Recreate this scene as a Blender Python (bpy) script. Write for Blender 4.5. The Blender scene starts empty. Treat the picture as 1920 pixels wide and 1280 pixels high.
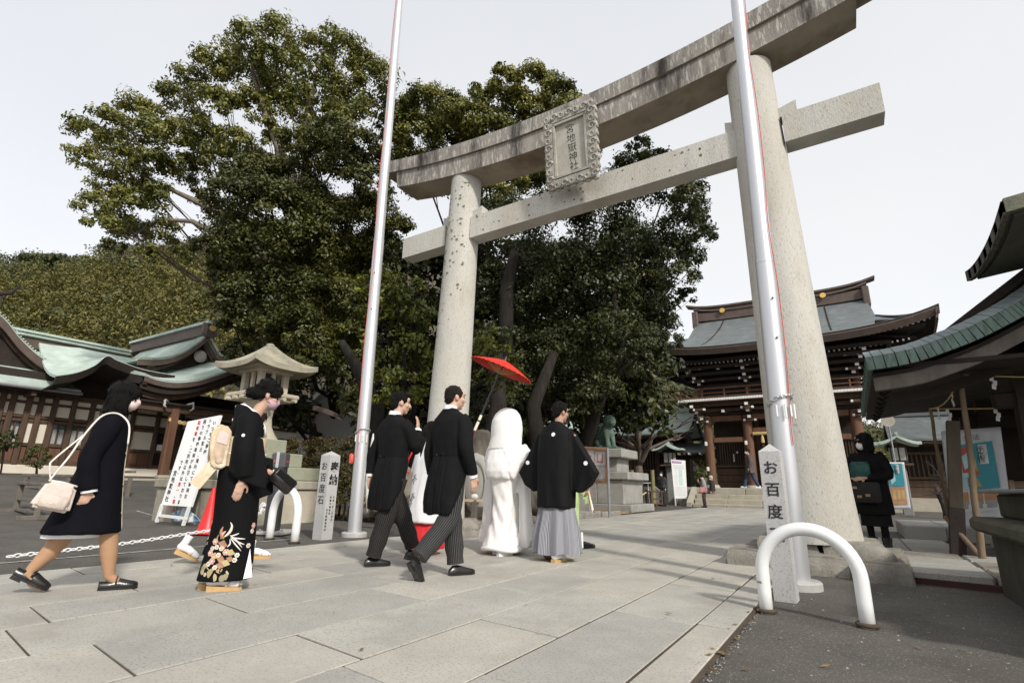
import bpy, bmesh, math, random
import numpy as np
from mathutils import Vector, Matrix, noise as mnoise

R = math.radians
SC = bpy.context.scene
COL = SC.collection
random.seed(7)

# ------------------------------------------------------------------ camera
CAM_O = np.array([0.0, 0.0, 0.79])
CAM_F = np.array([-0.5163945, 0.81371735, 0.26683477])
CAM_R = np.array([0.84681831, 0.53158667, 0.01773018])
CAM_U = np.array([0.12741845, -0.23511634, 0.96357919])
FPX = 980.909
cd = bpy.data.cameras.new('camera')
cd.sensor_width = 36.0
cd.lens = FPX * 36.0 / 1920.0
cd.clip_start = 0.05
cd.clip_end = 2000.0
cam = bpy.data.objects.new('camera', cd)
COL.objects.link(cam)
mw = Matrix.Identity(4)
for i in range(3):
    mw[i][0] = CAM_R[i]; mw[i][1] = CAM_U[i]; mw[i][2] = -CAM_F[i]; mw[i][3] = CAM_O[i]
cam.matrix_world = mw
SC.camera = cam

# ------------------------------------------------------------------ world, sun, exposure
SUN_DIR = Vector((0.76, -0.42, 0.62)).normalized()      # towards the sun
w = bpy.data.worlds.new('World')
SC.world = w
w.use_nodes = True
nt = w.node_tree
nt.nodes.clear()
sky = nt.nodes.new('ShaderNodeTexSky')
sky.sky_type = 'NISHITA'
sky.sun_disc = False
sky.sun_elevation = math.asin(SUN_DIR.z)
sky.sun_rotation = math.atan2(SUN_DIR.x, SUN_DIR.y)
hsv = nt.nodes.new('ShaderNodeHueSaturation')
hsv.inputs['Saturation'].default_value = 0.3
bg1 = nt.nodes.new('ShaderNodeBackground'); bg1.inputs['Strength'].default_value = 0.05
bg2 = nt.nodes.new('ShaderNodeBackground')              # the even white overcast veil
bg2.inputs['Color'].default_value = (0.955, 0.975, 1.0, 1)
bg2.inputs['Strength'].default_value = 0.60
add = nt.nodes.new('ShaderNodeAddShader')
wo = nt.nodes.new('ShaderNodeOutputWorld')
nt.links.new(sky.outputs[0], hsv.inputs['Color'])
nt.links.new(hsv.outputs[0], bg1.inputs['Color'])
nt.links.new(bg1.outputs[0], add.inputs[0])
nt.links.new(bg2.outputs[0], add.inputs[1])
tcw = nt.nodes.new('ShaderNodeTexCoord')                # faint unevenness of the cloud layer
nzw = nt.nodes.new('ShaderNodeTexNoise'); nzw.inputs['Scale'].default_value = 1.6; nzw.inputs['Detail'].default_value = 5
crw = nt.nodes.new('ShaderNodeValToRGB')
crw.color_ramp.elements[0].position = .3; crw.color_ramp.elements[0].color = (.885, .905, .95, 1)
crw.color_ramp.elements[1].position = .7; crw.color_ramp.elements[1].color = (1, 1, 1, 1)
nt.links.new(tcw.outputs['Generated'], nzw.inputs['Vector'])
nt.links.new(nzw.outputs['Fac'], crw.inputs[0]); nt.links.new(crw.outputs[0], bg2.inputs['Color'])
nt.links.new(add.outputs[0], wo.inputs['Surface'])
sd = bpy.data.lights.new('sun', 'SUN')
sd.energy = 2.9
sd.angle = R(5)
sd.color = (1.0, 0.95, 0.87)
sun = bpy.data.objects.new('sun', sd)
sun.rotation_euler = (-SUN_DIR).to_track_quat('-Z', 'Y').to_euler()
sun.location = (10, -10, 20)
COL.objects.link(sun)
SC.view_settings.view_transform = 'Standard'
SC.view_settings.look = 'None'
SC.view_settings.gamma = 1.0
SC.view_settings.exposure = 0.30
SC.view_settings.use_curve_mapping = False
SC.render.engine = 'CYCLES'
SC.cycles.use_denoising = True
SC.cycles.max_bounces = 6
SC.cycles.transparent_max_bounces = 8

# ------------------------------------------------------------------ helpers
def ray(x, y):
    return CAM_F * FPX + CAM_R * (x - 960) - CAM_U * (y - 640)

def G(x, y, z=0.0):
    d = ray(x, y)
    return Vector(CAM_O + d * ((z - CAM_O[2]) / d[2]))

def D(x, y, depth):
    return Vector(CAM_O + ray(x, y) * (depth / FPX))

def onY(x, y, Y):
    d = ray(x, y)
    return Vector(CAM_O + d * (Y / d[1]))

def onX(x, y, X):
    d = ray(x, y)
    return Vector(CAM_O + d * (X / d[0]))

def smooth01(t):
    t = max(0.0, min(1.0, t))
    return t * t * (3 - 2 * t)

def ground_z(x, y):
    z = 0.95 * smooth01((-x - 12.0) / 13.0)
    return z - 0.02

MATS = {}
def M(name, col, rough=0.75, var=0.18, scale=6.0, bump=0.15, bscale=None, metal=0.0, spec=0.35, col2=None,
      stain=None, stain_scale=1.5, stain_amt=0.5, coat=0.0, stretch=None, local=False, fine=None, sheen=0.0, sub=0.0):
    """procedural principled material: two noises of colour, an optional stain, a bump"""
    if name in MATS:
        return MATS[name]
    m = bpy.data.materials.new(name)
    m.use_nodes = True
    t = m.node_tree
    N, Lk = t.nodes, t.links
    b = N['Principled BSDF']
    b.inputs['Roughness'].default_value = rough
    b.inputs['Metallic'].default_value = metal
    b.inputs['Specular IOR Level'].default_value = spec
    if coat:
        b.inputs['Coat Weight'].default_value = coat
    if sheen:
        b.inputs['Sheen Weight'].default_value = sheen
    if sub:
        b.inputs['Subsurface Weight'].default_value = sub
        b.inputs['Subsurface Radius'].default_value = (0.02, 0.008, 0.004)
    if local:
        co = N.new('ShaderNodeTexCoord').outputs['Object']
    else:
        co = N.new('ShaderNodeNewGeometry').outputs['Position']
    if stretch:
        mp = N.new('ShaderNodeMapping'); mp.inputs['Scale'].default_value = stretch
        Lk.new(co, mp.inputs['Vector']); co = mp.outputs[0]
    def nz(s, det=5.0, r=0.6):
        n = N.new('ShaderNodeTexNoise'); n.inputs['Scale'].default_value = s
        n.inputs['Detail'].default_value = det; n.inputs['Roughness'].default_value = r
        Lk.new(co, n.inputs['Vector'])
        return n.outputs['Fac']
    def rng(fac, a, b_, lo, hi):
        r = N.new('ShaderNodeMapRange'); r.inputs[1].default_value = a; r.inputs[2].default_value = b_
        r.inputs[3].default_value = lo; r.inputs[4].default_value = hi
        Lk.new(fac, r.inputs[0]); return r.outputs[0]
    def mix(fac, c1, c2):
        x = N.new('ShaderNodeMix'); x.data_type = 'RGBA'
        Lk.new(fac, x.inputs[0])
        for s, c in ((6, c1), (7, c2)):
            if isinstance(c, tuple): x.inputs[s].default_value = (*c[:3], 1)
            else: Lk.new(c, x.inputs[s])
        return x.outputs[2]
    c = tuple(col)
    lo = tuple(max(0, v * (1 - var)) for v in c)
    hi = tuple(min(1, v * (1 + var)) for v in c) if col2 is None else tuple(col2)
    out = mix(rng(nz(scale), 0.3, 0.7, 0, 1), lo, hi)
    if fine:
        fs, fc, th, amt = fine           # speckles: scale, colour, threshold, amount
        out = mix(rng(nz(fs, 2.0, 0.5), th, th + 0.08, 0, amt), out, tuple(fc))
    if stain is not None:
        out = mix(rng(nz(stain_scale, 6.0, 0.65), 0.48, 0.68, 0, stain_amt), out, tuple(stain))
    Lk.new(out, b.inputs['Base Color'])
    if bump:
        bn = N.new('ShaderNodeBump'); bn.inputs['Strength'].default_value = bump
        bn.inputs['Distance'].default_value = 0.02
        Lk.new(nz(bscale or scale * 6, 6.0, 0.65), bn.inputs['Height'])
        Lk.new(bn.outputs[0], b.inputs['Normal'])
    MATS[name] = m
    return m

ORG = {}          # world origin every object's vertices are written relative to

def tag(o, label=None, cat=None, group=None, kind=None):
    if label: o['label'] = label
    if cat: o['category'] = cat
    if group: o['group'] = group
    if kind: o['kind'] = kind
    return o

def thing(name, loc, label, cat, group=None):
    o = bpy.data.objects.new(name, None)
    o.empty_display_size = 0.2
    o.location = loc
    COL.objects.link(o)
    ORG[o.name] = Vector(loc)
    return tag(o, label, cat, group)

def link_mesh(name, me, mat, parent=None, kind=None):
    o = bpy.data.objects.new(name, me)
    if mat is not None:
        if isinstance(mat, (list, tuple)):
            for q in mat: me.materials.append(q)
        else:
            me.materials.append(mat)
    COL.objects.link(o)
    if parent is not None:
        o.parent = parent
        ORG[o.name] = ORG[parent.name]
    else:
        ORG[o.name] = Vector((0, 0, 0))
    if kind: o['kind'] = kind
    return o

class MB:
    """collects solids; build() links them as one mesh object"""
    def __init__(s):
        s.v = []; s.f = []; s.uv = []; s.has_uv = False; s.mi = []; s.cur = 0
    def add(s, vs, fs, uvs=None):
        n = len(s.v)
        s.v.extend([tuple(p) for p in vs])
        for k, f in enumerate(fs):
            s.f.append([i + n for i in f]); s.mi.append(s.cur)
            s.uv.append(uvs[k] if uvs else [(0, 0)] * len(f))
        if uvs: s.has_uv = True
        return s
    def box(s, c, size, rot=None, taper=1.0):
        hx, hy, hz = size[0] / 2, size[1] / 2, size[2] / 2
        vs = []
        for z in (-1, 1):
            k = taper if z > 0 else 1.0
            for x, y in ((-1, -1), (1, -1), (1, 1), (-1, 1)):
                vs.append(Vector((x * hx * k, y * hy * k, z * hz)))
        if rot is not None:
            q = rot if isinstance(rot, Matrix) else Matrix.Rotation(rot, 3, 'Z')
            vs = [q @ p for p in vs]
        c = Vector(c)
        return s.add([p + c for p in vs], [(3, 2, 1, 0), (4, 5, 6, 7), (0, 1, 5, 4), (1, 2, 6, 5), (2, 3, 7, 6), (3, 0, 4, 7)])
    def bb(s, c, size, bev=0.01, rot=None):
        """box with chamfered edges"""
        bm = bmesh.new()
        bmesh.ops.create_cube(bm, size=1.0)
        for p in bm.verts: p.co = Vector((p.co.x * size[0], p.co.y * size[1], p.co.z * size[2]))
        bmesh.ops.bevel(bm, geom=bm.edges[:], offset=bev, segments=1, affect='EDGES', clamp_overlap=True)
        q = Matrix.Identity(3) if rot is None else (rot if isinstance(rot, Matrix) else Matrix.Rotation(rot, 3, 'Z'))
        bm.verts.index_update()
        s.add([q @ p.co + Vector(c) for p in bm.verts], [[p.index for p in f.verts] for f in bm.faces])
        bm.free(); return s
    def beam(s, a, b, wd, ht, up=(0, 0, 1)):
        """rectangular bar from a to b"""
        a, b = Vector(a), Vector(b)
        d = (b - a); L = d.length; d.normalize()
        u = Vector(up); sdv = d.cross(u)
        if sdv.length < 1e-4: sdv = d.cross(Vector((0, 1, 0)))
        sdv.normalize(); u = sdv.cross(d)
        q = Matrix((sdv, d, u)).transposed()
        return s.box((a + b) / 2, (wd, L, ht), q)
    def tube(s, pts, rad, n=10, cap=True, uvs=False, squash=None):
        """tapered tube along points; rad number or list"""
        pts = [Vector(p) for p in pts]
        if not isinstance(rad, (list, tuple)): rad = [rad] * len(pts)
        k = len(pts)
        vs = []; u0 = None
        for i, p in enumerate(pts):
            d = (pts[min(i + 1, k - 1)] - pts[max(i - 1, 0)]).normalized()
            if u0 is None:
                ref = Vector((0, 0, 1)) if abs(d.z) < 0.9 else Vector((1, 0, 0))
                u0 = (ref - d * ref.dot(d)).normalized()
            else:
                u0 = (u0 - d * u0.dot(d))
                u0 = u0.normalized() if u0.length > 1e-6 else d.orthogonal().normalized()
            w0 = d.cross(u0)
            for j in range(n):
                a = 2 * math.pi * j / n
                sx, sy = (1, 1) if squash is None else squash
                vs.append(p + (u0 * math.cos(a) * sx + w0 * math.sin(a) * sy) * rad[i])
        fs = []; uv = []
        for i in range(k - 1):
            for j in range(n):
                j2 = (j + 1) % n
                fs.append((i * n + j, i * n + j2, (i + 1) * n + j2, (i + 1) * n + j))
                uv.append([(j / n, i / k), ((j + 1) / n, i / k), ((j + 1) / n, (i + 1) / k), (j / n, (i + 1) / k)])
        if cap:
            fs.append(tuple(range(n - 1, -1, -1))); uv.append([(0, 0)] * n)
            fs.append(tuple((k - 1) * n + j for j in range(n))); uv.append([(0, 0)] * n)
        return s.add(vs, fs, uv if uvs else None)
    def loft(s, rings, n=24, cap=True, uvs=False, power=2.0):
        """rings: (cx,cy,cz,rx,ry[,yaw[,tilt_y]]) horizontal superellipses"""
        vs = []; k = len(rings)
        for r_ in rings:
            cx, cy, cz, rx, ry = r_[:5]
            yaw = r_[5] if len(r_) > 5 else 0.0
            tl = r_[6] if len(r_) > 6 else 0.0
            for j in range(n):
                a = 2 * math.pi * j / n
                ca, sa = math.cos(a), math.sin(a)
                x = math.copysign(abs(ca) ** (2 / power), ca) * rx
                y = math.copysign(abs(sa) ** (2 / power), sa) * ry
                vs.append((cx + x * math.cos(yaw) - y * math.sin(yaw), cy + x * math.sin(yaw) + y * math.cos(yaw), cz + tl * y))
        fs = []; uv = []
        for i in range(k - 1):
            for j in range(n):
                j2 = (j + 1) % n
                fs.append((i * n + j, i * n + j2, (i + 1) * n + j2, (i + 1) * n + j))
                uv.append([(j / n, i / k), ((j + 1) / n, i / k), ((j + 1) / n, (i + 1) / k), (j / n, (i + 1) / k)])
        if cap:
            fs.append(tuple(range(n - 1, -1, -1))); uv.append([(0, 0)] * n)
            fs.append(tuple((k - 1) * n + j for j in range(n))); uv.append([(0, 0)] * n)
        return s.add(vs, fs, uv if uvs else None)
    def ell(s, c, r, rot=None, nu=16, nv=10):
        if not isinstance(r, (list, tuple)): r = (r, r, r)
        c = Vector(c); vs = []
        vs.append(Vector((0, 0, -r[2])))
        for i in range(1, nv):
            p = -math.pi / 2 + math.pi * i / nv
            for j in range(nu):
                a = 2 * math.pi * j / nu
                vs.append(Vector((math.cos(p) * math.cos(a) * r[0], math.cos(p) * math.sin(a) * r[1], math.sin(p) * r[2])))
        vs.append(Vector((0, 0, r[2])))
        if rot is not None: vs = [rot @ p for p in vs]
        fs = [(0, 1 + (j + 1) % nu, 1 + j) for j in range(nu)]
        for i in range(nv - 2):
            for j in range(nu):
                a = 1 + i * nu; j2 = (j + 1) % nu
                fs.append((a + j, a + j2, a + nu + j2, a + nu + j))
        a = 1 + (nv - 2) * nu; t = len(vs) - 1
        fs += [(a + j, a + (j + 1) % nu, t) for j in range(nu)]
        return s.add([p + c for p in vs], fs)
    def prism(s, poly, vec):
        """planar polygon (3-D points) extruded by vec"""
        poly = [Vector(p) for p in poly]; vec = Vector(vec); n = len(poly)
        return s.add(poly + [p + vec for p in poly],
                     [tuple(range(n - 1, -1, -1)), tuple(range(n, 2 * n))] + [(i, (i + 1) % n, n + (i + 1) % n, n + i) for i in range(n)])
    def sheet(s, fn, nu, nv, th=0.0, tdir=(0, 0, -1), uvs=False):
        """surface fn(u,v) with thickness th along tdir (closed solid when th>0)"""
        td = Vector(tdir) * th
        A = [Vector(fn(i / nu, j / nv)) for j in range(nv + 1) for i in range(nu + 1)]
        W = nu + 1; n = len(A)
        fs = []; uv = []
        for j in range(nv):
            for i in range(nu):
                a = j * W + i
                fs.append((a, a + 1, a + W + 1, a + W))
                uv.append([(i / nu, j / nv), ((i + 1) / nu, j / nv), ((i + 1) / nu, (j + 1) / nv), (i / nu, (j + 1) / nv)])
        vs = A
        if th > 0:
            vs = A + [p + td for p in A]
            for k in range(nu * nv):
                f = fs[k]; fs.append((f[3] + n, f[2] + n, f[1] + n, f[0] + n)); uv.append(uv[k][::-1])
            rim = [i for i in range(W)] + [j * W + nu for j in range(1, nv + 1)] + [nv * W + i for i in range(nu - 1, -1, -1)] + [j * W for j in range(nv - 1, 0, -1)]
            for k in range(len(rim)):
                a, b = rim[k], rim[(k + 1) % len(rim)]
                fs.append((b, a, a + n, b + n)); uv.append([(0, 0)] * 4)
        return s.add(vs, fs, uv if uvs else None)
    def mesh(s, name, off=None, smooth=False):
        off = Vector(off) if off is not None else Vector((0, 0, 0))
        me = bpy.data.meshes.new(name)
        me.from_pydata([(p[0] - off.x, p[1] - off.y, p[2] - off.z) for p in s.v], [], s.f)
        if s.has_uv:
            l = me.uv_layers.new(name='UVMap')
            flat = [c for f in s.uv for q in f for c in q]
            l.data.foreach_set('uv', flat)
        if any(s.mi): me.polygons.foreach_set('material_index', s.mi)
        if smooth is True:
            me.polygons.foreach_set('use_smooth', [True] * len(me.polygons))
        elif smooth:
            me.polygons.foreach_set('use_smooth', [True] * len(me.polygons))
            me.set_sharp_from_angle(angle=R(smooth))
        me.update()
        return me
    def build(s, name, mat, parent=None, smooth=False, kind=None):
        off = ORG[parent.name] if parent is not None else None
        me = s.mesh(name, off, smooth)
        bm = bmesh.new(); bm.from_mesh(me)
        bmesh.ops.recalc_face_normals(bm, faces=bm.faces)
        bm.to_mesh(me); bm.free()
        return link_mesh(name, me, mat, parent, kind)

def solo(mb, name, mat, label, cat, group=None, smooth=False, kind=None, loc=None):
    """a thing that is one mesh, its origin at loc"""
    me = mb.mesh(name, loc, smooth)
    bm = bmesh.new(); bm.from_mesh(me)
    bmesh.ops.recalc_face_normals(bm, faces=bm.faces)
    bm.to_mesh(me); bm.free()
    o = link_mesh(name, me, mat, None, kind)
    if loc is not None:
        o.location = loc; ORG[o.name] = Vector(loc)
    return tag(o, label, cat, group)

def copy_tree(o, parent=None, loc=None, rz=None):
    c = o.copy(); COL.objects.link(c)
    ORG[c.name] = ORG[o.name]
    if parent is not None: c.parent = parent
    if loc is not None: c.location = loc
    if rz is not None: c.rotation_euler = (0, 0, rz)
    for ch in list(o.children): copy_tree(ch, c)
    return c

def remesh(mb, voxel, smooth_it=4, disp=None):
    """fuse overlapping closed solids into one continuous skin"""
    me = mb.mesh('tmp')
    bm = bmesh.new(); bm.from_mesh(me); bmesh.ops.recalc_face_normals(bm, faces=bm.faces); bm.to_mesh(me); bm.free()
    o = bpy.data.objects.new('tmp', me); COL.objects.link(o)
    r = o.modifiers.new('r', 'REMESH'); r.mode = 'VOXEL'; r.voxel_size = voxel; r.adaptivity = 0.0
    if smooth_it:
        sm = o.modifiers.new('s', 'SMOOTH'); sm.factor = 0.5; sm.iterations = smooth_it
    dg = bpy.context.evaluated_depsgraph_get()
    out = bpy.data.meshes.new_from_object(o.evaluated_get(dg))
    COL.objects.unlink(o); bpy.data.objects.remove(o); bpy.data.meshes.remove(me)
    if disp:
        n = len(out.vertices)
        co = np.empty(n * 3, 'f'); out.vertices.foreach_get('co', co); co = co.reshape(-1, 3)
        no = np.empty(n * 3, 'f'); out.vertices.foreach_get('normal', no); no = no.reshape(-1, 3)
        d = np.array([disp(p, q) for p, q in zip(co, no)], 'f')
        co += no * d[:, None]
        out.vertices.foreach_set('co', co.ravel())
    out.polygons.foreach_set('use_smooth', [True] * len(out.polygons))
    out.update()
    return out

def fused(mb, name, mat, parent, voxel=0.008, it=4, disp=None, kind=None):
    me = remesh(mb, voxel, it, disp)
    off = ORG[parent.name]
    me.transform(Matrix.Translation(-off))
    me.name = name
    return link_mesh(name, me, mat, parent, kind)

def text(chars, size, loc, xdir, up, mat, parent, name='lettering', vertical=False, depth=0.002, bold=0.0, space=1.0):
    """flat lettering standing in the plane xdir/up, first glyph's top-left at loc"""
    cu = bpy.data.curves.new('t', 'FONT')
    cu.body = '\n'.join(chars) if vertical else chars
    cu.size = size; cu.extrude = depth / 2; cu.offset = bold
    cu.space_line = space
    cu.resolution_u = 2
    cu.align_x = 'CENTER' if vertical else 'LEFT'; cu.align_y = 'TOP'
    o = bpy.data.objects.new('t', cu); COL.objects.link(o)
    dg = bpy.context.evaluated_depsgraph_get()
    me = bpy.data.meshes.new_from_object(o.evaluated_get(dg))
    COL.objects.unlink(o); bpy.data.objects.remove(o); bpy.data.curves.remove(cu)
    x = Vector(xdir).normalized(); u = Vector(up).normalized(); z = x.cross(u)
    q = Matrix((x, u, z)).transposed().to_4x4()
    off = ORG[parent.name] if parent is not None else Vector((0, 0, 0))
    q.translation = Vector(loc) - off
    me.transform(q); me.name = name
    me.materials.clear()
    return link_mesh(name, me, mat, parent)
# ------------------------------------------------------------------ materials
asphalt = M('asphalt', (0.092, 0.084, 0.074), 0.9, 0.22, 1.2, 0.35, 90, fine=(85, (0.23, 0.22, 0.2), 0.58, 0.6), stain=(0.055, 0.047, 0.038), stain_scale=0.8, stain_amt=0.55)
joint_dirt = M('joint_dirt', (0.075, 0.055, 0.038), 0.95, 0.3, 5, 0.4)
granite_path = M('paving_granite', (0.41, 0.39, 0.345), 0.8, 0.14, 1.6, 0.3, 110, fine=(75, (0.2, 0.195, 0.19), 0.56, 0.6), stain=(0.28, 0.26, 0.225), stain_scale=1.3, stain_amt=0.8)
granite_path2 = M('paving_granite_warm', (0.44, 0.415, 0.36), 0.8, 0.14, 1.9, 0.3, 110, fine=(75, (0.21, 0.2, 0.19), 0.56, 0.6), stain=(0.32, 0.3, 0.27), stain_scale=1.1, stain_amt=0.65)
granite_path3 = M('paving_granite_grey', (0.385, 0.367, 0.33), 0.8, 0.14, 1.7, 0.3, 110, fine=(75, (0.17, 0.17, 0.17), 0.56, 0.6), stain=(0.26, 0.255, 0.235), stain_scale=1.0, stain_amt=0.6)
white_paint = M('white_paint', (0.78, 0.79, 0.78), 0.35, 0.04, 4, 0.05, spec=0.5, coat=0.3, stain=(0.62, 0.61, 0.58), stain_scale=2.2, stain_amt=0.25)
granite = M('torii_granite', (0.52, 0.50, 0.45), 0.85, 0.12, 2.2, 0.5, 45, fine=(44, (0.25, 0.235, 0.205), 0.59, 0.6), stain=(0.37, 0.335, 0.275), stain_scale=1.1, stain_amt=0.8, stretch=(1.6, 1.6, .5))
granite_pale = M('marker_granite', (0.47, 0.46, 0.45), 0.75, 0.08, 3, 0.25, 120, fine=(85, (0.25, 0.25, 0.25), 0.56, 0.65))
weathered = M('weathered_granite', (0.29, 0.265, 0.235), 0.9, 0.25, 2.5, 0.6, 45, fine=(20, (0.52, 0.5, 0.45), 0.55, 0.75), stain=(0.035, 0.027, 0.024), stain_scale=2.0, stain_amt=1.0, stretch=(1.5, 1.0, 0.3))
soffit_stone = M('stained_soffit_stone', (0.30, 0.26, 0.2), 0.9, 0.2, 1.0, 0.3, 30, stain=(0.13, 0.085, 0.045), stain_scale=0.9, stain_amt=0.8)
steel = M('brushed_aluminium', (0.60, 0.605, 0.62), 0.42, 0.05, 3, 0.04, metal=0.6, spec=0.5, stretch=(30, 30, 0.6))
red_rope = M('red_rope', (0.62, 0.09, 0.07), 0.7, 0.2, 40, 0.2)
carve = M('carved_black', (0.018, 0.016, 0.018), 0.8, 0.2, 20, 0.1)
white_plastic = M('white_plastic', (0.72, 0.72, 0.71), 0.45, 0.06, 8, 0.05)
grey_metal = M('grey_metal', (0.3, 0.3, 0.31), 0.45, 0.15, 9, 0.1, metal=0.6)
soil = M('garden_soil', (0.20, 0.15, 0.10), 0.95, 0.3, 3, 0.6, 40, stain=(0.34, 0.22, 0.12), stain_scale=0.8, stain_amt=0.6)
rough_stone = M('rough_plinth_stone', (0.27, 0.25, 0.215), 0.92, 0.25, 3.5, 0.7, 28, stain=(0.1, 0.085, 0.07), stain_scale=2.0, stain_amt=0.7, fine=(60, (0.42, 0.4, 0.35), 0.62, 0.6))

# ------------------------------------------------------------------ ground
def build_ground():
    xs = sorted(set([-400, -250, -160, -110, -80, -60, -45] + [round(-36 + 0.75 * i, 2) for i in range(62)] + [12, 16, 22, 30, 45, 80, 160, 300]))
    ys = sorted(set([-60, -30, -15, -8, -4] + [round(-2 + 1.0 * i, 2) for i in range(48)] + [50, 60, 80, 120, 200, 320, 500]))
    vs = [(x, y, ground_z(x, y)) for y in ys for x in xs]
    W = len(xs)
    fs = [(j * W + i, j * W + i + 1, (j + 1) * W + i + 1, (j + 1) * W + i) for j in range(len(ys) - 1) for i in range(W - 1)]
    mb = MB(); mb.add(vs, fs)
    return mb.build('ground', asphalt, smooth=True, kind='structure')
build_ground()

# white line painted on the asphalt beside the path
mk = MB(); mk.sheet(lambda u, v: (-7.15 + 0.07 * u, 1.2 + 4.2 * v, -0.014), 1, 12)
mk.build('road_marking', M('worn_road_paint', (0.36, 0.36, 0.34), 0.9, 0.35, 9, 0.2, stain=(0.14, 0.135, 0.13), stain_scale=6, stain_amt=0.9), kind='structure')
mk = MB(); mk.sheet(lambda u, v: (-14.5 + 2.6 * u, 6.3 + 0.06 * v - 0.25 * u, ground_z(-14.5 + 2.6 * u, 0) + 0.006), 12, 1)
mk.build('road_marking', MATS['worn_road_paint'], kind='structure')

# ------------------------------------------------------------------ stone path: every slab is an object
def build_path():
    rnd = random.Random(3)
    bed = MB(); bed.sheet(lambda u, v: (-6.2 + 5.53 * u, -3 + 31.0 * v, -0.006), 1, 8)
    path = bed.build('path', joint_dirt, kind='structure')
    cuts = [-6.16, -5.66, -5.08, -4.55, -3.96, -3.30, -2.65, -2.05, -1.47, -0.92, -0.69]
    fixed = {8: [3.65], 7: [2.92], 6: [2.05, 3.85], 5: [1.36, 3.2], 9: [3.62, 5.2]}
    mats = [granite_path, granite_path2, granite_path3]
    for k in range(len(cuts) - 1):
        x0, x1 = cuts[k] + 0.008, cuts[k + 1] - 0.008
        marks = list(fixed.get(k, [2.0 + rnd.random()]))
        y = marks[-1]
        while y < 27.9:
            y += rnd.uniform(0.95, 1.65) * (1.0 if y < 12 else 1.5); marks.append(y)
        y = marks[0]
        while y > 0.0:
            y -= rnd.uniform(1.0, 1.6); marks.insert(0, y)
        for a, b in zip(marks[:-1], marks[1:]):
            if b < 0.3: continue
            b2 = min(b, 27.9)
            if b2 - a < 0.3: continue
            zt = rnd.uniform(-0.001, 0.004); tl = rnd.uniform(-0.002, 0.002)
            sk = lambda x: -0.13 * (x - x0)
            g = 0.007
            mb = MB(); bv = 0.004
            ring = lambda e, z: [(x0 + e, a + g + e + sk(x0), z + tl), (x1 - e, a + g + e + sk(x1), z - tl), (x1 - e, b2 - g - e + sk(x1), z - tl), (x0 + e, b2 - g - e + sk(x0), z + tl)]
            vs = ring(0, -0.08) + ring(0, zt - bv) + ring(bv, zt)
            fs = [(0, 1, 5, 4), (1, 2, 6, 5), (2, 3, 7, 6), (3, 0, 4, 7), (4, 5, 9, 8), (5, 6, 10, 9), (6, 7, 11, 10), (7, 4, 8, 11), (8, 9, 10, 11)]
            mb.add(vs, fs)
            mb.build('paving_stone', rnd.choice(mats), path)
build_path()

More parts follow.
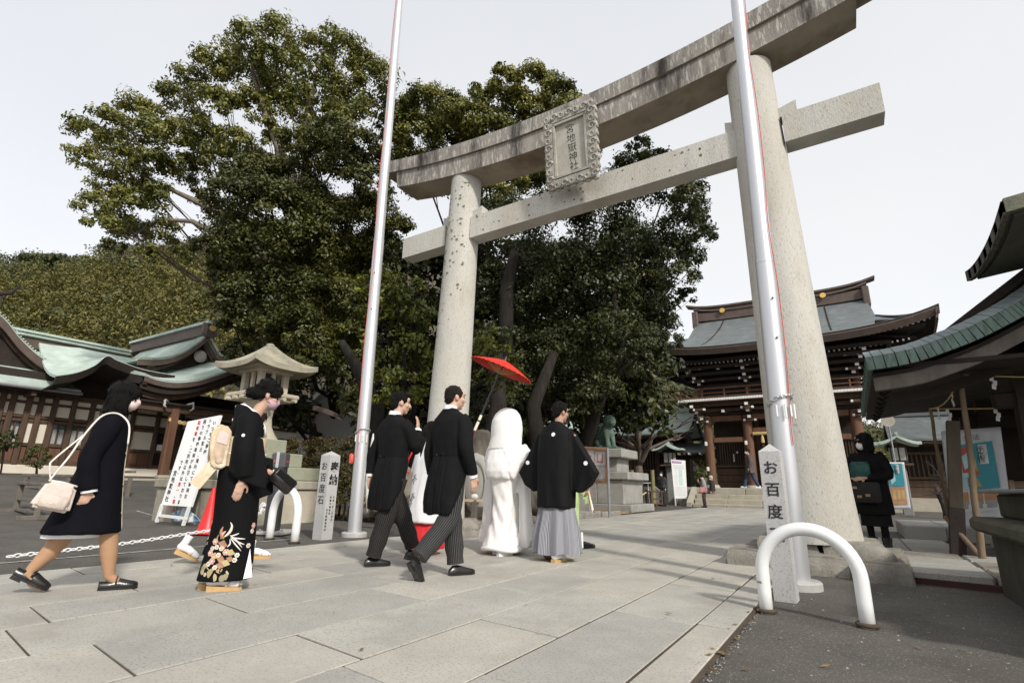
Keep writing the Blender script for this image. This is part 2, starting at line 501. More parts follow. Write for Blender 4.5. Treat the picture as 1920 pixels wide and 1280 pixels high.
# ------------------------------------------------------------------ torii
def build_torii():
    YC = 7.2
    root = thing('torii_gate', (-3.1, YC, 0), 'tall grey granite torii gate with curved lintel and carved name tablet over the path', 'torii gate')
    def pillar(x, y, zb, zt, dx, r0, r1, name):
        mb = MB(); pts = []; rr = []
        for i in range(25):
            t = i / 24
            pts.append((x + dx * t, y, zb + (zt - zb) * t))
            rr.append(r1 + (r0 - r1) * (1 - t) ** 1.25 + (0.02 * max(0, 1 - t * 14)))
        mb.tube(pts, rr, 40)
        return mb.build(name, granite, root, smooth=50)
    pillar(-0.40, YC, 0.25, 6.75, -0.13, 0.415, 0.302, 'pillar')
    pillar(-5.93, YC, 0.25, 6.75, 0.24, 0.385, 0.292, 'pillar')
    tilt = 0.034
    xc = -3.2
    cz = lambda x: 0.026 * (x - xc) ** 2 + tilt * (x - xc)
    # shimaki (lower lintel) and kasagi (upper lintel), slanted ends
    def beam(name, xa, xb, zb, zt, yw, slant, top_ridge, mats):
        mb = MB(); n = 40
        secs = []
        for i in range(n + 1):
            t = i / n
            row = []
            for (yy, zz, e) in ((-yw, zb, 0), (-yw, zt, 1), (0, zt + top_ridge, 1), (yw, zt, 1), (yw, zb, 0)):
                x = (xa - slant * e) + ((xb + slant * e) - (xa - slant * e)) * t
                row.append((x, YC + yy * (1 + 0.06 * e), zz + cz(x)))
            secs.append(row)
        vs = [p for r_ in secs for p in r_]; k = 5
        for i in range(n):
            for j in range(k):
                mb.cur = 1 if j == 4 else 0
                j2 = (j + 1) % k
                mb.add([], [])
                mb.f.append([i * k + j, i * k + j2, (i + 1) * k + j2, (i + 1) * k + j]); mb.uv.append([(0, 0)] * 4); mb.mi.append(mb.cur)
        mb.cur = 0
        mb.v = [tuple(p) for p in vs]
        mb.f.append(list(range(k))); mb.uv.append([(0, 0)] * k); mb.mi.append(0)
        mb.f.append([n * k + j for j in range(k)]); mb.uv.append([(0, 0)] * k); mb.mi.append(0)
        return mb.build(name, mats, root)
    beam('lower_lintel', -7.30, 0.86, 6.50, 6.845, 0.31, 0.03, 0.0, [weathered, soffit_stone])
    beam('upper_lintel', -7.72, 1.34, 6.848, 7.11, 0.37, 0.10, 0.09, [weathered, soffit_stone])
    # nuki (tie beam): three lengths between and beyond the pillars
    nz0 = lambda x: 5.30 + 0.017 * (x + 3.1)
    for xa, xb in ((-7.15, -6.05), (-5.45, -0.78), (-0.18, 0.93)):
        mb = MB()
        prof = []
        for x in (xa, xb):
            z0 = nz0(x) - 0.03; z1 = z0 + 0.43
            prof.append([(x, YC - 0.15, z0), (x, YC - 0.15, z1), (x, YC + 0.15, z1), (x, YC + 0.15, z0)])
        mb.add(prof[0] + prof[1], [(0, 1, 2, 3), (7, 6, 5, 4), (0, 4, 5, 1), (1, 5, 6, 2), (2, 6, 7, 3), (3, 7, 4, 0)])
        mb.build('tie_beam', granite, root)
    for x, s in ((-6.02, -1), (-5.36, 1), (-0.78, -1), (-0.12, 1)):
        z = nz0(x) + 0.402
        mb = MB(); o = 0.13
        hi, lo = (0.20, 0.13)
        mb.prism([(x - o, YC - 0.1, z), (x + o, YC - 0.1, z), (x + o, YC - 0.1, z + (hi if s > 0 else lo)), (x - o, YC - 0.1, z + (lo if s > 0 else hi))], (0, 0.2, 0))
        mb.build('wedge', granite, root)
    # tablet leaning forward
    base = Vector((-3.20, YC - 0.40, 5.60)); upv = Vector((0.03, -0.16, 1)).normalized(); xv = Vector((1, 0, 0.02)).normalized(); nv = xv.cross(upv)
    P = lambda a, b, c=0.0: base + xv * a + upv * b + nv * c
    H, Wd = 1.10, 0.38
    pm = M('tablet_stone', (0.44, 0.42, 0.36), 0.85, 0.1, 4, 0.3, 60, stain=(0.3, 0.29, 0.25), stain_scale=3, stain_amt=0.5)
    fm = M('tablet_frame_stone', (0.43, 0.41, 0.355), 0.9, 0.2, 5, 0.5, 40, stain=(0.19, 0.175, 0.15), stain_scale=2.4, stain_amt=0.65)
    mb = MB(); mb.prism([P(-Wd + .02, 0.03, -.05), P(Wd - .02, 0.03, -.05), P(Wd - .02, H - .03, -.05), P(-Wd + .02, H - .03, -.05)], nv * 0.06)
    plaque = mb.build('tablet', pm, root)
    mb = MB()
    # scalloped frame: four bars with carved scrolls
    rq = Matrix((xv, upv, nv)).transposed()
    for a, b, sx, sy in ((0, -0.02, 2 * Wd + .08, .15), (0, H + 0.02, 2 * Wd + .08, .16), (-Wd - .0, H / 2, .15, H), (Wd + .0, H / 2, .15, H)):
        mb.box(P(a, b, 0.0), (sx, sy, 0.1), rq)
    for a, b, sx, sy in ((0, 0.09, 2 * Wd - .1, .035), (0, H - 0.1, 2 * Wd - .1, .035), (-Wd + .1, H / 2, .035, H - .18), (Wd - .1, H / 2, .035, H - .18)):
        mb.box(P(a, b, 0.03), (sx, sy, 0.05), rq)
    def scroll(a, b, r, sgn):
        pts = []
        for i in range(15):
            th = sgn * i * 0.62; rr = r * (1 - i / 17)
            pts.append(P(a + math.cos(th) * rr, b + math.sin(th) * rr, 0.055))
        mb.tube(pts, [0.02 * (1 - i / 22) for i in range(15)], 6)
    for i in range(7):
        a = -0.40 + 0.8 * i / 6
        scroll(a, H + 0.03, 0.058, 1 if i % 2 else -1)
        scroll(a, -0.04, 0.055, -1 if i % 2 else 1)
        mb.ell(P(a, -0.10, 0.0), (0.06, 0.03, 0.045), None, 8, 6)
    for i in range(8):
        b = 0.08 + (H - 0.16) * i / 7
        for sgn in (-1, 1):
            scroll(sgn * (Wd + .01), b, 0.062, sgn if i % 2 else -sgn)
            mb.ell(P(sgn * (Wd + .075), b, 0.0), (0.03, 0.055, 0.045), None, 8, 6)
    mb.build('tablet_frame', fm, plaque, smooth=40)
    for i, ch in enumerate('宮地嶽神社'):
        text(ch, 0.165, P(-0.085 + 0.01 * i, H - 0.17 - i * 0.162, 0.013), xv, upv, carve, plaque, 'carved_character', bold=-0.002)
    # plinths with rough edge stones
    rnd = random.Random(5)
    def stone_block(x0, x1, y0, y1, z0, z1, name='plinth_stone', mat=rough_stone, j=0.03):
        mb = MB(); n = 4
        bm = bmesh.new(); bmesh.ops.create_cube(bm, size=1.0)
        bmesh.ops.subdivide_edges(bm, edges=bm.edges[:], cuts=2, use_grid_fill=True)
        for p in bm.verts:
            ux, uy, uz = p.co.x + .5, p.co.y + .5, p.co.z + .5
            c = Vector((x0 + (x1 - x0) * ux, y0 + (y1 - y0) * uy, z0 + (z1 - z0) * uz))
            q = mnoise.noise_vector(c * 3.1)
            c += q * j * (1.0 if uz > 0.1 else 0.6)
            if ux in (0, 1) and uz > .9: c.x += (0.5 - ux) * 0.05
            if uy in (0, 1) and uz > .9: c.y += (0.5 - uy) * 0.05
            p.co = c
        bmesh.ops.bevel(bm, geom=[e for e in bm.edges if e.calc_face_angle(0) > 0.8], offset=0.02, segments=2, affect='EDGES')
        bm.verts.index_update()
        mb.add([p.co for p in bm.verts], [[p.index for p in f.verts] for f in bm.faces]); bm.free()
        return mb.build(name, mat, root, smooth=60)
    for x0, x1, yo in ((-1.32, -0.66, 6.62), (-0.64, -0.12, 6.46), (-0.10, 0.36, 6.30)):
        stone_block(x0, x1, yo, 7.2, -0.06, 0.17)
    stone_block(-1.25, 0.42, 7.22, 8.1, -0.06, 0.16)
    stone_block(-1.02, -0.40, 6.80, 7.7, 0.1, 0.30)
    stone_block(-0.38, 0.20, 6.78, 7.7, 0.1, 0.30)
    for x0, x1 in ((-6.75, -6.2), (-6.18, -5.7), (-5.68, -5.2)):
        stone_block(x0, x1, 6.78, 7.5, -0.06, 0.13)
    stone_block(-6.8, -5.25, 7.52, 8.4, -0.06, 0.12)
    stone_block(-6.5, -5.4, 6.95, 7.6, 0.08, 0.27)
    mb = MB(); mb.ell((0.06, 6.62, 0.17), (0.22, 0.13, 0.13)); o = mb.build('plinth_boulder', rough_stone, root, smooth=True)
    mb = MB(); mb.ell((-5.45, 7.25, 0.14), (0.27, 0.2, 0.13)); mb.build('plinth_boulder', rough_stone, root, smooth=True)
    # rust run-off and lichen spots on the pillars: thin flakes
    lich = M('lichen', (0.17, 0.18, 0.10), 0.95, 0.3, 30, 0.3)
    mb = MB()
    for i in range(70):
        z = 3.2 + 3.2 * rnd.random() ** 0.6; t = (z - 0.25) / 6.5
        rr = 0.292 + 0.118 * (1 - t) ** 1.25 + 0.004
        a = R(rnd.uniform(-125, -40)); c = Vector((-5.93 + .24 * t, YC, z))
        nn = Vector((math.cos(a), math.sin(a), 0)); tt = Vector((-nn.y, nn.x, 0)); s_ = rnd.uniform(.012, .035)
        mb.add([c + nn * rr + tt * s_ * math.cos(k * 1.047) * rnd.uniform(.6, 1.2) + Vector((0, 0, s_ * .8 * math.sin(k * 1.047) * rnd.uniform(.6, 1.2))) for k in range(6)], [(0, 1, 2, 3, 4, 5)])
    for i in range(40):
        x = rnd.uniform(-5.4, -0.9); z = nz0(x) + rnd.uniform(0.05, .43); s_ = rnd.uniform(.008, .03)
        c = Vector((x, YC - 0.154, z))
        mb.add([c + Vector((s_ * math.cos(k * 1.047) * rnd.uniform(.6, 1.2), 0, s_ * .8 * math.sin(k * 1.047))) for k in range(6)], [(0, 1, 2, 3, 4, 5)])
    mb.build('lichen', lich, root, kind='stuff')
build_torii()

# ------------------------------------------------------------------ flagpoles
def flagpole(base, top, r0, r1, label, cleat, left):
    base, top = Vector(base), Vector(top)
    root = thing('flagpole', base, label, 'flagpole', 'flagpoles either side of the torii')
    joint = base.lerp(top, 0.45)
    mb = MB(); mb.tube([base, joint], [r0, r0 * .55 + r1 * .45], 28); mb.build('lower_shaft', steel, root, smooth=40)
    mb = MB(); mb.tube([joint, top], [r0 * .53 + r1 * .43, r1], 28); mb.build('upper_shaft', steel, root, smooth=40)
    mb = MB(); mb.tube([joint - Vector((0, 0, .01)), joint + Vector((0, 0, .012))], r0 * .57 + r1 * .45, 28); mb.build('joint_ring', steel, root, smooth=40)
    mb = MB(); mb.tube([base - Vector((0, 0, .05)), base + Vector((0, 0, .035)), base + Vector((0, 0, .05))], [r0 * 1.85, r0 * 1.85, r0 * 1.7], 32); mb.build('base_collar', M('collar_grey', (.42, .41, .39), .7, .15, 8, .2), root, smooth=40)
    side = Vector((CAM_R[0], CAM_R[1], 0)).normalized(); fro = Vector((side.y, -side.x, 0))
    ax = (top - base)
    rope = MB(); pts = []
    zc = 1.2 / ax.z
    for i in range(40):
        t = zc + (1 - zc) * i / 39; s = (side * -1 if left else side)
        w_ = (s * (0.95 - 0.7 * (0.5 + 0.5 * math.sin(i * (0.5 if left else 0.42) + 1.2))) + fro * 0.8)
        pts.append(base + ax * t + w_.normalized() * (r0 + (r1 - r0) * t + 0.012))
    rope.tube(pts, 0.0042, 6); rope.build('halyard', red_rope, root)
    # chain garland wound round the shaft
    links = MB()
    for i in range(34):
        a = 2 * math.pi * i / 34
        zz = 1.62 + 0.05 * math.sin(a * 1 + 0.7) + random.uniform(-.012, .012)
        c = base + ax * (zz / ax.z) + (side * math.cos(a) + fro * math.sin(a)) * (r0 * .93 + .016)
        tg = (-side * math.sin(a) + fro * math.cos(a))
        q = tg.to_track_quat('X', 'Z').to_matrix() @ Matrix.Rotation(R(90 * (i % 2) + random.uniform(-20, 20)), 3, 'X')
        ring = [c + q @ Vector((math.cos(k * .7854) * .021, math.sin(k * .7854) * .013, 0)) for k in range(9)]
        links.tube(ring, .0045, 5, cap=False)
    ch = links.build('chain_garland', M('chain_steel', (.6, .6, .6), .35, .1, 20, .1, metal=.8), root, smooth=True)
    for k, a in enumerate((70, 95, 130, 40)):
        a = R(a); c = base + ax * (1.56 / ax.z) + (side * math.cos(a) + fro * math.sin(a)) * (r0 + .02)
        mb = MB(); mb.bb(c - Vector((0, 0, .05)), (.018, .012, .11 + .03 * (k % 2)), .004, math.atan2(side.y, side.x)); mb.build('clip', white_plastic, root)
    if cleat:
        c = base + ax * (1.18 / ax.z) - side * (r0 + .03) + fro * .05
        mb = MB(); mb.bb(c, (.07, .06, .17), .02, .4); mb.build('red_cleat', M('red_plastic', (.6, .10, .08), .45, .1, 10, .05), root, smooth=40)
        mb = MB(); mb.tube([base + ax * (t / ax.z) + side * (r0 + .05 + .02 * math.sin(t * 5)) for t in (.35, .6, .8, 1.0, 1.05, 1.2, 1.45, 1.6)], [.02, .034, .036, .03, .014, .03, .034, .012], 10, squash=(1, .6)); mb.build('rolled_banner', M('canvas_white', (.62, .61, .57), .8, .1, 9, .3), root, smooth=True)
    for t in (.33, .39):
        c = base + ax * t + fro * (r0 * .9)
        mb = MB(); mb.tube([c, c + fro * .02], .012, 8); mb.build('bolt', grey_metal, root)
    return root
bL = G(664, 1003); bR = G(1497, 1098)
flagpole(bL, onY(752, -40, bL.y), .108, .075, 'left silver flagpole with red cleat standing at the path edge beside the marker post', True, True)
flagpole(bR, onY(1378, -40, bR.y), .103, .07, 'right silver flagpole rising in front of the thick torii pillar', False, False)

# ------------------------------------------------------------------ inscribed marker posts
def marker(px, w_, h, yaw, label, left):
    b = G(*px)
    root = thing('stone_marker', b, label, 'stone marker', 'inscribed granite posts beside the path')
    q = Matrix.Rotation(yaw, 3, 'Z'); hw = w_ / 2
    mb = MB(); vs = []
    for e, z in ((0, -.05), (0, h - .07), (0, h - .07)):
        pass
    ring = lambda e, z: [b + q @ Vector((sx * (hw - e), sy * (hw - e), z)) for sx, sy in ((-1, -1), (1, -1), (1, 1), (-1, 1))]
    vs = ring(0, -.05) + ring(0, h - .065) + [b + Vector((0, 0, h))]
    mb.add(vs, [(0, 1, 5, 4), (1, 2, 6, 5), (2, 3, 7, 6), (3, 0, 4, 7), (4, 5, 8), (5, 6, 8), (6, 7, 8), (7, 4, 8), (3, 2, 1, 0)])
    mb.build('post', granite_pale, root)
    fx = q @ Vector((1, 0, 0)); fy = q @ Vector((0, 1, 0)); up = Vector((0, 0, 1))
    if left:
        for i, c in enumerate('お百度石'):
            text(c, .135, b - fy * (hw + .002) + fx * (-.07) + up * (h - .17 - .165 * i), fx, up, carve, root, 'carved_character', depth=.004)
        for i, c in enumerate('奉納'):
            text(c, .165, b + fx * (hw + .002) - fy * .075 + up * (h - .17 - .19 * i), fy, up, carve, root, 'carved_character', depth=.004, bold=.004)
        for s_, x, z in (('令和二年二月吉日', .05, .6), ('宗像市福津市', -.005, .6), ('氏子崇敬者有志', -.055, .42)):
            text(s_, .037, b + fx * (hw + .002) + fy * x + up * z, fy, up, carve, root, 'carved_inscription', vertical=True, depth=.003, space=1.25)
    else:
        for i, c in enumerate('お百度石'):
            text(c, .115, b - fy * (hw + .002) + fx * (-.058) + up * (h - .145 - .17 * i), fx, up, carve, root, 'carved_character', depth=.004, bold=.001)
    return root
marker((604, 1008), .2, 1.27, R(2), 'left granite marker post, carved with dedication characters, next to the hedge', True)
marker((1475, 1120), .155, 1.17, R(-3), 'right granite marker post behind the big white hoop, carved down its front', False)

# ------------------------------------------------------------------ white hoop bollards
def hoop(a, b, h, r, label, sticker=False):
    a, b = Vector(a), Vector(b)
    c = (a + b) / 2; wd = (b - a).length / 2
    root = thing('hoop_bollard', c, label, 'bollard', 'white hoop bollards at the path edges')
    d = (b - a).normalized(); up = Vector((0, 0, 1)); hs = h - wd
    pts = [a - up * .05, a + up * hs * .5, a + up * hs]
    pts += [c + up * hs - d * wd * math.cos(t) + up * wd * math.sin(t) for t in [math.pi * i / 24 for i in range(1, 24)]]
    pts += [b + up * hs, b + up * hs * .5, b - up * .05]
    mb = MB(); mb.tube(pts, r, 24); mb.build('hoop', white_paint, root, smooth=True)
    for p in (a, b):
        mb = MB(); ring = [p + Vector((math.cos(k * .5236), math.sin(k * .5236), 0)) * (r + .012) for k in range(13)]
        mb.tube(ring, .014, 5, cap=False); mb.build('ground_seal', joint_dirt, root, smooth=True)
    if sticker:
        p = a + up * (hs * .72); q = Vector((-.5, -.86, 0))
        mb = MB(); mb.bb(p + q * (r + .001), (.04, .006, .014), .003, R(-30)); mb.build('grey_label', grey_metal, root)
    return root
hoop(G(1437, 1143), G(1627, 1170), .545, .044, 'large white tubular hoop bollard in the right foreground asphalt', True)
hoop(G(505, 1009), G(552, 1016), .69, .055, 'small white hoop bollard between the dark sensor post and the left marker', False)
# ------------------------------------------------------------------ leaves, trees, hill
def leafmat(name, dark, lite, rough=0.45, trans=0.15):
    m = bpy.data.materials.new(name); m.use_nodes = True
    t = m.node_tree; N, Lk = t.nodes, t.links
    b = N['Principled BSDF']; b.inputs['Roughness'].default_value = rough
    b.inputs['Specular IOR Level'].default_value = 0.4
    g = N.new('ShaderNodeNewGeometry')
    cr = N.new('ShaderNodeValToRGB')
    cr.color_ramp.elements[0].position = 0.0; cr.color_ramp.elements[0].color = (*dark, 1)
    cr.color_ramp.elements[1].position = 1.0; cr.color_ramp.elements[1].color = (*lite, 1)
    Lk.new(g.outputs['Random Per Island'], cr.inputs[0])
    n = N.new('ShaderNodeTexNoise'); n.inputs['Scale'].default_value = 0.55; n.inputs['Detail'].default_value = 3
    Lk.new(g.outputs['Position'], n.inputs['Vector'])
    mx = N.new('ShaderNodeMix'); mx.data_type = 'RGBA'; mx.blend_type = 'MULTIPLY'; mx.inputs[0].default_value = 1.0
    mr = N.new('ShaderNodeValToRGB')
    mr.color_ramp.elements[0].position = .35; mr.color_ramp.elements[0].color = (.7, .75, .7, 1)
    mr.color_ramp.elements[1].position = .7; mr.color_ramp.elements[1].color = (1.25, 1.15, .9, 1)
    Lk.new(n.outputs['Fac'], mr.inputs[0]); Lk.new(cr.outputs[0], mx.inputs[6]); Lk.new(mr.outputs[0], mx.inputs[7])
    Lk.new(mx.outputs[2], b.inputs['Base Color'])
    tr = N.new('ShaderNodeBsdfTranslucent'); Lk.new(mx.outputs[2], tr.inputs['Color'])
    ms = N.new('ShaderNodeMixShader'); ms.inputs[0].default_value = trans
    Lk.new(b.outputs[0], ms.inputs[1]); Lk.new(tr.outputs[0], ms.inputs[2])
    Lk.new(ms.outputs[0], N['Material Output'].inputs['Surface'])
    MATS[name] = m
    return m

bark = M('bark', (0.016, 0.013, 0.010), 0.95, 0.3, 6, 1.0, 14, stretch=(3, 3, .7), stain=(0.04, 0.035, 0.027), stain_scale=2.5, stain_amt=0.6)  # tone lowered so the colour carries the canopy's shade on the trunks
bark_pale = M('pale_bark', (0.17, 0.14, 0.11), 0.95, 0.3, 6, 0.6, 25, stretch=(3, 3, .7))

def leaf_cloud(clumps, dens, L, seed, flat=0.75, up=0.45, sub_r=0.36, shell=0.8, wid=0.5, droop=0.25, lump=9.0):
    """clumps: (Vector, radius). Every clump is a cluster of smaller sprays; returns numpy verts of leaf quads"""
    rg = np.random.default_rng(seed)
    out = []
    for c, r in clumps:
        ns = max(4, int(lump * (r / 0.8) ** 1.3 + 4))
        d = rg.normal(size=(ns, 3)); d[:, 2] += up * 1.2
        d /= np.linalg.norm(d, axis=1)[:, None]
        sc = np.array(c)[None] + d * r * np.array([1, 1, flat])[None] * (shell + 0.25 * (rg.random((ns, 1)) - .5))
        n = int(dens * 4 * math.pi * r * r)
        k = rg.integers(0, ns, n)
        sr = r * sub_r * (0.7 + 0.6 * rg.random(ns))
        off = np.clip(rg.normal(size=(n, 3)), -1.55, 1.55) * np.array([1, 1, .62])[None]
        off *= (sr[k] * 0.62)[:, None]
        pos = sc[k] + off
        nrm = (pos - np.array(c)[None]) / r * 0.55 + rg.normal(size=(n, 3)) * 0.55 + np.array([0, 0, up])[None] + off / sr[k][:, None] * 0.5
        nrm /= np.linalg.norm(nrm, axis=1)[:, None] + 1e-6
        t = rg.normal(size=(n, 3)); t[:, 2] -= droop
        t -= nrm * (t * nrm).sum(1)[:, None]
        t /= np.linalg.norm(t, axis=1)[:, None] + 1e-6
        b = np.cross(nrm, t)
        ln = (L * (0.65 + 0.7 * rg.random(n)))[:, None]
        v = np.empty((n, 4, 3))
        v[:, 0] = pos - t * ln * .5
        v[:, 1] = pos + b * ln * wid * .5 + nrm * ln * .05
        v[:, 2] = pos + t * ln * .5 - nrm * ln * .06
        v[:, 3] = pos - b * ln * wid * .5 + nrm * ln * .05
        out.append(v.reshape(-1, 3))
    return np.concatenate(out)

def leaf_mesh(name, verts, mat, parent=None, kind=None, loc=None):
    off = np.array(ORG[parent.name] if parent is not None else (loc if loc is not None else (0, 0, 0)))
    verts = verts - off
    n = len(verts) // 4
    me = bpy.data.meshes.new(name)
    me.vertices.add(n * 4); me.loops.add(n * 4); me.polygons.add(n)
    me.vertices.foreach_set('co', verts.astype('f').ravel())
    me.loops.foreach_set('vertex_index', np.arange(n * 4, dtype='i'))
    me.polygons.foreach_set('loop_start', np.arange(0, n * 4, 4, dtype='i'))
    me.update(calc_edges=True)
    o = link_mesh(name, me, mat, parent, kind)
    if parent is None and loc is not None:
        o.location = loc; ORG[o.name] = Vector(loc)
    return o

def limbs(mb, base, clumps, r0, seed, every=1, trunk_top=None, wob=0.5, n=6, rmin=.012, join=(.25, .95)):
    rnd = random.Random(seed); base = Vector(base); tt = Vector(trunk_top)
    for i, (c, r) in enumerate(clumps):
        if i % every: continue
        c = Vector(c)
        h = (c.z - base.z) / max(.1, tt.z - base.z)
        k = max(join[0], min(join[1], h * .55 + rnd.uniform(-.08, .08)))
        a = base.lerp(tt, k)
        d = c - a; pts = [a]
        for j in range(1, 6):
            t = j / 5
            p = a.lerp(c, t) + Vector((rnd.uniform(-1, 1), rnd.uniform(-1, 1), rnd.uniform(-.6, .9))) * wob * min(1.0, d.length * .15) * (1 if j < 5 else .3)
            p.z += math.sin(t * math.pi) * d.length * -.05
            pts.append(p)
        ra = r0 * (1 - k * .72) * min(.62, .3 + d.length * .03)
        mb.tube(pts, [ra + (rmin - ra) * (j / 5) ** .7 for j in range(6)], n)
        for q in range(4):
            s = pts[3 + q % 2]; e = c + Vector((rnd.uniform(-1, 1), rnd.uniform(-1, 1), rnd.uniform(-.3, 1))) * r * .85
            m_ = s.lerp(e, .5) + Vector((rnd.uniform(-.1, .1),) * 3)
            mb.tube([s, m_, e], [rmin * 1.5, rmin, rmin * .5], 4)

def px_clumps(lst, depth, jit, seed):
    rnd = random.Random(seed); out = []
    for t in lst:
        x, y, r = t[:3]; d = depth + rnd.uniform(-jit, jit) + (t[3] if len(t) > 3 else 0)
        out.append((D(x, y, d), r * d / FPX))
    return out

def tree(name, label, cl, base, top, r0, mat, dens, L, seed, bm=None, every=1, cat='tree', extra=None, join=(.25, .95), **kw):
    base = Vector(base)
    root = thing(name, base, label, cat, None)
    mb = MB(); tt = Vector(top)
    rnd = random.Random(seed + 50)
    pts = [base - Vector((0, 0, .2))] + [base.lerp(tt, t) + Vector((rnd.uniform(-.1, .1), rnd.uniform(-.1, .1), 0)) * (1 if t < 1 else 0) for t in (.06, .2, .35, .5, .65, .8, 1)]
    mb.tube(pts, [r0 * 1.55, r0 * 1.15, r0 * .95, r0 * .85, r0 * .74, r0 * .6, r0 * .45, r0 * .25], 14)
    mb.build('trunk', bm or bark, root, smooth=True)
    lb = MB(); limbs(lb, base, cl, r0, seed, every, tt, join=join)
    if extra: extra(lb)
    lb.build('branches', bm or bark, root, smooth=True)
    leaf_mesh('crown', leaf_cloud(cl, dens, L, seed, **kw), mat, root)
    return root

lf_camphor = leafmat('camphor_leaf', (.062, .076, .016), (.27, .265, .07))
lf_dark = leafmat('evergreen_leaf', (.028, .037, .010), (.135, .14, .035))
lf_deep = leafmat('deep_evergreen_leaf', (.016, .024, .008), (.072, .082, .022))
lf_bright = leafmat('glossy_shrub_leaf', (.06, .08, .014), (.24, .25, .05), .35)
lf_hedge = leafmat('hedge_leaf', (.035, .030, .012), (.115, .095, .030), .6)
lf_bamboo = leafmat('bamboo_leaf', (.082, .080, .022), (.215, .195, .062), .6)
lf_hill = leafmat('hill_leaf', (.045, .055, .022), (.125, .135, .055), .7)
lf_brown = leafmat('winter_wood', (.09, .072, .055), (.2, .165, .13), .8)

# --- hill
def ridge_px(px):
    pts = [(-900, 520), (-300, 505), (0, 500), (130, 500), (240, 482), (400, 470), (560, 455), (760, 480), (900, 540), (1050, 610), (1200, 655), (1330, 720), (1500, 790), (1700, 835), (2000, 860), (2700, 880)]
    for (a, b), (c, d) in zip(pts[:-1], pts[1:]):
        if px <= c: return b + (d - b) * smooth01((px - a) / (c - a)) if px >= a else pts[0][1]
    return pts[-1][1]
def hill_pt(u, v):
    px = -900 + 3600 * u
    d0, d1 = 52 + 18 * math.sin(u * 9), 190
    if px > 1000: d0 += (px - 1000) * .02
    d = d0 + (d1 - d0) * v
    rdy = ridge_px(px)
    top = D(px, rdy, d1)
    hor = 0.0
    dirv = Vector((top.x, top.y, 0)); dirv.normalize()
    t0 = D(px, 890, d0)
    b = Vector((t0.x, t0.y, -.3))
    p = b.lerp(Vector((top.x, top.y, 0)), v)
    p.z = -.3 + (top.z - 1.5) * (v ** 0.8)
    p.z += mnoise.noise(Vector((p.x * .03, p.y * .03, 0))) * 4 * v * (1 - v * .6)
    return p
hm = MB(); hm.sheet(hill_pt, 90, 14)
def back(u, v):
    a = hill_pt(u, 1); k = 1 + v * .8
    return (a.x * k, a.y * k, a.z * (1 - v) - 2 * v)
hm.sheet(back, 90, 3)
hm.build('hill', M('hill_soil', (.075, .062, .042), .95, .3, .08, .0), smooth=True, kind='structure')

def hill_woods():
    rg = random.Random(11)
    sets = {'bamboo': [], 'hill': [], 'brown': []}
    for i in range(2500):
        px = rg.uniform(-300, 525) if rg.random() < .68 else rg.uniform(1130, 1800)
        u = (px + 900) / 3600
        if 520 < px < 1130: continue
        v = rg.random() ** 1.2
        p = hill_pt(u, v)
        d = (p - Vector(CAM_O)).dot(Vector(CAM_F))
        r = (0.8 + 1.0 * rg.random() ** 2) * (0.75 + d * .0115)
        k = 'hill'
        if px < 480:
            yy = v + .12 * mnoise.noise(Vector((px * .01, v * 4, 3)))
            if yy < .62: k = 'bamboo'
            elif px > 230 and yy < .97 and mnoise.noise(Vector((px * .012, v * 5, 9))) > -.25: k = 'brown'
        elif px < 1000: k = 'brown' if v > .3 else 'hill'
        else: k = 'hill' if mnoise.noise(Vector((px * .01, v * 6, 5))) > -.12 else 'bamboo'
        if k == 'bamboo' and rg.random() < .25: k = 'hill'
        sets[k].append((p + Vector((0, 0, r * .9)), r))
        if k == 'bamboo':
            sets[k].append((p + Vector((rg.uniform(-.5, .5) * r, rg.uniform(-.5, .5) * r, r * 2.2)), r * .62))
    tag(leaf_mesh('bamboo_grove', leaf_cloud(sets['bamboo'], 1.8, .76, 21, flat=1.2, wid=.34, droop=1.1, lump=9, sub_r=.34, up=.7), lf_bamboo, kind='stuff'), 'olive brown bamboo grove covering the lower hillside behind the shrine office', 'bamboo grove')
    tag(leaf_mesh('hillside_wood', leaf_cloud(sets['hill'], 1.3, .85, 22, wid=.6), lf_hill, kind='stuff'), 'dull green woodland spread over the hill behind the gate and office', 'woodland')
    tag(leaf_mesh('winter_wood', leaf_cloud(sets['brown'], 2.2, .7, 23, wid=.25, sub_r=.5), lf_brown, kind='stuff'), 'greyish brown leafless woodland high on the hillside', 'woodland')
hill_woods()

def far_tree(px, py, h_px, w_px, depth, label, mat, shape, name, seed):
    b = D(px, py, depth); k = depth / FPX; h = h_px * k; w_ = w_px * k
    cl = []
    rnd = random.Random(seed)
    if shape == 'cone':
        for i in range(9):
            t = i / 8; cl.append((b + Vector((rnd.uniform(-.1, .1) * w_, rnd.uniform(-.1, .1) * w_, h * (.2 + .8 * t))), w_ * .5 * (1.05 - t * .85)))
        fl = 1.2
    else:
        for i in range(7):
            cl.append((b + Vector((rnd.uniform(-.45, .45) * w_, rnd.uniform(-.4, .4) * w_, h * rnd.uniform(.72, 1))), w_ * .24))
        fl = .6
    return tree(name, label, cl, b - Vector((0, 0, 1.2)), b + Vector((0, 0, h * .85)), h * .035, mat, 6.0, .8, seed, flat=fl)
far_tree(210, 545, 45, 32, 150, 'dark pointed conifer standing out of the bamboo on the left hillside', lf_deep, 'cone', 'conifer_tree', 31)
far_tree(72, 520, 36, 52, 165, 'flat topped pine on the ridge at the far left, above the office roof', lf_hill, 'flat', 'pine_tree', 32)
far_tree(112, 520, 30, 60, 165, 'wide pine on the ridge line between the flat topped pine and the conifer', lf_hill, 'flat', 'pine_tree', 33)
far_tree(165, 520, 24, 40, 165, 'small low pine on the ridge line just left of the pointed conifer', lf_hill, 'flat', 'pine_tree', 34)

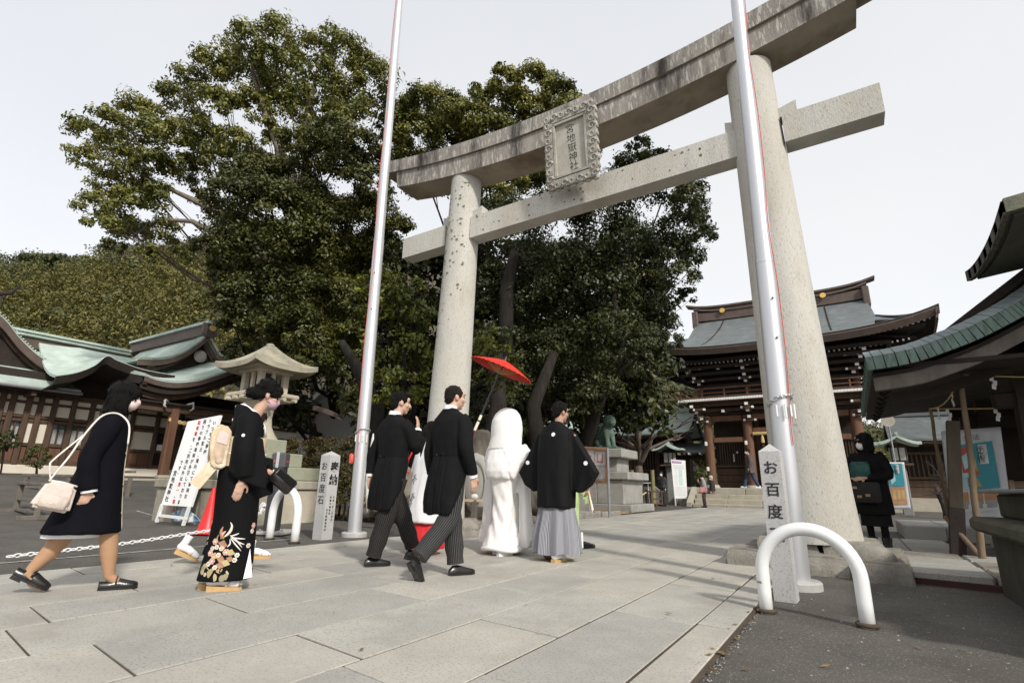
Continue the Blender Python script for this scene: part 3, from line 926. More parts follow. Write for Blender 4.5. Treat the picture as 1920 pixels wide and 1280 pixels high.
# --- the big trees behind the torii
T1 = [(463,75,36),(520,68,40),(585,95,40),(650,100,42),(700,145,42),(400,130,42),(460,135,40),(530,140,45),(600,150,45),(660,180,45),(712,200,32),(360,150,32),(330,185,34),(400,190,35),(470,200,38),(540,210,40),(610,220,40),(310,215,28),(250,205,34),(205,235,36),(165,250,34),(158,292,28),(215,280,36),(270,260,38),(330,255,35),(385,250,35),(440,265,35),(300,310,36),(245,335,35),(200,345,34),(182,388,35),(240,390,40),(300,370,34),(350,310,34),(400,320,30),(195,425,30),(250,440,36),(310,430,30),(215,462,20),(270,475,22),(340,470,25),(480,300,30),(550,270,35),(500,110,30),(430,100,28),(620,70,26),(365,225,26),(505,250,28),(370,370,22),(280,230,24),(420,290,34),(360,270,30),(520,330,36),(590,250,34),(560,180,30),(500,170,30),(640,230,34),(430,190,28),(340,330,26),(265,370,26),(235,300,28)]
c1 = px_clumps(T1, 19.5, 1.3, 1)
def t1_extra(lb):
    lb.tube([D(560, 470, 18), D(480, 420, 18.6), D(390, 388, 19), D(330, 360, 19.3), D(270, 330, 19.5)], [.2, .16, .12, .08, .04], 8)
    lb.tube([D(560, 520, 18), D(470, 470, 18.6), D(360, 415, 19), D(300, 412, 19.3), D(250, 440, 19.5)], [.18, .13, .09, .06, .03], 8)
    lb.tube([D(560, 470, 18.5), D(545, 330, 19), D(500, 220, 19.5), D(470, 130, 19.5)], [.26, .2, .12, .05], 8)
    lb.tube([D(560, 470, 18.5), D(575, 320, 19), D(580, 200, 19.5), D(600, 110, 19.5)], [.26, .18, .11, .04], 8)
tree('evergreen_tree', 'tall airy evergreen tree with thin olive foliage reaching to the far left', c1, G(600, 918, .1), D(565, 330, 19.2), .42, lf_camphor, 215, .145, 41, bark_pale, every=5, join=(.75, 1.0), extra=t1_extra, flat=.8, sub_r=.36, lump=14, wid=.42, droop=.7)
T2 = [(480,345,62),(545,345,60),(430,375,48),(505,395,75),(590,390,60),(440,420,55),(620,262,48),(665,275,46),(590,285,42),(650,315,50),(700,300,35),(690,345,45),(480,475,75),(565,470,80),(640,430,70),(650,500,70),(430,500,48),(540,550,75),(620,570,70),(470,560,60),(420,565,40),(560,620,60),(640,640,55),(500,630,50),(700,400,50),(705,470,50),(740,440,45),(715,540,45),(440,615,34),(590,680,45),(655,710,40),(400,470,35),(520,690,40),(450,660,30)]
c2 = px_clumps(T2, 16.5, 1.2, 2)
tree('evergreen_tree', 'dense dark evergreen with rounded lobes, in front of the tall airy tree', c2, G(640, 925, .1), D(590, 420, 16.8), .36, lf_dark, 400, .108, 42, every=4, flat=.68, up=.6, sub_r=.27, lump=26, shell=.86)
T3 = [(950,152,30),(1000,160,42),(1045,182,38),(925,195,42),(985,212,48),(1065,215,36),(795,202,46),(845,208,38),(880,222,38),(775,255,50),(845,265,55),(915,265,55),(1000,275,55),(755,300,42),(760,225,32),(1100,235,30),(900,180,24),(940,130,14),(730,240,28),(800,330,50),(1080,270,45),(845,335,42),(890,310,42),(955,335,42),(1010,345,40),(920,360,40)]
c3 = px_clumps(T3, 20.5, 1.2, 3)
tree('evergreen_tree', 'olive topped evergreen rising above the middle of the torii lintel', c3, G(905, 928, .1), D(900, 300, 20.5), .38, lf_camphor, 330, .135, 43, every=7, join=(.75, 1.0), flat=.74, sub_r=.29, lump=20, shell=.86)
T4 = [(880,735,40),(930,755,42),(985,735,45),(1080,765,36),(900,790,30),(960,800,28),(1035,800,30),(870,690,30),(1250,350,48),(1295,375,42),(1180,330,48),(1225,300,36),(1200,278,24),(1150,400,80),(1050,430,80),(965,430,70),(1280,425,45),(1312,400,28),(1240,470,60),(1268,520,38),(1285,555,20),(1200,555,62),(1100,540,90),(1000,560,80),(935,540,60),(1150,640,70),(1222,618,42),(1060,660,75),(985,660,60),(930,640,45),(1180,678,38),(1125,735,44),(1050,750,40),(1244,590,24),(1215,660,36),(1320,440,24),(1300,480,26),(1170,470,60),(1080,600,60),(1255,640,22),(900,420,50)]
c4 = px_clumps(T4, 17.5, 1.3, 4)
def t4_extra(lb):
    lb.tube([D(1090, 860, 17), D(1120, 760, 17), D(1170, 650, 16.6), D(1150, 560, 17), D(1180, 450, 17.3)], [.26, .2, .14, .1, .06], 8)
    lb.tube([D(1150, 720, 16.3), D(1165, 690, 16.2), D(1200, 660, 16.3), D(1212, 630, 16.5)], [.09, .08, .07, .03], 7)
    lb.tube([D(955, 760, 16.8), D(948, 640, 16.8), D(950, 540, 17), D(965, 470, 17.2)], [.28, .25, .22, .15], 9)
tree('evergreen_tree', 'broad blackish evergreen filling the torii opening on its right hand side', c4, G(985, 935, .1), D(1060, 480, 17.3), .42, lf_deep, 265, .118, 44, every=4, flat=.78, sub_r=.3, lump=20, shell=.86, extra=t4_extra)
T5 = [(740,560,38),(782,600,40),(722,612,40),(762,652,45),(722,682,40),(788,685,34),(752,722,36),(700,640,26),(690,560,34),(700,520,30),(770,545,30),(735,745,28),(780,740,24),(930,640,30),(905,665,30),(925,700,30),(955,690,25),(940,720,22)]
c5 = px_clumps(T5, 12.2, .7, 5)
tree('shrub_tree', 'bright glossy leaved shrub tree growing between the left flagpole and the torii pillar', c5, G(770, 958, .1), D(760, 640, 12.3), .13, lf_bright, 190, .125, 45, flat=.8, sub_r=.36)
T6 = [(x, y, 62) for x in range(520, 1240, 62) for y in (500, 590, 680, 765)] + [(x, y, 40) for x in range(700, 1130, 50) for y in (830, 880)]
T6 = [t for t in T6 if not (540 < t[0] < 700 and t[1] > 680)]
c6 = px_clumps(T6, 24, 1.5, 6)
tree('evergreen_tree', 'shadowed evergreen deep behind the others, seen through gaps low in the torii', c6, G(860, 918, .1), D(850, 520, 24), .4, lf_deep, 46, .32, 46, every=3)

# trunks standing in the shade
def bare_trunk(pts, rr, label):
    root = thing('tree_trunk', Vector(pts[0]), label, 'tree trunk', None)
    mb = MB(); mb.tube(pts, rr, 12); mb.build('trunk', bark, root, smooth=True)
    return root
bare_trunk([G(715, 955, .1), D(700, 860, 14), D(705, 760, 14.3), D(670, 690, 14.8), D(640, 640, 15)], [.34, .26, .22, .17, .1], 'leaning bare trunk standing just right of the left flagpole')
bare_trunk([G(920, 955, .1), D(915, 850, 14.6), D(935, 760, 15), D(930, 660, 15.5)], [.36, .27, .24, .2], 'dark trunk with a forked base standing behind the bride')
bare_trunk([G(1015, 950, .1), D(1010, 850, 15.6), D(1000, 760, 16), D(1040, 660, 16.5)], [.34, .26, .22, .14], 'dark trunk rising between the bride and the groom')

# hedge and clipped bushes
def bush(name, label, cl, mat, dens, L, seed, cat, stem=None, loc=None, **kw):
    root = thing(name, loc, label, cat)
    leaf_mesh('foliage', leaf_cloud(cl, dens, L, seed, **kw), mat, root)
    mb = MB()
    for (c, r) in cl[::3]:
        a = Vector((c.x * .3 + loc[0] * .7, c.y * .3 + loc[1] * .7, loc[2])) if stem else Vector((c.x, c.y, loc[2] - .05))
        mb.tube([a, (a + c) / 2 + Vector((.05, 0, 0)), c], [.03, .022, .012], 5)
    mb.build('stem', bark, root)
    return root
hd = []
rr_ = random.Random(9)
for x in range(528, 672, 13):
    for y, dd in ((842, 1.2), (868, .4), (896, 0), (924, -.1)):
        d = 12.6 + dd - (x - 528) * .006
        hd.append((D(x + rr_.uniform(-5, 5), y + rr_.uniform(-4, 4), d), .27))
bush('hedge', 'wide clipped hedge with rusty olive leaves behind the left marker post', hd, lf_hedge, 520, .055, 61, 'hedge', loc=G(600, 948, .0), flat=.9, sub_r=.5, lump=12)
def bpx(lst, d): return [(D(x, y, d), r * d / FPX) for x, y, r in lst]
bush('round_bush', 'clipped dark bush in front of the office wall, left of the walking woman', bpx([(70, 850, 14), (58, 862, 12), (84, 860, 12), (70, 872, 14), (66, 838, 9), (80, 845, 9)], 18), lf_dark, 420, .07, 62, 'bush', True, D(69, 898, 18), flat=.9)
bush('pine_bush', 'pruned pine bush cut off by the left edge of the photo', bpx([(12, 815, 14), (0, 828, 16), (20, 832, 14), (5, 845, 14), (-14, 825, 18), (26, 820, 9)], 17), lf_deep, 420, .07, 63, 'bush', True, D(2, 905, 17), flat=.7)
# ------------------------------------------------------------------ shrine buildings
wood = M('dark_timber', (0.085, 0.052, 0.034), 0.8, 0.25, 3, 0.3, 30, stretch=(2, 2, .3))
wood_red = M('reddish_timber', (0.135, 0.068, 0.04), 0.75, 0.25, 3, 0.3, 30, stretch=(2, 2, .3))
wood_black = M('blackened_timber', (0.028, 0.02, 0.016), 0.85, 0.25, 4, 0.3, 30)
wood_grey = M('weathered_timber', (0.15, 0.13, 0.11), 0.85, 0.25, 5, 0.4, 30, stretch=(1, 1, .4), stain=(.07, .06, .05), stain_scale=3, stain_amt=.6)
plaster = M('cream_plaster', (0.66, 0.60, 0.50), 0.9, 0.05, 2, 0.1)
white_end = M('white_end_paint', (0.78, 0.77, 0.74), 0.8, 0.05, 6, 0.05)
copper = M('verdigris_copper', (0.41, 0.485, 0.43), 0.7, 0.12, 2.5, 0.25, 20, stain=(0.54, 0.615, 0.56), stain_scale=1.1, stain_amt=0.75, fine=(22, (.22, .28, .24), .6, .5))
copper_dark = M('dull_copper', (0.125, 0.14, 0.142), 0.6, 0.16, 2.5, 0.3, 25, stain=(0.20, 0.22, 0.222), stain_scale=1.3, stain_amt=0.6, stretch=(1, .4, 3))
copper_brown = M('brown_copper', (0.10, 0.072, 0.06), 0.6, 0.2, 3, 0.2)
copper_gable = M('streaked_copper', (0.13, 0.19, 0.165), 0.6, 0.2, 4, 0.3, 30, stain=(0.06, 0.075, 0.055), stain_scale=5, stain_amt=0.9, stretch=(3, 3, 1))
gold = M('gilt', (0.75, 0.5, 0.14), 0.35, 0.1, 20, 0.1, metal=0.7)
straw = M('straw_rope', (0.55, 0.40, 0.18), 0.9, 0.2, 30, 0.4)
step_stone = M('step_stone', (0.40, 0.37, 0.30), 0.9, 0.12, 2, 0.35, 50, stain=(.3, .27, .2), stain_scale=1.5, stain_amt=.6)
glass = M('window_glass', (0.05, 0.055, 0.06), 0.12, 0.1, 2, 0.0, spec=0.8)
curtain = M('pale_curtain', (0.34, 0.34, 0.33), 0.9, 0.3, 14, 0.1, stretch=(9, 9, .2))

def irimoya(root, cx, cy, a, b, rh, zr, ze, tg, up, mat, edge_mat, th=.22, ax='X', name='roof', con=1.55, gable_mat=None, nu=40, nv=18, hipcon=1.4):
    """hip-and-gable roof; ridge along ax, eave half sizes a (along ridge) and b; returns z(x,y) of the front slope"""
    def W(x, y, z): return (cx + x, cy + y, z) if ax == 'X' else (cx + y, cy + x, z)
    def prof(t): return ze + (zr - ze) * (1 - t) ** con
    def half(t):
        if t <= tg: return rh + .16 * math.sin(t / tg * 1.57)
        return rh + .16 + (a - rh - .16) * ((t - tg) / (1 - tg)) ** .95
    def upz(x, t): return up * (abs(x) / a) ** 3.4 * t * t
    for s in (-1, 1):
        mb = MB()
        mb.sheet(lambda u, v: W((2 * u - 1) * half(v), s * b * v, prof(v) + upz((2 * u - 1) * half(v), v)), nu, nv, .07)
        mb.build(name + '_slope', mat, root, smooth=35)
        # eave fascia
        mb = MB()
        mb.sheet(lambda u, v: W((2 * u - 1) * a, s * (b - .16 * v), ze + upz((2 * u - 1) * a, 1) - th * v - .02), nu, 1, .12, (0, 0, -1))
        mb.build('eave_edge', edge_mat, root)
        # hip side
        mb = MB()
        zt = prof(tg)
        def side(u, v):
            t = tg + (1 - tg) * v
            x = half(t); y = (2 * u - 1) * b * t
            f = abs(2 * u - 1)
            return W(s * x, y, prof(t) + up * (f ** 3.4) * t * t)
        mb.sheet(side, 22, 10, .07); mb.build(name + '_hip', mat, root, smooth=35)
        mb = MB()
        mb.sheet(lambda u, v: W(s * (a - .16 * v), (2 * u - 1) * b, ze + up * abs(2 * u - 1) ** 3.4 - th * v - .02), 22, 1, .12, (0, 0, -1))
        mb.build('eave_edge', edge_mat, root)
        # gable wall and barge board
        gm = MB()
        pts = [W(s * (rh - .45), y_, prof(abs(y_) / b) - .06) for y_ in np.linspace(-b * tg, b * tg, 17)]
        gm.prism(pts, Vector(W(s * .05, 0, 0)) - Vector(W(0, 0, 0)))
        gm.build('gable_wall', gable_mat or wood_black, root)
        for q in (-1, 1):
            bm_ = MB()
            bm_.sheet(lambda u, v: W(s * (half(u * tg) - .03), q * b * tg * u, prof(u * tg) - .05 - .26 * v), 12, 1, .1, Vector(W(-s, 0, 0)) - Vector(W(0, 0, 0)))
            bm_.build('barge_board', edge_mat, root)
    return W, prof, upz

def ridge_beam(root, W, rh, zr, h, w_, mat, flare=.28, ext=.45):
    mb = MB(); n = 16
    for (z0, z1, ww, e) in ((zr - .06, zr + h * .55, w_, 0), (zr + h * .55, zr + h * .68, w_ * 1.35, ext * .25), (zr + h * .68, zr + h * .86, w_ * .9, 0), (zr + h * .86, zr + h, w_ * 1.5, ext)):
        mb.sheet(lambda u, v: W((2 * u - 1) * (rh + e), (v - .5) * ww, z1 + flare * abs(2 * u - 1) ** 5 * (1 if e else .25)), n, 2, z1 - z0)
    mb.build('ridge', mat, root)
    for s in (-1, 1):
        mb = MB(); c = Vector(W(s * (rh + .02), 0, zr + h * .1))
        mb.bb(c, (.34, w_ * 2.2, h * 1.3) if abs(Vector(W(1, 0, 0)).x - Vector(W(0, 0, 0)).x) > .5 else (w_ * 2.2, .34, h * 1.3), .05)
        mb.build('ridge_end', mat, root)

def build_gate():
    X0, XB = -2.62, -2.95       # roof centre, body centre
    Y0 = 33.5
    root = thing('shrine_gate', (XB, Y0, 0), 'two storey dark timber shrine gate with grey copper roof at the end of the path', 'shrine gate')
    a, b, rh = 6.85, 5.15, 4.55
    W, prof, upz = irimoya(root, X0, Y0, a, b, rh, 11.15, 8.15, .42, .75, copper_dark, copper_brown, th=.28, con=1.5)
    ridge_beam(root, W, rh, 11.15, .85, .42, copper_brown, .35, .55)
    for x in (-2.9, 2.55):
        for s in (-1,):
            mb = MB(); c = Vector(W(x, s * .34, 11.62)); mb.tube([c, c + Vector((0, -.06, 0))], [.17, .15], 14); mb.build('gilt_crest', gold, root, smooth=40)
            mb = MB(); mb.tube([Vector(W(x + .02 * k - (.9 if x < 0 else 0) * (k / 8) ** 1.3, -.25 - k * .42, prof((.25 + k * .42) / b) + .03)) for k in range(9)], .035, 6); mb.build('roof_cable', wood_black, root)
    # rafters in two tiers, white tips
    for tier, (yo, zo, n, h) in enumerate(((b - .42, 7.86, 62, .1), (b - 1.25, 7.52, 54, .1))):
        rf, tp = MB(), MB()
        hx = a - .35 - tier * .8
        for i in range(n):
            x = -hx + 2 * hx * i / (n - 1)
            uz = upz(x, 1) * (.85 - .3 * tier)
            p0 = Vector(W(x, -yo, zo + uz)); p1 = Vector(W(x * .93, -yo + 2.4, zo + .75 + uz * .2))
            rf.beam(p0, p1, .085, h)
            d = (p0 - p1).normalized()
            tp.beam(p0 + d * .006, p0 + d * .02, .08, h * .95)
        rf.build('rafters', wood_black, root, kind='stuff'); tp.build('rafter_tips', white_end, root, kind='stuff')
        rf = MB()
        for sx in (-1, 1):
            for i in range(int(n * .8)):
                y = -(yo) + 2 * yo * i / (n * .8 - 1)
                p0 = Vector(W(sx * (hx + .3), y, zo + upz(a, 1) * abs(y / b) ** 3.4 * .8)); p1 = Vector(W(sx * (hx - 2.0), y * .95, zo + .75))
                rf.beam(p0, p1, .085, h)
        rf.build('rafters', wood_black, root, kind='stuff')
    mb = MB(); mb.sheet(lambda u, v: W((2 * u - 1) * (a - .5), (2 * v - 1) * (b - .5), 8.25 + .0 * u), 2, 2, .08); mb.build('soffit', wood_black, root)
    # corbel steps narrowing to the upper wall
    bw, bd = 3.75, 2.75
    for i in range(5):
        e = 1.5 - i * .34; z = 7.62 - i * .30
        for s in (-1, 1):
            mb = MB(); mb.bb((XB, Y0 + s * (bd + e), z), (2 * (bw + e), .2, .17), .02); mb.build('bracket_beam', wood_black, root)
            mb = MB(); mb.bb((XB + s * (bw + e), Y0, z), (.2, 2 * (bd + e), .17), .02); mb.build('bracket_beam', wood_black, root)
    def cluster(x, z, s, n, yb, diag=0):
        """a stepped bracket arm set with white painted ends"""
        for i in range(n):
            y = yb - .30 * (n - 1 - i); zz = z - .30 * i + .12
            zz = z - .30 * (n - 1 - (n - 1 - i))
            m_ = MB(); m_.bb((x + diag * .3 * (n - 1 - i), y + .35, zz), (.17, .9, .15), .015); o = m_.build('bracket', wood, root)
            m_ = MB(); m_.box((x + diag * .3 * (n - 1 - i), y - .107, zz), (.165, .012, .145)); m_.build('painted_end', white_end, o)
            if i % 2 == 0:
                m_ = MB(); m_.bb((x, y + .1, zz - .17), (.62, .15, .13), .015); o2 = m_.build('bracket', wood, root)
                for sx in (-1, 1):
                    e_ = MB(); e_.box((x + sx * .315, y + .1, zz - .17), (.012, .13, .11)); e_.box((x + sx * .26, y + .02, zz - .17), (.09, .012, .11)); e_.build('painted_end', white_end, o2)
    for i, x in enumerate((-3.7, -1.25, 1.25, 3.7)):
        cluster(XB + x, 7.45, 1, 4, Y0 - bd - .35, (-1 if i == 0 else 1 if i == 3 else 0) * .6)
        cluster(XB + x, 5.22, 1, 3, Y0 - bd - .35, (-1 if i == 0 else 1 if i == 3 else 0) * .6)
    for x in (-2.5, 0, 2.5):
        m_ = MB(); m_.bb((XB + x, Y0 - bd - .6, 7.25), (.16, .8, .15), .015); o = m_.build('bracket', wood, root)
        m_ = MB(); m_.box((XB + x, Y0 - bd - 1.007, 7.25), (.155, .012, .14)); m_.build('painted_end', white_end, o)
        m_ = MB(); m_.bb((XB + x, Y0 - bd - .35, 4.95), (.16, .6, .15), .015); o = m_.build('bracket', wood, root)
        m_ = MB(); m_.box((XB + x, Y0 - bd - .657, 4.95), (.155, .012, .14)); m_.build('painted_end', white_end, o)
    # upper storey wall
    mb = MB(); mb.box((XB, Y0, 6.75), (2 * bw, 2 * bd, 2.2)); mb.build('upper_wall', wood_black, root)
    for x in (-3.75, -1.25, 1.25, 3.75):
        mb = MB(); mb.tube([(XB + x, Y0 - bd - .02, 5.6), (XB + x, Y0 - bd - .02, 7.3)], .17, 14); mb.build('upper_post', wood, root, smooth=40)
    # balcony
    dk = 4.75; dy = 3.75
    mb = MB(); mb.box((XB, Y0, 5.5), (2 * dk, 2 * dy, .1)); mb.build('balcony_floor', wood, root)
    for s in (-1, 1):
        mb = MB(); mb.box((XB, Y0 + s * (dy + .012), 5.56), (2 * dk + .04, .02, .13)); mb.build('balcony_edge', white_end, root)
        mb = MB(); mb.box((XB + s * (dk + .012), Y0, 5.56), (.02, 2 * dy, .13)); mb.build('balcony_edge', white_end, root)
        for z, t in ((5.72, .07), (5.93, .05), (6.18, .075)):
            mb = MB(); mb.beam((XB - dk - .25, Y0 + s * (dy - .12), z), (XB + dk + .25, Y0 + s * (dy - .12), z), t, t); mb.build('rail', wood_red, root)
            mb = MB(); mb.beam((XB + s * (dk - .12), Y0 - dy, z), (XB + s * (dk - .12), Y0 + dy, z), t, t); mb.build('rail', wood_red, root)
        for i in range(9):
            mb = MB(); x = XB - dk + .12 + (2 * dk - .24) * i / 8; mb.box((x, Y0 + s * (dy - .12), 5.88), (.075, .075, .6)); mb.build('rail_post', wood_red, root)
    ws = MB()
    for i in range(70):
        x = XB - dk + 2 * dk * (i + .5) / 70
        ws.box((x, Y0 - dy - .026, 5.56), (.012, .008, .128))
    ws.build('edge_joint', M('joint_grey', (.4, .4, .38), .8), root, kind='stuff')
    for z, yy in ((5.35, dy - .5), (5.1, dy - 1.0)):
        mb = MB(); mb.bb((XB, Y0 - yy, z), (2 * dk - .6, .2, .2), .02); mb.build('bracket_beam', wood, root)
    # lower storey
    zb = .93
    for j, y in enumerate((Y0 - 2.7, Y0, Y0 + 2.7)):
        for x in (-3.5, -1.45, 1.45, 3.5):
            mb = MB(); mb.tube([(XB + x, y, zb), (XB + x, y, 4.75)], .24, 18); o = mb.build('post', wood_red, root, smooth=40)
            mb = MB(); mb.tube([(XB + x, y, zb), (XB + x, y, zb + .14)], [.4, .33], 18); mb.build('post_base', step_stone, o, smooth=40)
            if j == 0:
                for zz in (3.25, 1.9):
                    mb = MB(); mb.bb((XB + x - .12, y - .25, zz), (.13, .1, .22), .02); mb.build('fitting', white_plastic, o)
    for z, h in ((4.62, .3), (3.9, .26)):
        for xa, xb in ((-3.26, -1.69), (-1.21, 1.21), (1.69, 3.26)):
            zz = z + (.02 if xa == -1.21 else 0) - (.45 if (z == 3.9 and xa != -1.21) else 0)
            mb = MB(); mb.bb((XB + (xa + xb) / 2, Y0 - 2.7, zz), (xb - xa, .2, h), .02); mb.build('tie_beam', wood_red, root)
    for sx in (-1, 1):     # side bays: plank dado with lattice above, set back
        xa, xb = (1.69, 3.26) if sx > 0 else (-3.26, -1.69)
        yb = Y0 - 1.5; xm = XB + (xa + xb) / 2
        mb = MB(); mb.box((xm, yb + .12, 2.7), (xb - xa + .3, .06, 3.6)); mb.build('bay_back', wood_black, root)
        for k in range(3):
            mb = MB(); mb.bb((xm, yb, 1.08 + .36 * k), (xb - xa + .3, .06, .34), .01); mb.build('dado_plank', wood, root)
        for k in range(12):
            mb = MB(); mb.box((XB + xa + (xb - xa) * (k + .5) / 12, yb, 2.75), (.05, .05, 1.35)); mb.build('lattice_bar', wood, root)
        mb = MB(); mb.bb((xm, yb - .03, 3.45), (xb - xa + .3, .12, .14), .01); mb.build('tie_beam', wood, root)
        mb = MB(); mb.bb((xm, yb - .03, 2.1), (xb - xa + .3, .12, .14), .01); mb.build('tie_beam', wood, root)
        mb = MB(); mb.box((xm, yb - .08, 2.55), (.05, .02, .42)); mb.box((xm + .2, yb - .08, 2.85), (.09, .02, .1)); mb.build('paper_slip', white_end, root)
        # side walls of the passage
        mb = MB(); mb.box((XB + sx * 1.45, Y0, 2.3), (.08, 5.0, 2.8)); mb.build('passage_wall', wood, root)
    mb = MB(); mb.box((XB, Y0 + 2.4, 4.4), (3, .1, 1.1)); mb.build('passage_lintel', wood, root)
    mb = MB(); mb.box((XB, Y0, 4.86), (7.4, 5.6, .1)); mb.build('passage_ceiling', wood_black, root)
    for sx in (-1, 1):
        mb = MB(); mb.bb((XB + sx * .72, Y0 + .3, 2.4), (1.3, .08, 2.9), .02); o = mb.build('door', wood, root)
        for k in range(5):
            for q in range(3):
                g = MB(); g.box((XB + sx * .72 - .4 + .4 * q, Y0 + .25, 1.35 + .5 * k), (.1, .02, .1)); g.build('door_boss', gold, o)
    # straw rope with tassels under the central beam
    rp = MB()
    for ph in (0, 2.09, 4.19):
        rp.tube([(XB - 1.2 + 2.4 * i / 60, Y0 - 2.92 + .045 * math.cos(i * .9 + ph), 3.72 + .045 * math.sin(i * .9 + ph)) for i in range(61)], .045, 6)
    o = rp.build('straw_rope', straw, root, smooth=True)
    for x in (-.75, 0, .75):
        m_ = MB(); m_.tube([(XB + x, Y0 - 2.92, 3.66), (XB + x, Y0 - 2.92, 3.5), (XB + x, Y0 - 2.92, 3.24)], [.03, .07, .09], 8); m_.build('rope_tassel', straw, o)
    # stone platform and steps
    for xx in range(6):
        mb = MB(); mb.bb((XB - 4.15 + 1.66 * xx, Y0 - .4, .44), (1.645, 7.4, .96), .03); mb.build('platform_stone', step_stone, root)
    for k in range(3):
        for xx in range(5):
            mb = MB(); mb.bb((XB - 3.16 + 1.58 * xx, 29.05 - .4 * k + .0, .345 - .115 * 0 - k * .0 + (.33 - .23 * k) - .2 - .13), (1.565, .42, .5 + .0), .02)
            mb.build('step', step_stone, root)
    for sx in (-1, 1):
        mb = MB(); mb.prism([(XB + sx * 4.12 - .12, 29.3, -.05), (XB + sx * 4.12 - .12, 28.0, -.05), (XB + sx * 4.12 - .12, 28.0, .18), (XB + sx * 4.12 - .12, 29.3, .95)], (.24, 0, 0)); mb.build('step_cheek', step_stone, root)
build_gate()

def cloister(name, label, xa, xb, Y, zb, zw, zr, over, bays, mat, side):
    root = thing(name, ((xa + xb) / 2, Y, 0), label, 'shrine building')
    mb = MB(); mb.box(((xa + xb) / 2, Y + .6, (zb + zw) / 2), (xb - xa, 1.0, zw - zb)); mb.build('wall', wood_black, root)
    w_ = (xb - xa) / bays
    for i in range(bays + 1):
        mb = MB(); mb.bb((xa + w_ * i, Y, (zb + zw) / 2), (.2, .2, zw - zb), .02); mb.build('post', wood, root)
    for i in range(bays):
        for z, h in ((zb + .1, .2), (zb + .95, .12), (zw - .55, .14), (zw - .1, .2)):
            mb = MB(); mb.bb((xa + w_ * (i + .5), Y + .02, z), (w_ - .2, .14, h), .01); mb.build('rail', wood, root)
        for k in range(9):
            mb = MB(); mb.box((xa + w_ * i + .1 + (w_ - .2) * (k + .5) / 9, Y + .03, (zb + .95 + zw - .55) / 2), (.06, .05, zw - zb - 1.5)); mb.build('lattice_bar', wood, root)
        for k in range(2):
            mb = MB(); mb.bb((xa + w_ * (i + .5), Y + .05, zb + .35 + .34 * k), (w_ - .2, .05, .32), .01); mb.build('dado_plank', wood, root)
    mb = MB(); mb.box(((xa + xb) / 2, Y + .3, zb / 2 - .1), (xb - xa + .6, 1.6, zb + .2)); mb.build('plinth', step_stone, root)
    pr = lambda v: zr - (zr - zw - .05) * (v ** .72) if False else zw + .05 + (zr - zw - .05) * (1 - v) ** 1.35
    for s in (-1, 1):
        mb = MB(); mb.sheet(lambda u, v: (xa - .5 + (xb - xa + 1.0) * u, Y + .6 + s * over * v, pr(v) + .12 * abs(2 * u - 1) ** 6), 16, 10, .1)
        mb.build('roof_slope', mat, root, smooth=35)
        mb = MB(); mb.sheet(lambda u, v: (xa - .5 + (xb - xa + 1.0) * u, Y + .6 + s * (over - .03), pr(1) - .11 - .14 * v + .12 * abs(2 * u - 1) ** 6), 16, 1, .06, (0, -s, 0)); mb.build('eave_edge', wood_black, root)
        for q in (-1, 1):
            mb = MB(); xx = xb + .47 if q > 0 else xa - .47
            mb.sheet(lambda u, v: (xx, Y + .6 + s * over * u, pr(u) - .02 - .3 * v), 10, 1, .08, (-q, 0, 0)); mb.build('barge_board', wood_black, root)
    mb = MB(); mb.bb(((xa + xb) / 2, Y + .6, zr + .12), (xb - xa + 1.2, .42, .42), .06); mb.build('ridge', copper_dark if mat is not copper else copper, root)
    rt = MB(); n = int((xb - xa) / .3)
    for i in range(n):
        x = xa - .3 + (xb - xa + .6) * i / (n - 1); rt.beam((x, Y + .6 - over + .15, pr(1) - .2), (x, Y + .3, zw + .15), .08, .09)
    rt.build('rafters', wood_black, root, kind='stuff')
    return root
cloister('cloister', 'long low cloister with pale green copper roof left of the gate, behind the bare tree', -19.0, -8.2, 33.0, .95, 4.0, 5.5, 2.1, 6, copper, -1)
cloister('cloister', 'lower grey roofed cloister to the right of the gate, behind the loudspeaker', 2.3, 14.0, 33.5, .6, 3.3, 4.7, 1.9, 6, copper_dark, 1)

def side_passage():
    root = thing('side_gate', (-7.3, 32.6, 0), 'small dark roofed side passage joining the cloister to the gate', 'side gate')
    mb = MB(); mb.sheet(lambda u, v: (-9.3 + 2.75 * u, 31.4 + 1.6 * v, 2.95 + .55 * v), 4, 4, .12); mb.build('roof_slope', copper_dark, root)
    for k in range(9):
        m_ = MB(); m_.box((-9.2 + .3 * k, 31.45, 2.78), (.09, .5, .1)); m_.build('rafter', white_end if k % 2 else wood, root)
    m_ = MB(); m_.bb((-8.2, 32.4, 2.68), (2.6, .2, .3), .02); m_.build('lintel', wood_black, root)
    m_ = MB(); m_.bb((-9.0, 32.5, 1.8), (.9, .2, 1.7), .02); m_.build('door_leaf', wood, root)
    m_ = MB(); m_.bb((-8.35, 32.45, 1.7), (.16, .2, 1.9), .02); m_.build('post', wood, root)
side_passage()

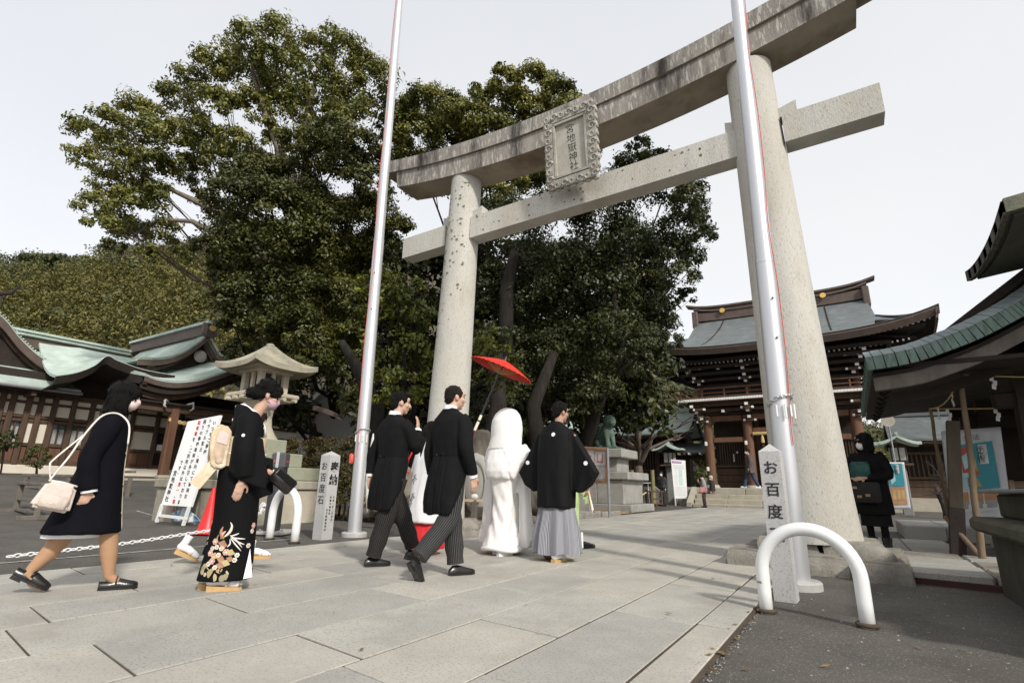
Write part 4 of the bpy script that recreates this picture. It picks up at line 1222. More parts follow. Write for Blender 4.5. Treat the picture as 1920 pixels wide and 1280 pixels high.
# --- shrine office on the left, facade parallel to the path
def build_office():
    XF, XP, XR = -26.0, -22.6, -31.0
    ct = onX(200, 885, XF)
    root = thing('shrine_office', (XF, ct.y, .9), 'long timber shrine office with cream panels and green copper roofs on the left', 'shrine office')
    def z5(x, y): return (x / 2.908, 460 + y / 2.908)
    f = lambda x, y, X=XF: onX(*z5(x, y), X)
    zb = f(0, 1190).z; zf = f(0, 1260).z; ze = f(0, 770).z; y0 = f(0, 1190).y - 3.0; y1 = f(1330, 1240).y + 6
    yp = f(830, 1240).y
    mb = MB(); mb.box((XF - 2.55, (y0 + y1) / 2, (zb + ze) / 2 + .3), (5, y1 - y0, ze - zb + .9)); mb.build('wall_core', wood_black, root)
    mb = MB(); mb.bb((XF - .2, (y0 + y1) / 2, (zf + zb) / 2 - .2), (.6, y1 - y0, zb - zf + .4), .03); mb.build('foundation', plaster, root)
    mb = MB(); mb.bb((XF + .35, (y0 + y1) / 2, zf - .1), (.7, y1 - y0, .35), .03); mb.build('foundation_kerb', step_stone, root)
    z1 = f(0, 1075).z; z2 = f(0, 1055).z; z3 = f(0, 950).z; z4 = f(0, 925).z; z6 = f(0, 850).z
    # frame posts, panels
    edges = [y0, f(-60, 1100).y, f(0, 1100).y, f(92, 1100).y, f(160, 1100).y, f(240, 1100).y, f(348, 1100).y, f(455, 1100).y, f(560, 1100).y, f(690, 1100).y, f(830, 1100).y, f(960, 1100).y, f(1100, 1100).y, f(1250, 1100).y, y1]
    kinds = ['p', 'w', 'w', 'c', 'c', 'w', 'w', 'c', 'c', 'c', 'd', 'd', 'c', 'w']
    for i, y in enumerate(edges):
        mb = MB(); mb.bb((XF + .02, y, (zb + ze) / 2), (.2, .17, ze - zb), .015); mb.build('post', wood, root)
    for i, k in enumerate(kinds):
        ya, yb_ = edges[i] + .09, edges[i + 1] - .09; ym = (ya + yb_) / 2; L = yb_ - ya
        if L < .05: continue
        for z, h in ((zb + .08, .16), (z1, .12), (z3 + .06, .12), (z4 + .04, .1), (ze - .12, .2)):
            mb = MB(); mb.bb((XF + .02, ym, z), (.14, L, h), .012); mb.build('rail', wood, root)
        if k != 'd':
            n = max(1, int(L / .35))
            for q in range(n):
                mb = MB(); mb.bb((XF, ya + L * (q + .5) / n, (zb + .16 + z1 - .06) / 2), (.05, L / n - .012, z1 - .06 - zb - .16), .008); mb.build('dado_plank', wood_red, root)
        # upper cream panel
        mb = MB(); mb.box((XF, ym, (z4 + .1 + z6 + .05) / 2), (.04, L, z6 - z4 - .08)); mb.build('plaster_panel', plaster, root)
        mb = MB(); mb.bb((XF + .02, ym, z6 + .08), (.14, L, .1), .012); mb.build('rail', wood, root)
        mb = MB(); mb.box((XF, ym, (z6 + .14 + ze - .22) / 2), (.04, L, max(.05, ze - .22 - z6 - .14))); mb.build('plaster_panel', plaster, root)
        if k in 'cp':
            mb = MB(); mb.box((XF, ym, (z1 + .06 + z3) / 2), (.04, L, z3 - z1 - .06)); mb.build('plaster_panel', plaster, root)
        elif k == 'w':
            mb = MB(); mb.box((XF - .04, ym, (z1 + .06 + z3) / 2), (.02, L, z3 - z1 - .06)); wn = mb.build('window', glass, root)
            mb = MB(); mb.box((XF - .027, ym, (z1 + .06 + z3) / 2 - .08), (.006, L * .92, (z3 - z1) * .68)); mb.build('curtain', curtain, wn)
            mb = MB(); mb.bb((XF + .0, ym, (z1 + .06 + z3) / 2), (.06, .05, z3 - z1 - .06), .006); mb.build('window_bar', wood, wn)
        else:
            for q in range(14):
                mb = MB(); mb.box((XF - .03, ym, zb + .2 + (z3 - zb - .2) * (q + .5) / 14), (.05, L, .06)); mb.build('shutter_slat', wood_black, root)
            mb = MB(); mb.box((XF + .03, ym - .2, z1 + .15), (.01, .26, .34)); mb.build('paper_notice', white_end, root)
    # ---- roofs
    yr0, yr1 = y0 - 3, f(700, 580, XR).y
    zr = f(120, 465, XR).z; zrb = f(600, 635, XR).z
    W = lambda x, y, z: (x, y, z)
    se = f(350, 800)
    # main slope between ridge and pent eave
    mb = MB(); mb.sheet(lambda u, v: (XR + 3.4 * v, yr0 + (yr1 + 1.5 - yr0) * u, zrb - .05 - (zrb - f(0, 660).z - .1) * (1 - (1 - v) ** 1.25)), 10, 8, .12); mb.build('main_slope', copper, root, smooth=40)
    for h, wd, zz in ((.5, .5, zrb + .2), (.1, .8, zrb + .5), (zr - zrb - .75, .45, (zr + zrb + .38) / 2), (.12, .9, zr - .05)):
        mb = MB(); mb.bb((XR, (yr0 + yr1) / 2, zz), (wd, yr1 - yr0, h), .03); mb.build('ridge_course', copper_brown if wd < .6 else copper, root)
    # left pent eave
    ze1 = f(0, 668).z
    pe = lambda u, v: (XF - 1.6 + 2.6 * v, y0 - 3 + (f(345, 790).y + .25 - y0 + 3) * u, ze1 + .55 - (ze1 + .55 - ze - .12) * (1 - (1 - v) ** 1.3))
    mb = MB(); mb.sheet(pe, 12, 8, .1); mb.build('pent_roof', copper, root, smooth=40)
    mb = MB(); mb.sheet(lambda u, v: (XF + .98 - .1 * v, pe(u, 1)[1], pe(u, 1)[2] - .1 - .16 * v), 12, 1, .08, (-1, 0, 0)); mb.build('eave_edge', wood_black, root)
    mb = MB(); mb.tube([(XF + 1.04, y0 - 3, ze - .02), (XF + 1.04, f(345, 790).y + .3, ze - .02)], .06, 8); mb.build('gutter', grey_metal, root)
    for k in range(7):
        mb = MB(); yy = y0 - 1 + k * 1.4
        if yy > f(340, 790).y: break
        mb.bb((XF + .45, yy, ze - .2), (.9, .14, .16), .012); mb.build('eave_bracket', wood, root)
    # left gable facing the path
    XG = XF - .6
    def curve(pts, u):
        n = len(pts) - 1; i = min(int(u * n), n - 1); t = u * n - i
        a, b = Vector(pts[i]), Vector(pts[i + 1])
        p0 = Vector(pts[max(0, i - 1)]); p3 = Vector(pts[min(n, i + 2)])
        return 0.5 * ((2 * a) + (b - p0) * t + (2 * p0 - 5 * a + 4 * b - p3) * t * t + (3 * a - p0 - 3 * b + p3) * t ** 3)
    vg = [f(*q, XG) for q in ((-60, 330), (30, 400), (110, 500), (200, 585), (300, 650), (385, 692))]
    pk = vg[0]
    def gable(pts, X, back, mat, nm, ins=.35, ang=0.0, drop=.34):
        mb = MB(); mb.sheet(lambda u, v: tuple(curve(pts, u) + Vector((-back * v, 0, 0))), 24, 3, .1); mb.build(nm + '_slope', mat, root, smooth=50)
        mb = MB(); mb.sheet(lambda u, v: tuple(curve(pts, u) + Vector((.03, 0, -.06 - drop * v))), 24, 1, .14, (-1, 0, 0)); mb.build('barge_board', copper_brown, root)
        mb = MB(); mb.sheet(lambda u, v: tuple(curve(pts, u) + Vector((-.3, 0, -.36 - .12 * v))), 24, 1, .1, (-1, 0, 0)); mb.build('barge_board', wood, root)
        rb = MB()
        for k in range(34):
            p = curve(pts, (k + .5) / 34); q = curve(pts, min(1, (k + .5) / 34 + .01)); n_ = Vector((0, -(q - p).z, (q - p).y)).normalized()
            if n_.z < 0: n_ = -n_
            rb.tube([p + n_ * .03 + Vector((.04, 0, 0)), p + n_ * .04 - Vector((.7, 0, 0))], .03, 5)
        rb.build('verge_rolls', mat, root, kind='stuff')
    gable(vg, XG, 5.0, copper, 'gable')
    mir = [Vector((p.x, 2 * pk.y - p.y, p.z)) for p in vg]
    gable(mir, XG, 5.0, copper, 'gable')
    mb = MB(); mb.prism([tuple(p - Vector((.5, 0, .3))) for p in vg] + [tuple(p - Vector((.5, 0, .3))) for p in mir[::-1][:-1]], (-.1, 0, 0)); mb.build('gable_wall', wood_black, root)
    mb = MB(); mb.bb((XG - .1, pk.y, pk.z + .2), (.5, .6, .6), .1); mb.build('ridge_end', copper_brown, root)
    mb = MB(); mb.bb((XG - 2.6, pk.y, pk.z + .12), (5.2, .4, .4), .06); mb.build('ridge_course', copper_brown, root)
    mb = MB(); e = pk + Vector((.1, .1, .5)); mb.tube([e, e + Vector((.05, .35, .12)), e + Vector((.05, .55, .5))], [.09, .08, .03], 6); mb.build('ridge_ornament', wood_black, root, smooth=True)
    # middle eave: swept corner roof
    XM = XF + 2.2
    me = [f(*q, XM) for q in ((310, 708), (420, 690), (520, 650), (585, 600), (640, 625), (760, 668), (860, 690), (955, 706))]
    mb = MB(); mb.sheet(lambda u, v: tuple(curve(me, u).lerp(Vector((XR + 2.6, curve(me, u).y + .4, f(600, 600, XR + 2.6).z + .1)), v * .9) - Vector((0, 0, .35 * math.sin(v * 3.14)))), 28, 8, .1); mb.build('middle_roof', copper, root, smooth=50)
    mb = MB(); mb.sheet(lambda u, v: tuple(curve(me, u) + Vector((.03 - .12 * v, 0, -.03 - .3 * v))), 28, 2, .14, (-1, 0, 0)); mb.build('eave_edge', wood_black, root)
    mb = MB(); mb.sheet(lambda u, v: tuple(curve(me, u) + Vector((-.15 - 2.6 * v, 0, -.28 - .35 * v))), 20, 2, .06); mb.build('soffit', wood_black, root)
    # porch with undulating eave
    pe_ = [f(*q, XP) for q in ((790, 705), (850, 727), (930, 742), (1010, 742), (1090, 732), (1160, 712), (1225, 690), (1290, 668), (1360, 655))]
    last = pe_[-1]
    full = pe_ + [Vector((p.x, 2 * last.y - p.y, p.z)) for p in pe_[::-1][1:]]
    def porch(u, v):
        p = curve(full, u); k = abs(2 * u - 1)
        return (p.x - 4.2 * v, p.y, p.z + .9 * v * (1 - .2 * (1 - k)))
    mb = MB(); mb.sheet(porch, 60, 8, .1); mb.build('porch_roof', copper, root, smooth=50)
    rb = MB()
    for k in range(80):
        u = (k + .5) / 80; a_, b_, c_ = Vector(porch(u, 0)), Vector(porch(u, .12)), Vector(porch(u, .25))
        up = Vector((0, 0, .03)); rb.tube([a_ + up, b_ + up, c_ + up], .03, 5)
    rb.build('verge_rolls', copper, root, kind='stuff')
    for dx, dz, h, mt in ((.03, -.04, .2, copper_brown), (-.1, -.25, .25, wood_black), (-.35, -.5, .22, wood)):
        mb = MB(); mb.sheet(lambda u, v: tuple(curve(full, u) + Vector((dx, 0, dz - h * v))), 60, 1, .14, (-1, 0, 0)); mb.build('eave_edge', mt, root)
    lft = full[0]
    mb = MB(); mb.sheet(lambda u, v: (lft.x - 3.9 * u, lft.y, lft.z - .05 - .32 * v + .7 * u), 6, 1, .14, (0, 1, 0)); mb.build('eave_edge', wood_black, root)
    mb = MB(); mb.sheet(lambda u, v: (XP - .3 - 3.4 * v, lft.y + .2 + (full[-1].y - lft.y - .4) * u, f(930, 850, XP).z), 4, 4, .08); mb.build('porch_ceiling', wood_black, root)
    pz = f(900, 1270, XP).z
    for q in ((915, 1100), (1340, 1100), (1700, 1100)):
        yy = f(*q, XP - .6).y
        mb = MB(); mb.bb((XP - .6, yy, (pz + f(930, 860, XP).z) / 2), (.3, .3, f(930, 860, XP).z - pz), .02); o = mb.build('porch_post', wood_red, root)
        mb = MB(); mb.bb((XP - .6, yy, pz + .06), (.42, .42, .14), .03); mb.build('post_base', step_stone, o)
        for s_ in (-1, 1):
            mb = MB(); c = Vector((XP - .45, yy + s_ * .35, f(930, 860, XP).z + .05))
            mb.tube([c, c + Vector((.1, s_ * .2, .12)), c + Vector((.15, s_ * .22, -.12)), c + Vector((.12, s_ * .1, -.22))], [.06, .06, .05, .03], 6); mb.build('carved_bracket', M('pale_carving', (.42, .4, .37), .8), o, smooth=True)
    mb = MB(); mb.bb((XP - .6, (lft.y + last.y) / 2 + .5, f(930, 880, XP).z), (.26, last.y - lft.y + 1, .34), .03); mb.build('porch_beam', wood, root)
    st = MB()
    for k in range(2):
        mb = MB(); mb.bb((XP - .5 + .35 * k, f(1000, 1250, XP).y + .8, pz - .12 - .16 * k), (3.2, 8.5, .2), .02); mb.build('porch_step', step_stone, root)
    rp = MB(); c = f(1000, 950, XP)
    for ph in (0, 3.14):
        rp.tube([(XP - .5, c.y - .3 + 1.6 * i / 30, c.z + .05 * math.sin(i + ph) - .1 * math.sin(i / 30 * 3.14)) for i in range(31)], .05, 5)
    rp.build('straw_rope', straw, root, smooth=True)
    # right upper gable with its ridge running back
    XU = XF + 1.0
    ug = [f(*q, XU) for q in ((1135, 488), (1060, 545), (980, 590), (880, 615), (760, 612))]
    XU2 = [f(*q, XU) for q in ((1135, 488), (1165, 540), (1195, 590), (1240, 620), (1300, 640))]
    for pts, nm in ((ug, 'upper_gable'), (XU2, 'upper_gable')):
        gable(pts, XU, 6.5, copper, nm, drop=.25)
    mb = MB(); mb.prism([tuple(p - Vector((.5, 0, .3))) for p in ug] + [tuple(p - Vector((.5, 0, .3))) for p in XU2[::-1][:-1]], (-.1, 0, 0)); mb.build('gable_wall', wood_black, root)
    mb = MB(); pkk = ug[0]; mb.beam(pkk + Vector((.3, 0, .22)), pkk + Vector((-7.5, 0, .22)), .4, .5); mb.build('ridge_course', copper_brown, root)
    mb = MB(); mb.beam(pkk + Vector((.45, 0, .53)), pkk + Vector((-7.5, 0, .53)), .62, .12); mb.build('ridge_cap', copper, root)
    mb = MB(); mb.bb(pkk + Vector((.1, 0, .25)), (.4, .7, .75), .12); o = mb.build('ridge_end', copper_brown, root)
    mb = MB(); c = pkk + Vector((.31, 0, .3)); mb.tube([c, c + Vector((.04, 0, 0))], .16, 14); mb.build('gilt_crest', M('dull_gilt', (.45, .3, .12), .5), o)
    mb = MB(); c = pkk + Vector((-.2, 0, -1.0)); mb.ell(c + Vector((-.15, 0, 0)), (.08, .3, .3)); mb.build('gable_pendant', MATS['pale_carving'], root, smooth=True)
build_office()

def white_store():
    d = 27
    a = D(560, 790, d); root = thing('storehouse', (a.x, a.y, 1), 'white plastered storehouse gable showing between the lantern and the left flagpole', 'storehouse')
    p = [D(x, y, d) for x, y in ((556, 780), (625, 718), (700, 775), (700, 900), (556, 900))]
    mb = MB(); mb.prism(p, Vector((-.9, 1.4, 0)) * 3); mb.build('wall', M('white_wall', (.8, .8, .79), .8, .03), root)
    q = [D(x, y, d - .1) for x, y in ((575, 782), (625, 738), (680, 782))]
    mb = MB(); mb.prism([D(x, y, d - .02) for x, y in ((572, 780), (625, 732), (684, 778), (684, 784), (625, 739), (572, 786))], Vector((.05, -.08, 0))); mb.build('gable_trim', MATS['white_end_paint'], root)
    mb = MB(); mb.sheet(lambda u, v: tuple(D(560 + 82 * u, 752 + 22 * u - 26 * u * (1 - u) + 30 * u * u * 0 + 6, d - 3 + v)), 14, 2, .22); mb.build('lower_roof', copper_brown, root)
    for s in ((556, 780, 625, 718), (625, 718, 700, 775)):
        mb = MB(); mb.beam(D(s[0], s[1], d - .15), D(s[2], s[3], d - .15), .5, .22); mb.build('verge', white_end, root)
white_store()
# ------------------------------------------------------------------ people
skin = M('skin', (0.52, 0.33, 0.24), 0.55, 0.06, 30, 0.05, spec=0.35, sub=0.08)
skin_tan = M('skin_tanned', (0.42, 0.25, 0.17), 0.55, 0.06, 30, 0.05, spec=0.35, sub=0.08)
stocking = M('tan_stocking', (0.40, 0.235, 0.135), 0.6, 0.05, 20, 0.05)
hair_black = M('black_hair', (0.006, 0.005, 0.005), 0.62, 0.3, 60, 0.8, 160, stretch=(1, 1, .12), spec=0.14)
hair_brown = M('brown_hair', (0.02, 0.01, 0.008), 0.6, 0.3, 60, 0.8, 160, stretch=(1, 1, .12), spec=0.15)
black_cloth = M('black_cloth', (0.0062, 0.0062, 0.0067), 0.76, 0.15, 8, 0.4, 160, spec=0.15)
black_silk = M('black_silk', (0.0060, 0.0060, 0.0065), 0.7, 0.15, 8, 0.25, 160, spec=0.15)
navy_cloth = M('navy_cloth', (0.0055, 0.0056, 0.0085), 0.85, 0.15, 8, 0.4, 160, spec=0.08)
white_cloth = M('white_cotton', (0.80, 0.80, 0.81), 0.8, 0.03, 10, 0.15, 120)
white_silk = M('white_figured_silk', (0.80, 0.785, 0.765), 0.5, 0.03, 9, 0.22, 30, spec=0.4, stain=(.72, .70, .685), stain_scale=9, stain_amt=.4)
white_hood = M('white_hood_silk', (0.84, 0.83, 0.80), 0.7, 0.02, 6, 0.05, 60)
black_leather = M('black_leather', (0.012, 0.011, 0.011), 0.25, 0.2, 20, 0.08, spec=0.6)
gold_brocade = M('gold_brocade', (0.58, 0.455, 0.30), 0.5, 0.12, 24, 0.3, 90, spec=0.5, stain=(.78, .70, .56), stain_scale=9, stain_amt=.9)
cork = M('tan_sole', (0.52, 0.33, 0.15), 0.6, 0.1, 20, 0.1)
red_cloth = M('vermilion_cloth', (0.55, 0.02, 0.025), 0.7, 0.1, 8, 0.15)
green_cloth = M('pale_green_silk', (0.42, 0.56, 0.25), 0.65, 0.12, 7, 0.25, 40, stain=(.54, .64, .36), stain_scale=6, stain_amt=.7)
mask_white = M('white_mask', (0.82, 0.82, 0.82), 0.8, 0.03, 20, 0.05)
mask_pink = M('pale_pink_mask', (0.74, 0.60, 0.58), 0.8, 0.03, 20, 0.05)
mask_mauve = M('mauve_mask', (0.50, 0.33, 0.40), 0.8, 0.04, 20, 0.05)
dark_eye = M('dark_eye', (0.02, 0.015, 0.012), 0.3, 0.1, 10, 0)

def striped(name, c1, c2, n, width, ax='u'):
    m = bpy.data.materials.new(name); m.use_nodes = True
    t = m.node_tree; N, Lk = t.nodes, t.links
    b = N['Principled BSDF']; b.inputs['Roughness'].default_value = .85; b.inputs['Specular IOR Level'].default_value = .2
    uv = N.new('ShaderNodeUVMap'); sp = N.new('ShaderNodeSeparateXYZ'); Lk.new(uv.outputs[0], sp.inputs[0])
    a = N.new('ShaderNodeMath'); a.operation = 'MULTIPLY'; a.inputs[1].default_value = n; Lk.new(sp.outputs[0], a.inputs[0])
    f = N.new('ShaderNodeMath'); f.operation = 'FRACT'; Lk.new(a.outputs[0], f.inputs[0])
    g = N.new('ShaderNodeMath'); g.operation = 'LESS_THAN'; g.inputs[1].default_value = width; Lk.new(f.outputs[0], g.inputs[0])
    x = N.new('ShaderNodeMix'); x.data_type = 'RGBA'; x.inputs[6].default_value = (*c1, 1); x.inputs[7].default_value = (*c2, 1)
    Lk.new(g.outputs[0], x.inputs[0]); Lk.new(x.outputs[2], b.inputs['Base Color'])
    MATS[name] = m; return m
pinstripe = striped('striped_trouser_cloth', (.016, .016, .017), (.095, .095, .092), 30, .30)
pinstripe_dark = striped('dark_striped_trouser_cloth', (.013, .012, .012), (.06, .056, .055), 30, .28)
hakama_stripe = striped('grey_striped_hakama', (.10, .10, .115), (.38, .38, .41), 130, .52)

def embroidered(name, zlo, zhi, palette, base=(.0055, .0055, .006), scale=8.0, dens=.50):
    """black silk with coloured motifs printed near the hem"""
    m = bpy.data.materials.new(name); m.use_nodes = True
    t = m.node_tree; N, Lk = t.nodes, t.links
    b = N['Principled BSDF']; b.inputs['Roughness'].default_value = .8; b.inputs['Specular IOR Level'].default_value = .12
    g = N.new('ShaderNodeNewGeometry'); sp = N.new('ShaderNodeSeparateXYZ'); Lk.new(g.outputs['Position'], sp.inputs[0])
    wn = N.new('ShaderNodeTexNoise'); wn.inputs['Scale'].default_value = 7; Lk.new(g.outputs['Position'], wn.inputs['Vector'])
    vm = N.new('ShaderNodeMix'); vm.data_type = 'VECTOR'; vm.inputs[0].default_value = .07
    Lk.new(g.outputs['Position'], vm.inputs[4]); Lk.new(wn.outputs['Color'], vm.inputs[5])
    v = N.new('ShaderNodeTexVoronoi'); v.inputs['Scale'].default_value = scale; Lk.new(vm.outputs[1], v.inputs['Vector'])
    v2 = N.new('ShaderNodeTexVoronoi'); v2.inputs['Scale'].default_value = scale * 3.4; Lk.new(vm.outputs[1], v2.inputs['Vector'])
    cr = N.new('ShaderNodeValToRGB'); cr.color_ramp.interpolation = 'CONSTANT'
    for i, c in enumerate(palette):
        e = cr.color_ramp.elements[i] if i < 2 else cr.color_ramp.elements.new(i / len(palette))
        e.position = i / len(palette); e.color = (*c, 1)
    sc = N.new('ShaderNodeSeparateColor'); Lk.new(v2.outputs['Color'], sc.inputs[0]); Lk.new(sc.outputs[0], cr.inputs[0])
    big = N.new('ShaderNodeMath'); big.operation = 'LESS_THAN'; big.inputs[1].default_value = dens; Lk.new(v.outputs['Distance'], big.inputs[0])
    sml = N.new('ShaderNodeMath'); sml.operation = 'LESS_THAN'; sml.inputs[1].default_value = .48; Lk.new(v2.outputs['Distance'], sml.inputs[0])
    nz = N.new('ShaderNodeTexNoise'); nz.inputs['Scale'].default_value = 5.0; Lk.new(g.outputs['Position'], nz.inputs['Vector'])
    zz = N.new('ShaderNodeMath'); zz.operation = 'MULTIPLY_ADD'; zz.inputs[1].default_value = .35; Lk.new(nz.outputs[0], zz.inputs[0]); Lk.new(sp.outputs[2], zz.inputs[2])
    mk_ = N.new('ShaderNodeMapRange'); mk_.inputs[1].default_value = zhi + .17; mk_.inputs[2].default_value = zhi + .15; mk_.inputs[3].default_value = 0; mk_.inputs[4].default_value = 1; Lk.new(zz.outputs[0], mk_.inputs[0])
    mk2 = N.new('ShaderNodeMapRange'); mk2.inputs[1].default_value = zlo + .15; mk2.inputs[2].default_value = zlo + .17; Lk.new(zz.outputs[0], mk2.inputs[0])
    a = N.new('ShaderNodeMath'); a.operation = 'MULTIPLY'; Lk.new(big.outputs[0], a.inputs[0]); Lk.new(sml.outputs[0], a.inputs[1])
    a2 = N.new('ShaderNodeMath'); a2.operation = 'MULTIPLY'; Lk.new(a.outputs[0], a2.inputs[0]); Lk.new(mk_.outputs[0], a2.inputs[1])
    a3 = N.new('ShaderNodeMath'); a3.operation = 'MULTIPLY'; Lk.new(a2.outputs[0], a3.inputs[0]); Lk.new(mk2.outputs[0], a3.inputs[1])
    x = N.new('ShaderNodeMix'); x.data_type = 'RGBA'; x.inputs[6].default_value = (*base, 1); Lk.new(cr.outputs[0], x.inputs[7]); Lk.new(a3.outputs[0], x.inputs[0])
    Lk.new(x.outputs[2], b.inputs['Base Color']); MATS[name] = m; return m
tomesode = embroidered('embroidered_black_silk', .06, .34, [(.42, .35, .20), (.36, .30, .17), (.5, .43, .29), (.30, .26, .16)], scale=7.0, dens=.36)
tomesode2 = embroidered('orange_embroidered_silk', .14, .5, [(.5, .2, .1), (.5, .4, .15), (.65, .5, .35), (.2, .25, .14), (.6, .28, .2)], dens=.6)

def spline(pts, k):
    pts = [Vector(p) for p in pts]; out = []
    for i in range(len(pts) - 1):
        p0, a, b, p3 = pts[max(0, i - 1)], pts[i], pts[i + 1], pts[min(len(pts) - 1, i + 2)]
        for j in range(k):
            t = j / k
            out.append(.5 * ((2 * a) + (b - p0) * t + (2 * p0 - 5 * a + 4 * b - p3) * t * t + (3 * a - p0 - 3 * b + p3) * t ** 3))
    return out + [pts[-1]]

class Fig:
    """local frame of a figure: s to its right, f forward, z up"""
    def __init__(s, name, B, yaw, label, cat='person', group=None):
        s.B = Vector(B); s.h = Vector((math.sin(yaw), math.cos(yaw), 0)); s.r = Vector((math.cos(yaw), -math.sin(yaw), 0)); s.yaw = -yaw
        s.root = thing(name, s.B, label, cat, group)
    def P(s, a, b=None, c=None):
        if b is None: a, b, c = a
        return s.B + s.r * a + s.h * b + Vector((0, 0, c))
    def Q(s): return Matrix((s.r, s.h, Vector((0, 0, 1)))).transposed()
    def rings(s, lst):
        out = []
        for q in lst:
            p = s.P(q[0], q[1], q[2]); out.append((p.x, p.y, p.z, q[3], q[4], s.yaw, q[5] if len(q) > 5 else 0))
        return out
    def tube(s, mb, pts, rad, **k): return mb.tube([s.P(p) for p in pts], rad, **k)

def add_head(mb, F, c, turn=0.0, nod=0.0, k=1.0):
    """c local head centre; returns axes for hair and masks"""
    c = F.P(c); q = F.Q() @ Matrix.Rotation(-turn, 3, 'Z') @ Matrix.Rotation(-nod, 3, 'X')
    s_, f_, u_ = q @ Vector((1, 0, 0)), q @ Vector((0, 1, 0)), q @ Vector((0, 0, 1))
    A = lambda a, b, d: c + (s_ * a + f_ * b + u_ * d) * k
    mb.ell(A(0, -.008, .025), (.074 * k, .094 * k, .098 * k), q)
    mb.ell(A(0, .022, -.045), (.060 * k, .066 * k, .062 * k), q)
    mb.ell(A(0, .055, -.088), (.030 * k, .028 * k, .024 * k), q)
    mb.ell(A(0, .070, .045), (.052 * k, .025 * k, .03 * k), q)
    mb.tube([A(0, .082, .028), A(0, .098, -.005), A(0, .110, -.022), A(0, .088, -.032)], [.009 * k, .011 * k, .014 * k, .010 * k], 8)
    for e in (-1, 1):
        mb.ell(A(e * .014, .094, -.026), .011 * k, None, 8, 6)
        mb.ell(A(e * .042, .055, -.02), (.026 * k, .03 * k, .026 * k), q)
        mb.ell(A(e * .076, -.008, -.005), (.010 * k, .020 * k, .032 * k), q @ Matrix.Rotation(.25, 3, 'X'))
    mb.tube([A(-.022, .083, -.060), A(0, .090, -.058), A(.022, .083, -.060)], [.006 * k, .010 * k, .006 * k], 8)
    return A, q, k

def eyes(F, A, q, k, mat=None):
    for e in (-1, 1):
        mb = MB(); mb.ell(A(e * .032, .0835, .012), (.0105 * k, .006 * k, .0036 * k), q, 8, 6); mb.build('eye', dark_eye, F.root, smooth=True)
        mb = MB(); mb.tube([A(e * .014, .0945, .034), A(e * .032, .092, .039), A(e * .052, .078, .034)], [.0022, .003, .0018], 6); mb.build('eyebrow', hair_black, F.root, smooth=True)

def add_hand(mb, w, d, n, side, curl=.5, spread=.1, k=1.0):
    """w wrist point, d towards the fingers, n back of the hand, side +1: thumb on d x n"""
    w = Vector(w); d = Vector(d).normalized(); n = Vector(n); n = (n - d * n.dot(d)).normalized(); t = d.cross(n) * side
    q = Matrix((t, d, n)).transposed()
    mb.ell(w + d * .045 * k, (.040 * k, .052 * k, .017 * k), q)
    mb.ell(w + d * .075 * k, (.041 * k, .026 * k, .015 * k), q)
    mb.tube([w - d * .03, w + d * .03 * k], [.025 * k, .027 * k], 10)
    for i, (o, L) in enumerate(((.029, .066), (.010, .076), (-.010, .070), (-.028, .055))):
        p = w + d * .085 * k + t * o * k; pts = [p - d * .02]; dd = (d + t * o * spread * 6).normalized()
        for j in range(3):
            a = curl * (.35 + .55 * j)
            v = (dd * math.cos(a) - n * math.sin(a)); pts.append(pts[-1] + v * L * k * (.62, .42, .34)[j] + (d * .006 if j == 0 else v * 0))
        mb.tube(pts, [.0098 * k, .0092 * k, .0085 * k, .0062 * k], 8)
    p = w + d * .02 * k + t * .03 * k
    mb.tube([p, p + (d * .55 + t * .75 - n * .25).normalized() * .038 * k, p + (d * .75 + t * .62 - n * .35).normalized() * .068 * k, p + (d * .95 + t * .45 - n * .5).normalized() * .09 * k], [.014 * k, .0115 * k, .0095 * k, .007 * k], 8)

def add_body(mb, F, head, sh=.17, shz=1.38, hip=.92, waist=1.08, lean=0.0, k=1.0):
    hx, hf, hz = head
    mb.loft(F.rings([(0, 0, hip - .09, .10, .08), (0, 0, hip, .13, .095), (0, lean * .5, waist, .105, .08), (0, lean, waist + .2, .13, .09), (0, lean, shz - .02, sh * .92, .08), (0, lean, shz + .04, .07, .055)]), 20)
    mb.tube([F.P(hx * .3, lean - .01, shz), F.P(hx * .7, (lean + hf) / 2 - .015, (shz + hz) / 2 - .03), F.P(hx, hf - .015, hz - .05)], [.060 * k, .052 * k, .052 * k], 14)

def limb(mb, F, pts, rad, n=12):
    P_ = [Vector(p) for p in pts]; out = []; rr = []
    for i in range(len(P_) - 1):
        for j in range(4):
            t = j / 4; out.append(P_[i].lerp(P_[i + 1], t)); rr.append(rad[i] + (rad[i + 1] - rad[i]) * t)
    out.append(P_[-1]); rr.append(rad[-1])
    # round the joints
    sm = [out[0]] + [(out[i - 1] + out[i] * 2 + out[i + 1]) / 4 for i in range(1, len(out) - 1)] + [out[-1]]
    mb.tube([F.P(p) for p in sm], rr, n)

def folds(amp, kx=9.0, kz=2.2, ridge=None):
    def f(p, n):
        v = Vector((p[0] * kx, p[1] * kx, p[2] * kz))
        d = amp * mnoise.noise(v) + amp * .45 * mnoise.noise(v * 2.3) + amp * .5 * (.5 - abs(mnoise.noise(v * 1.4 + Vector((7, 3, 1)))) * 2)
        if ridge: d += ridge(p, n)
        return d
    return f

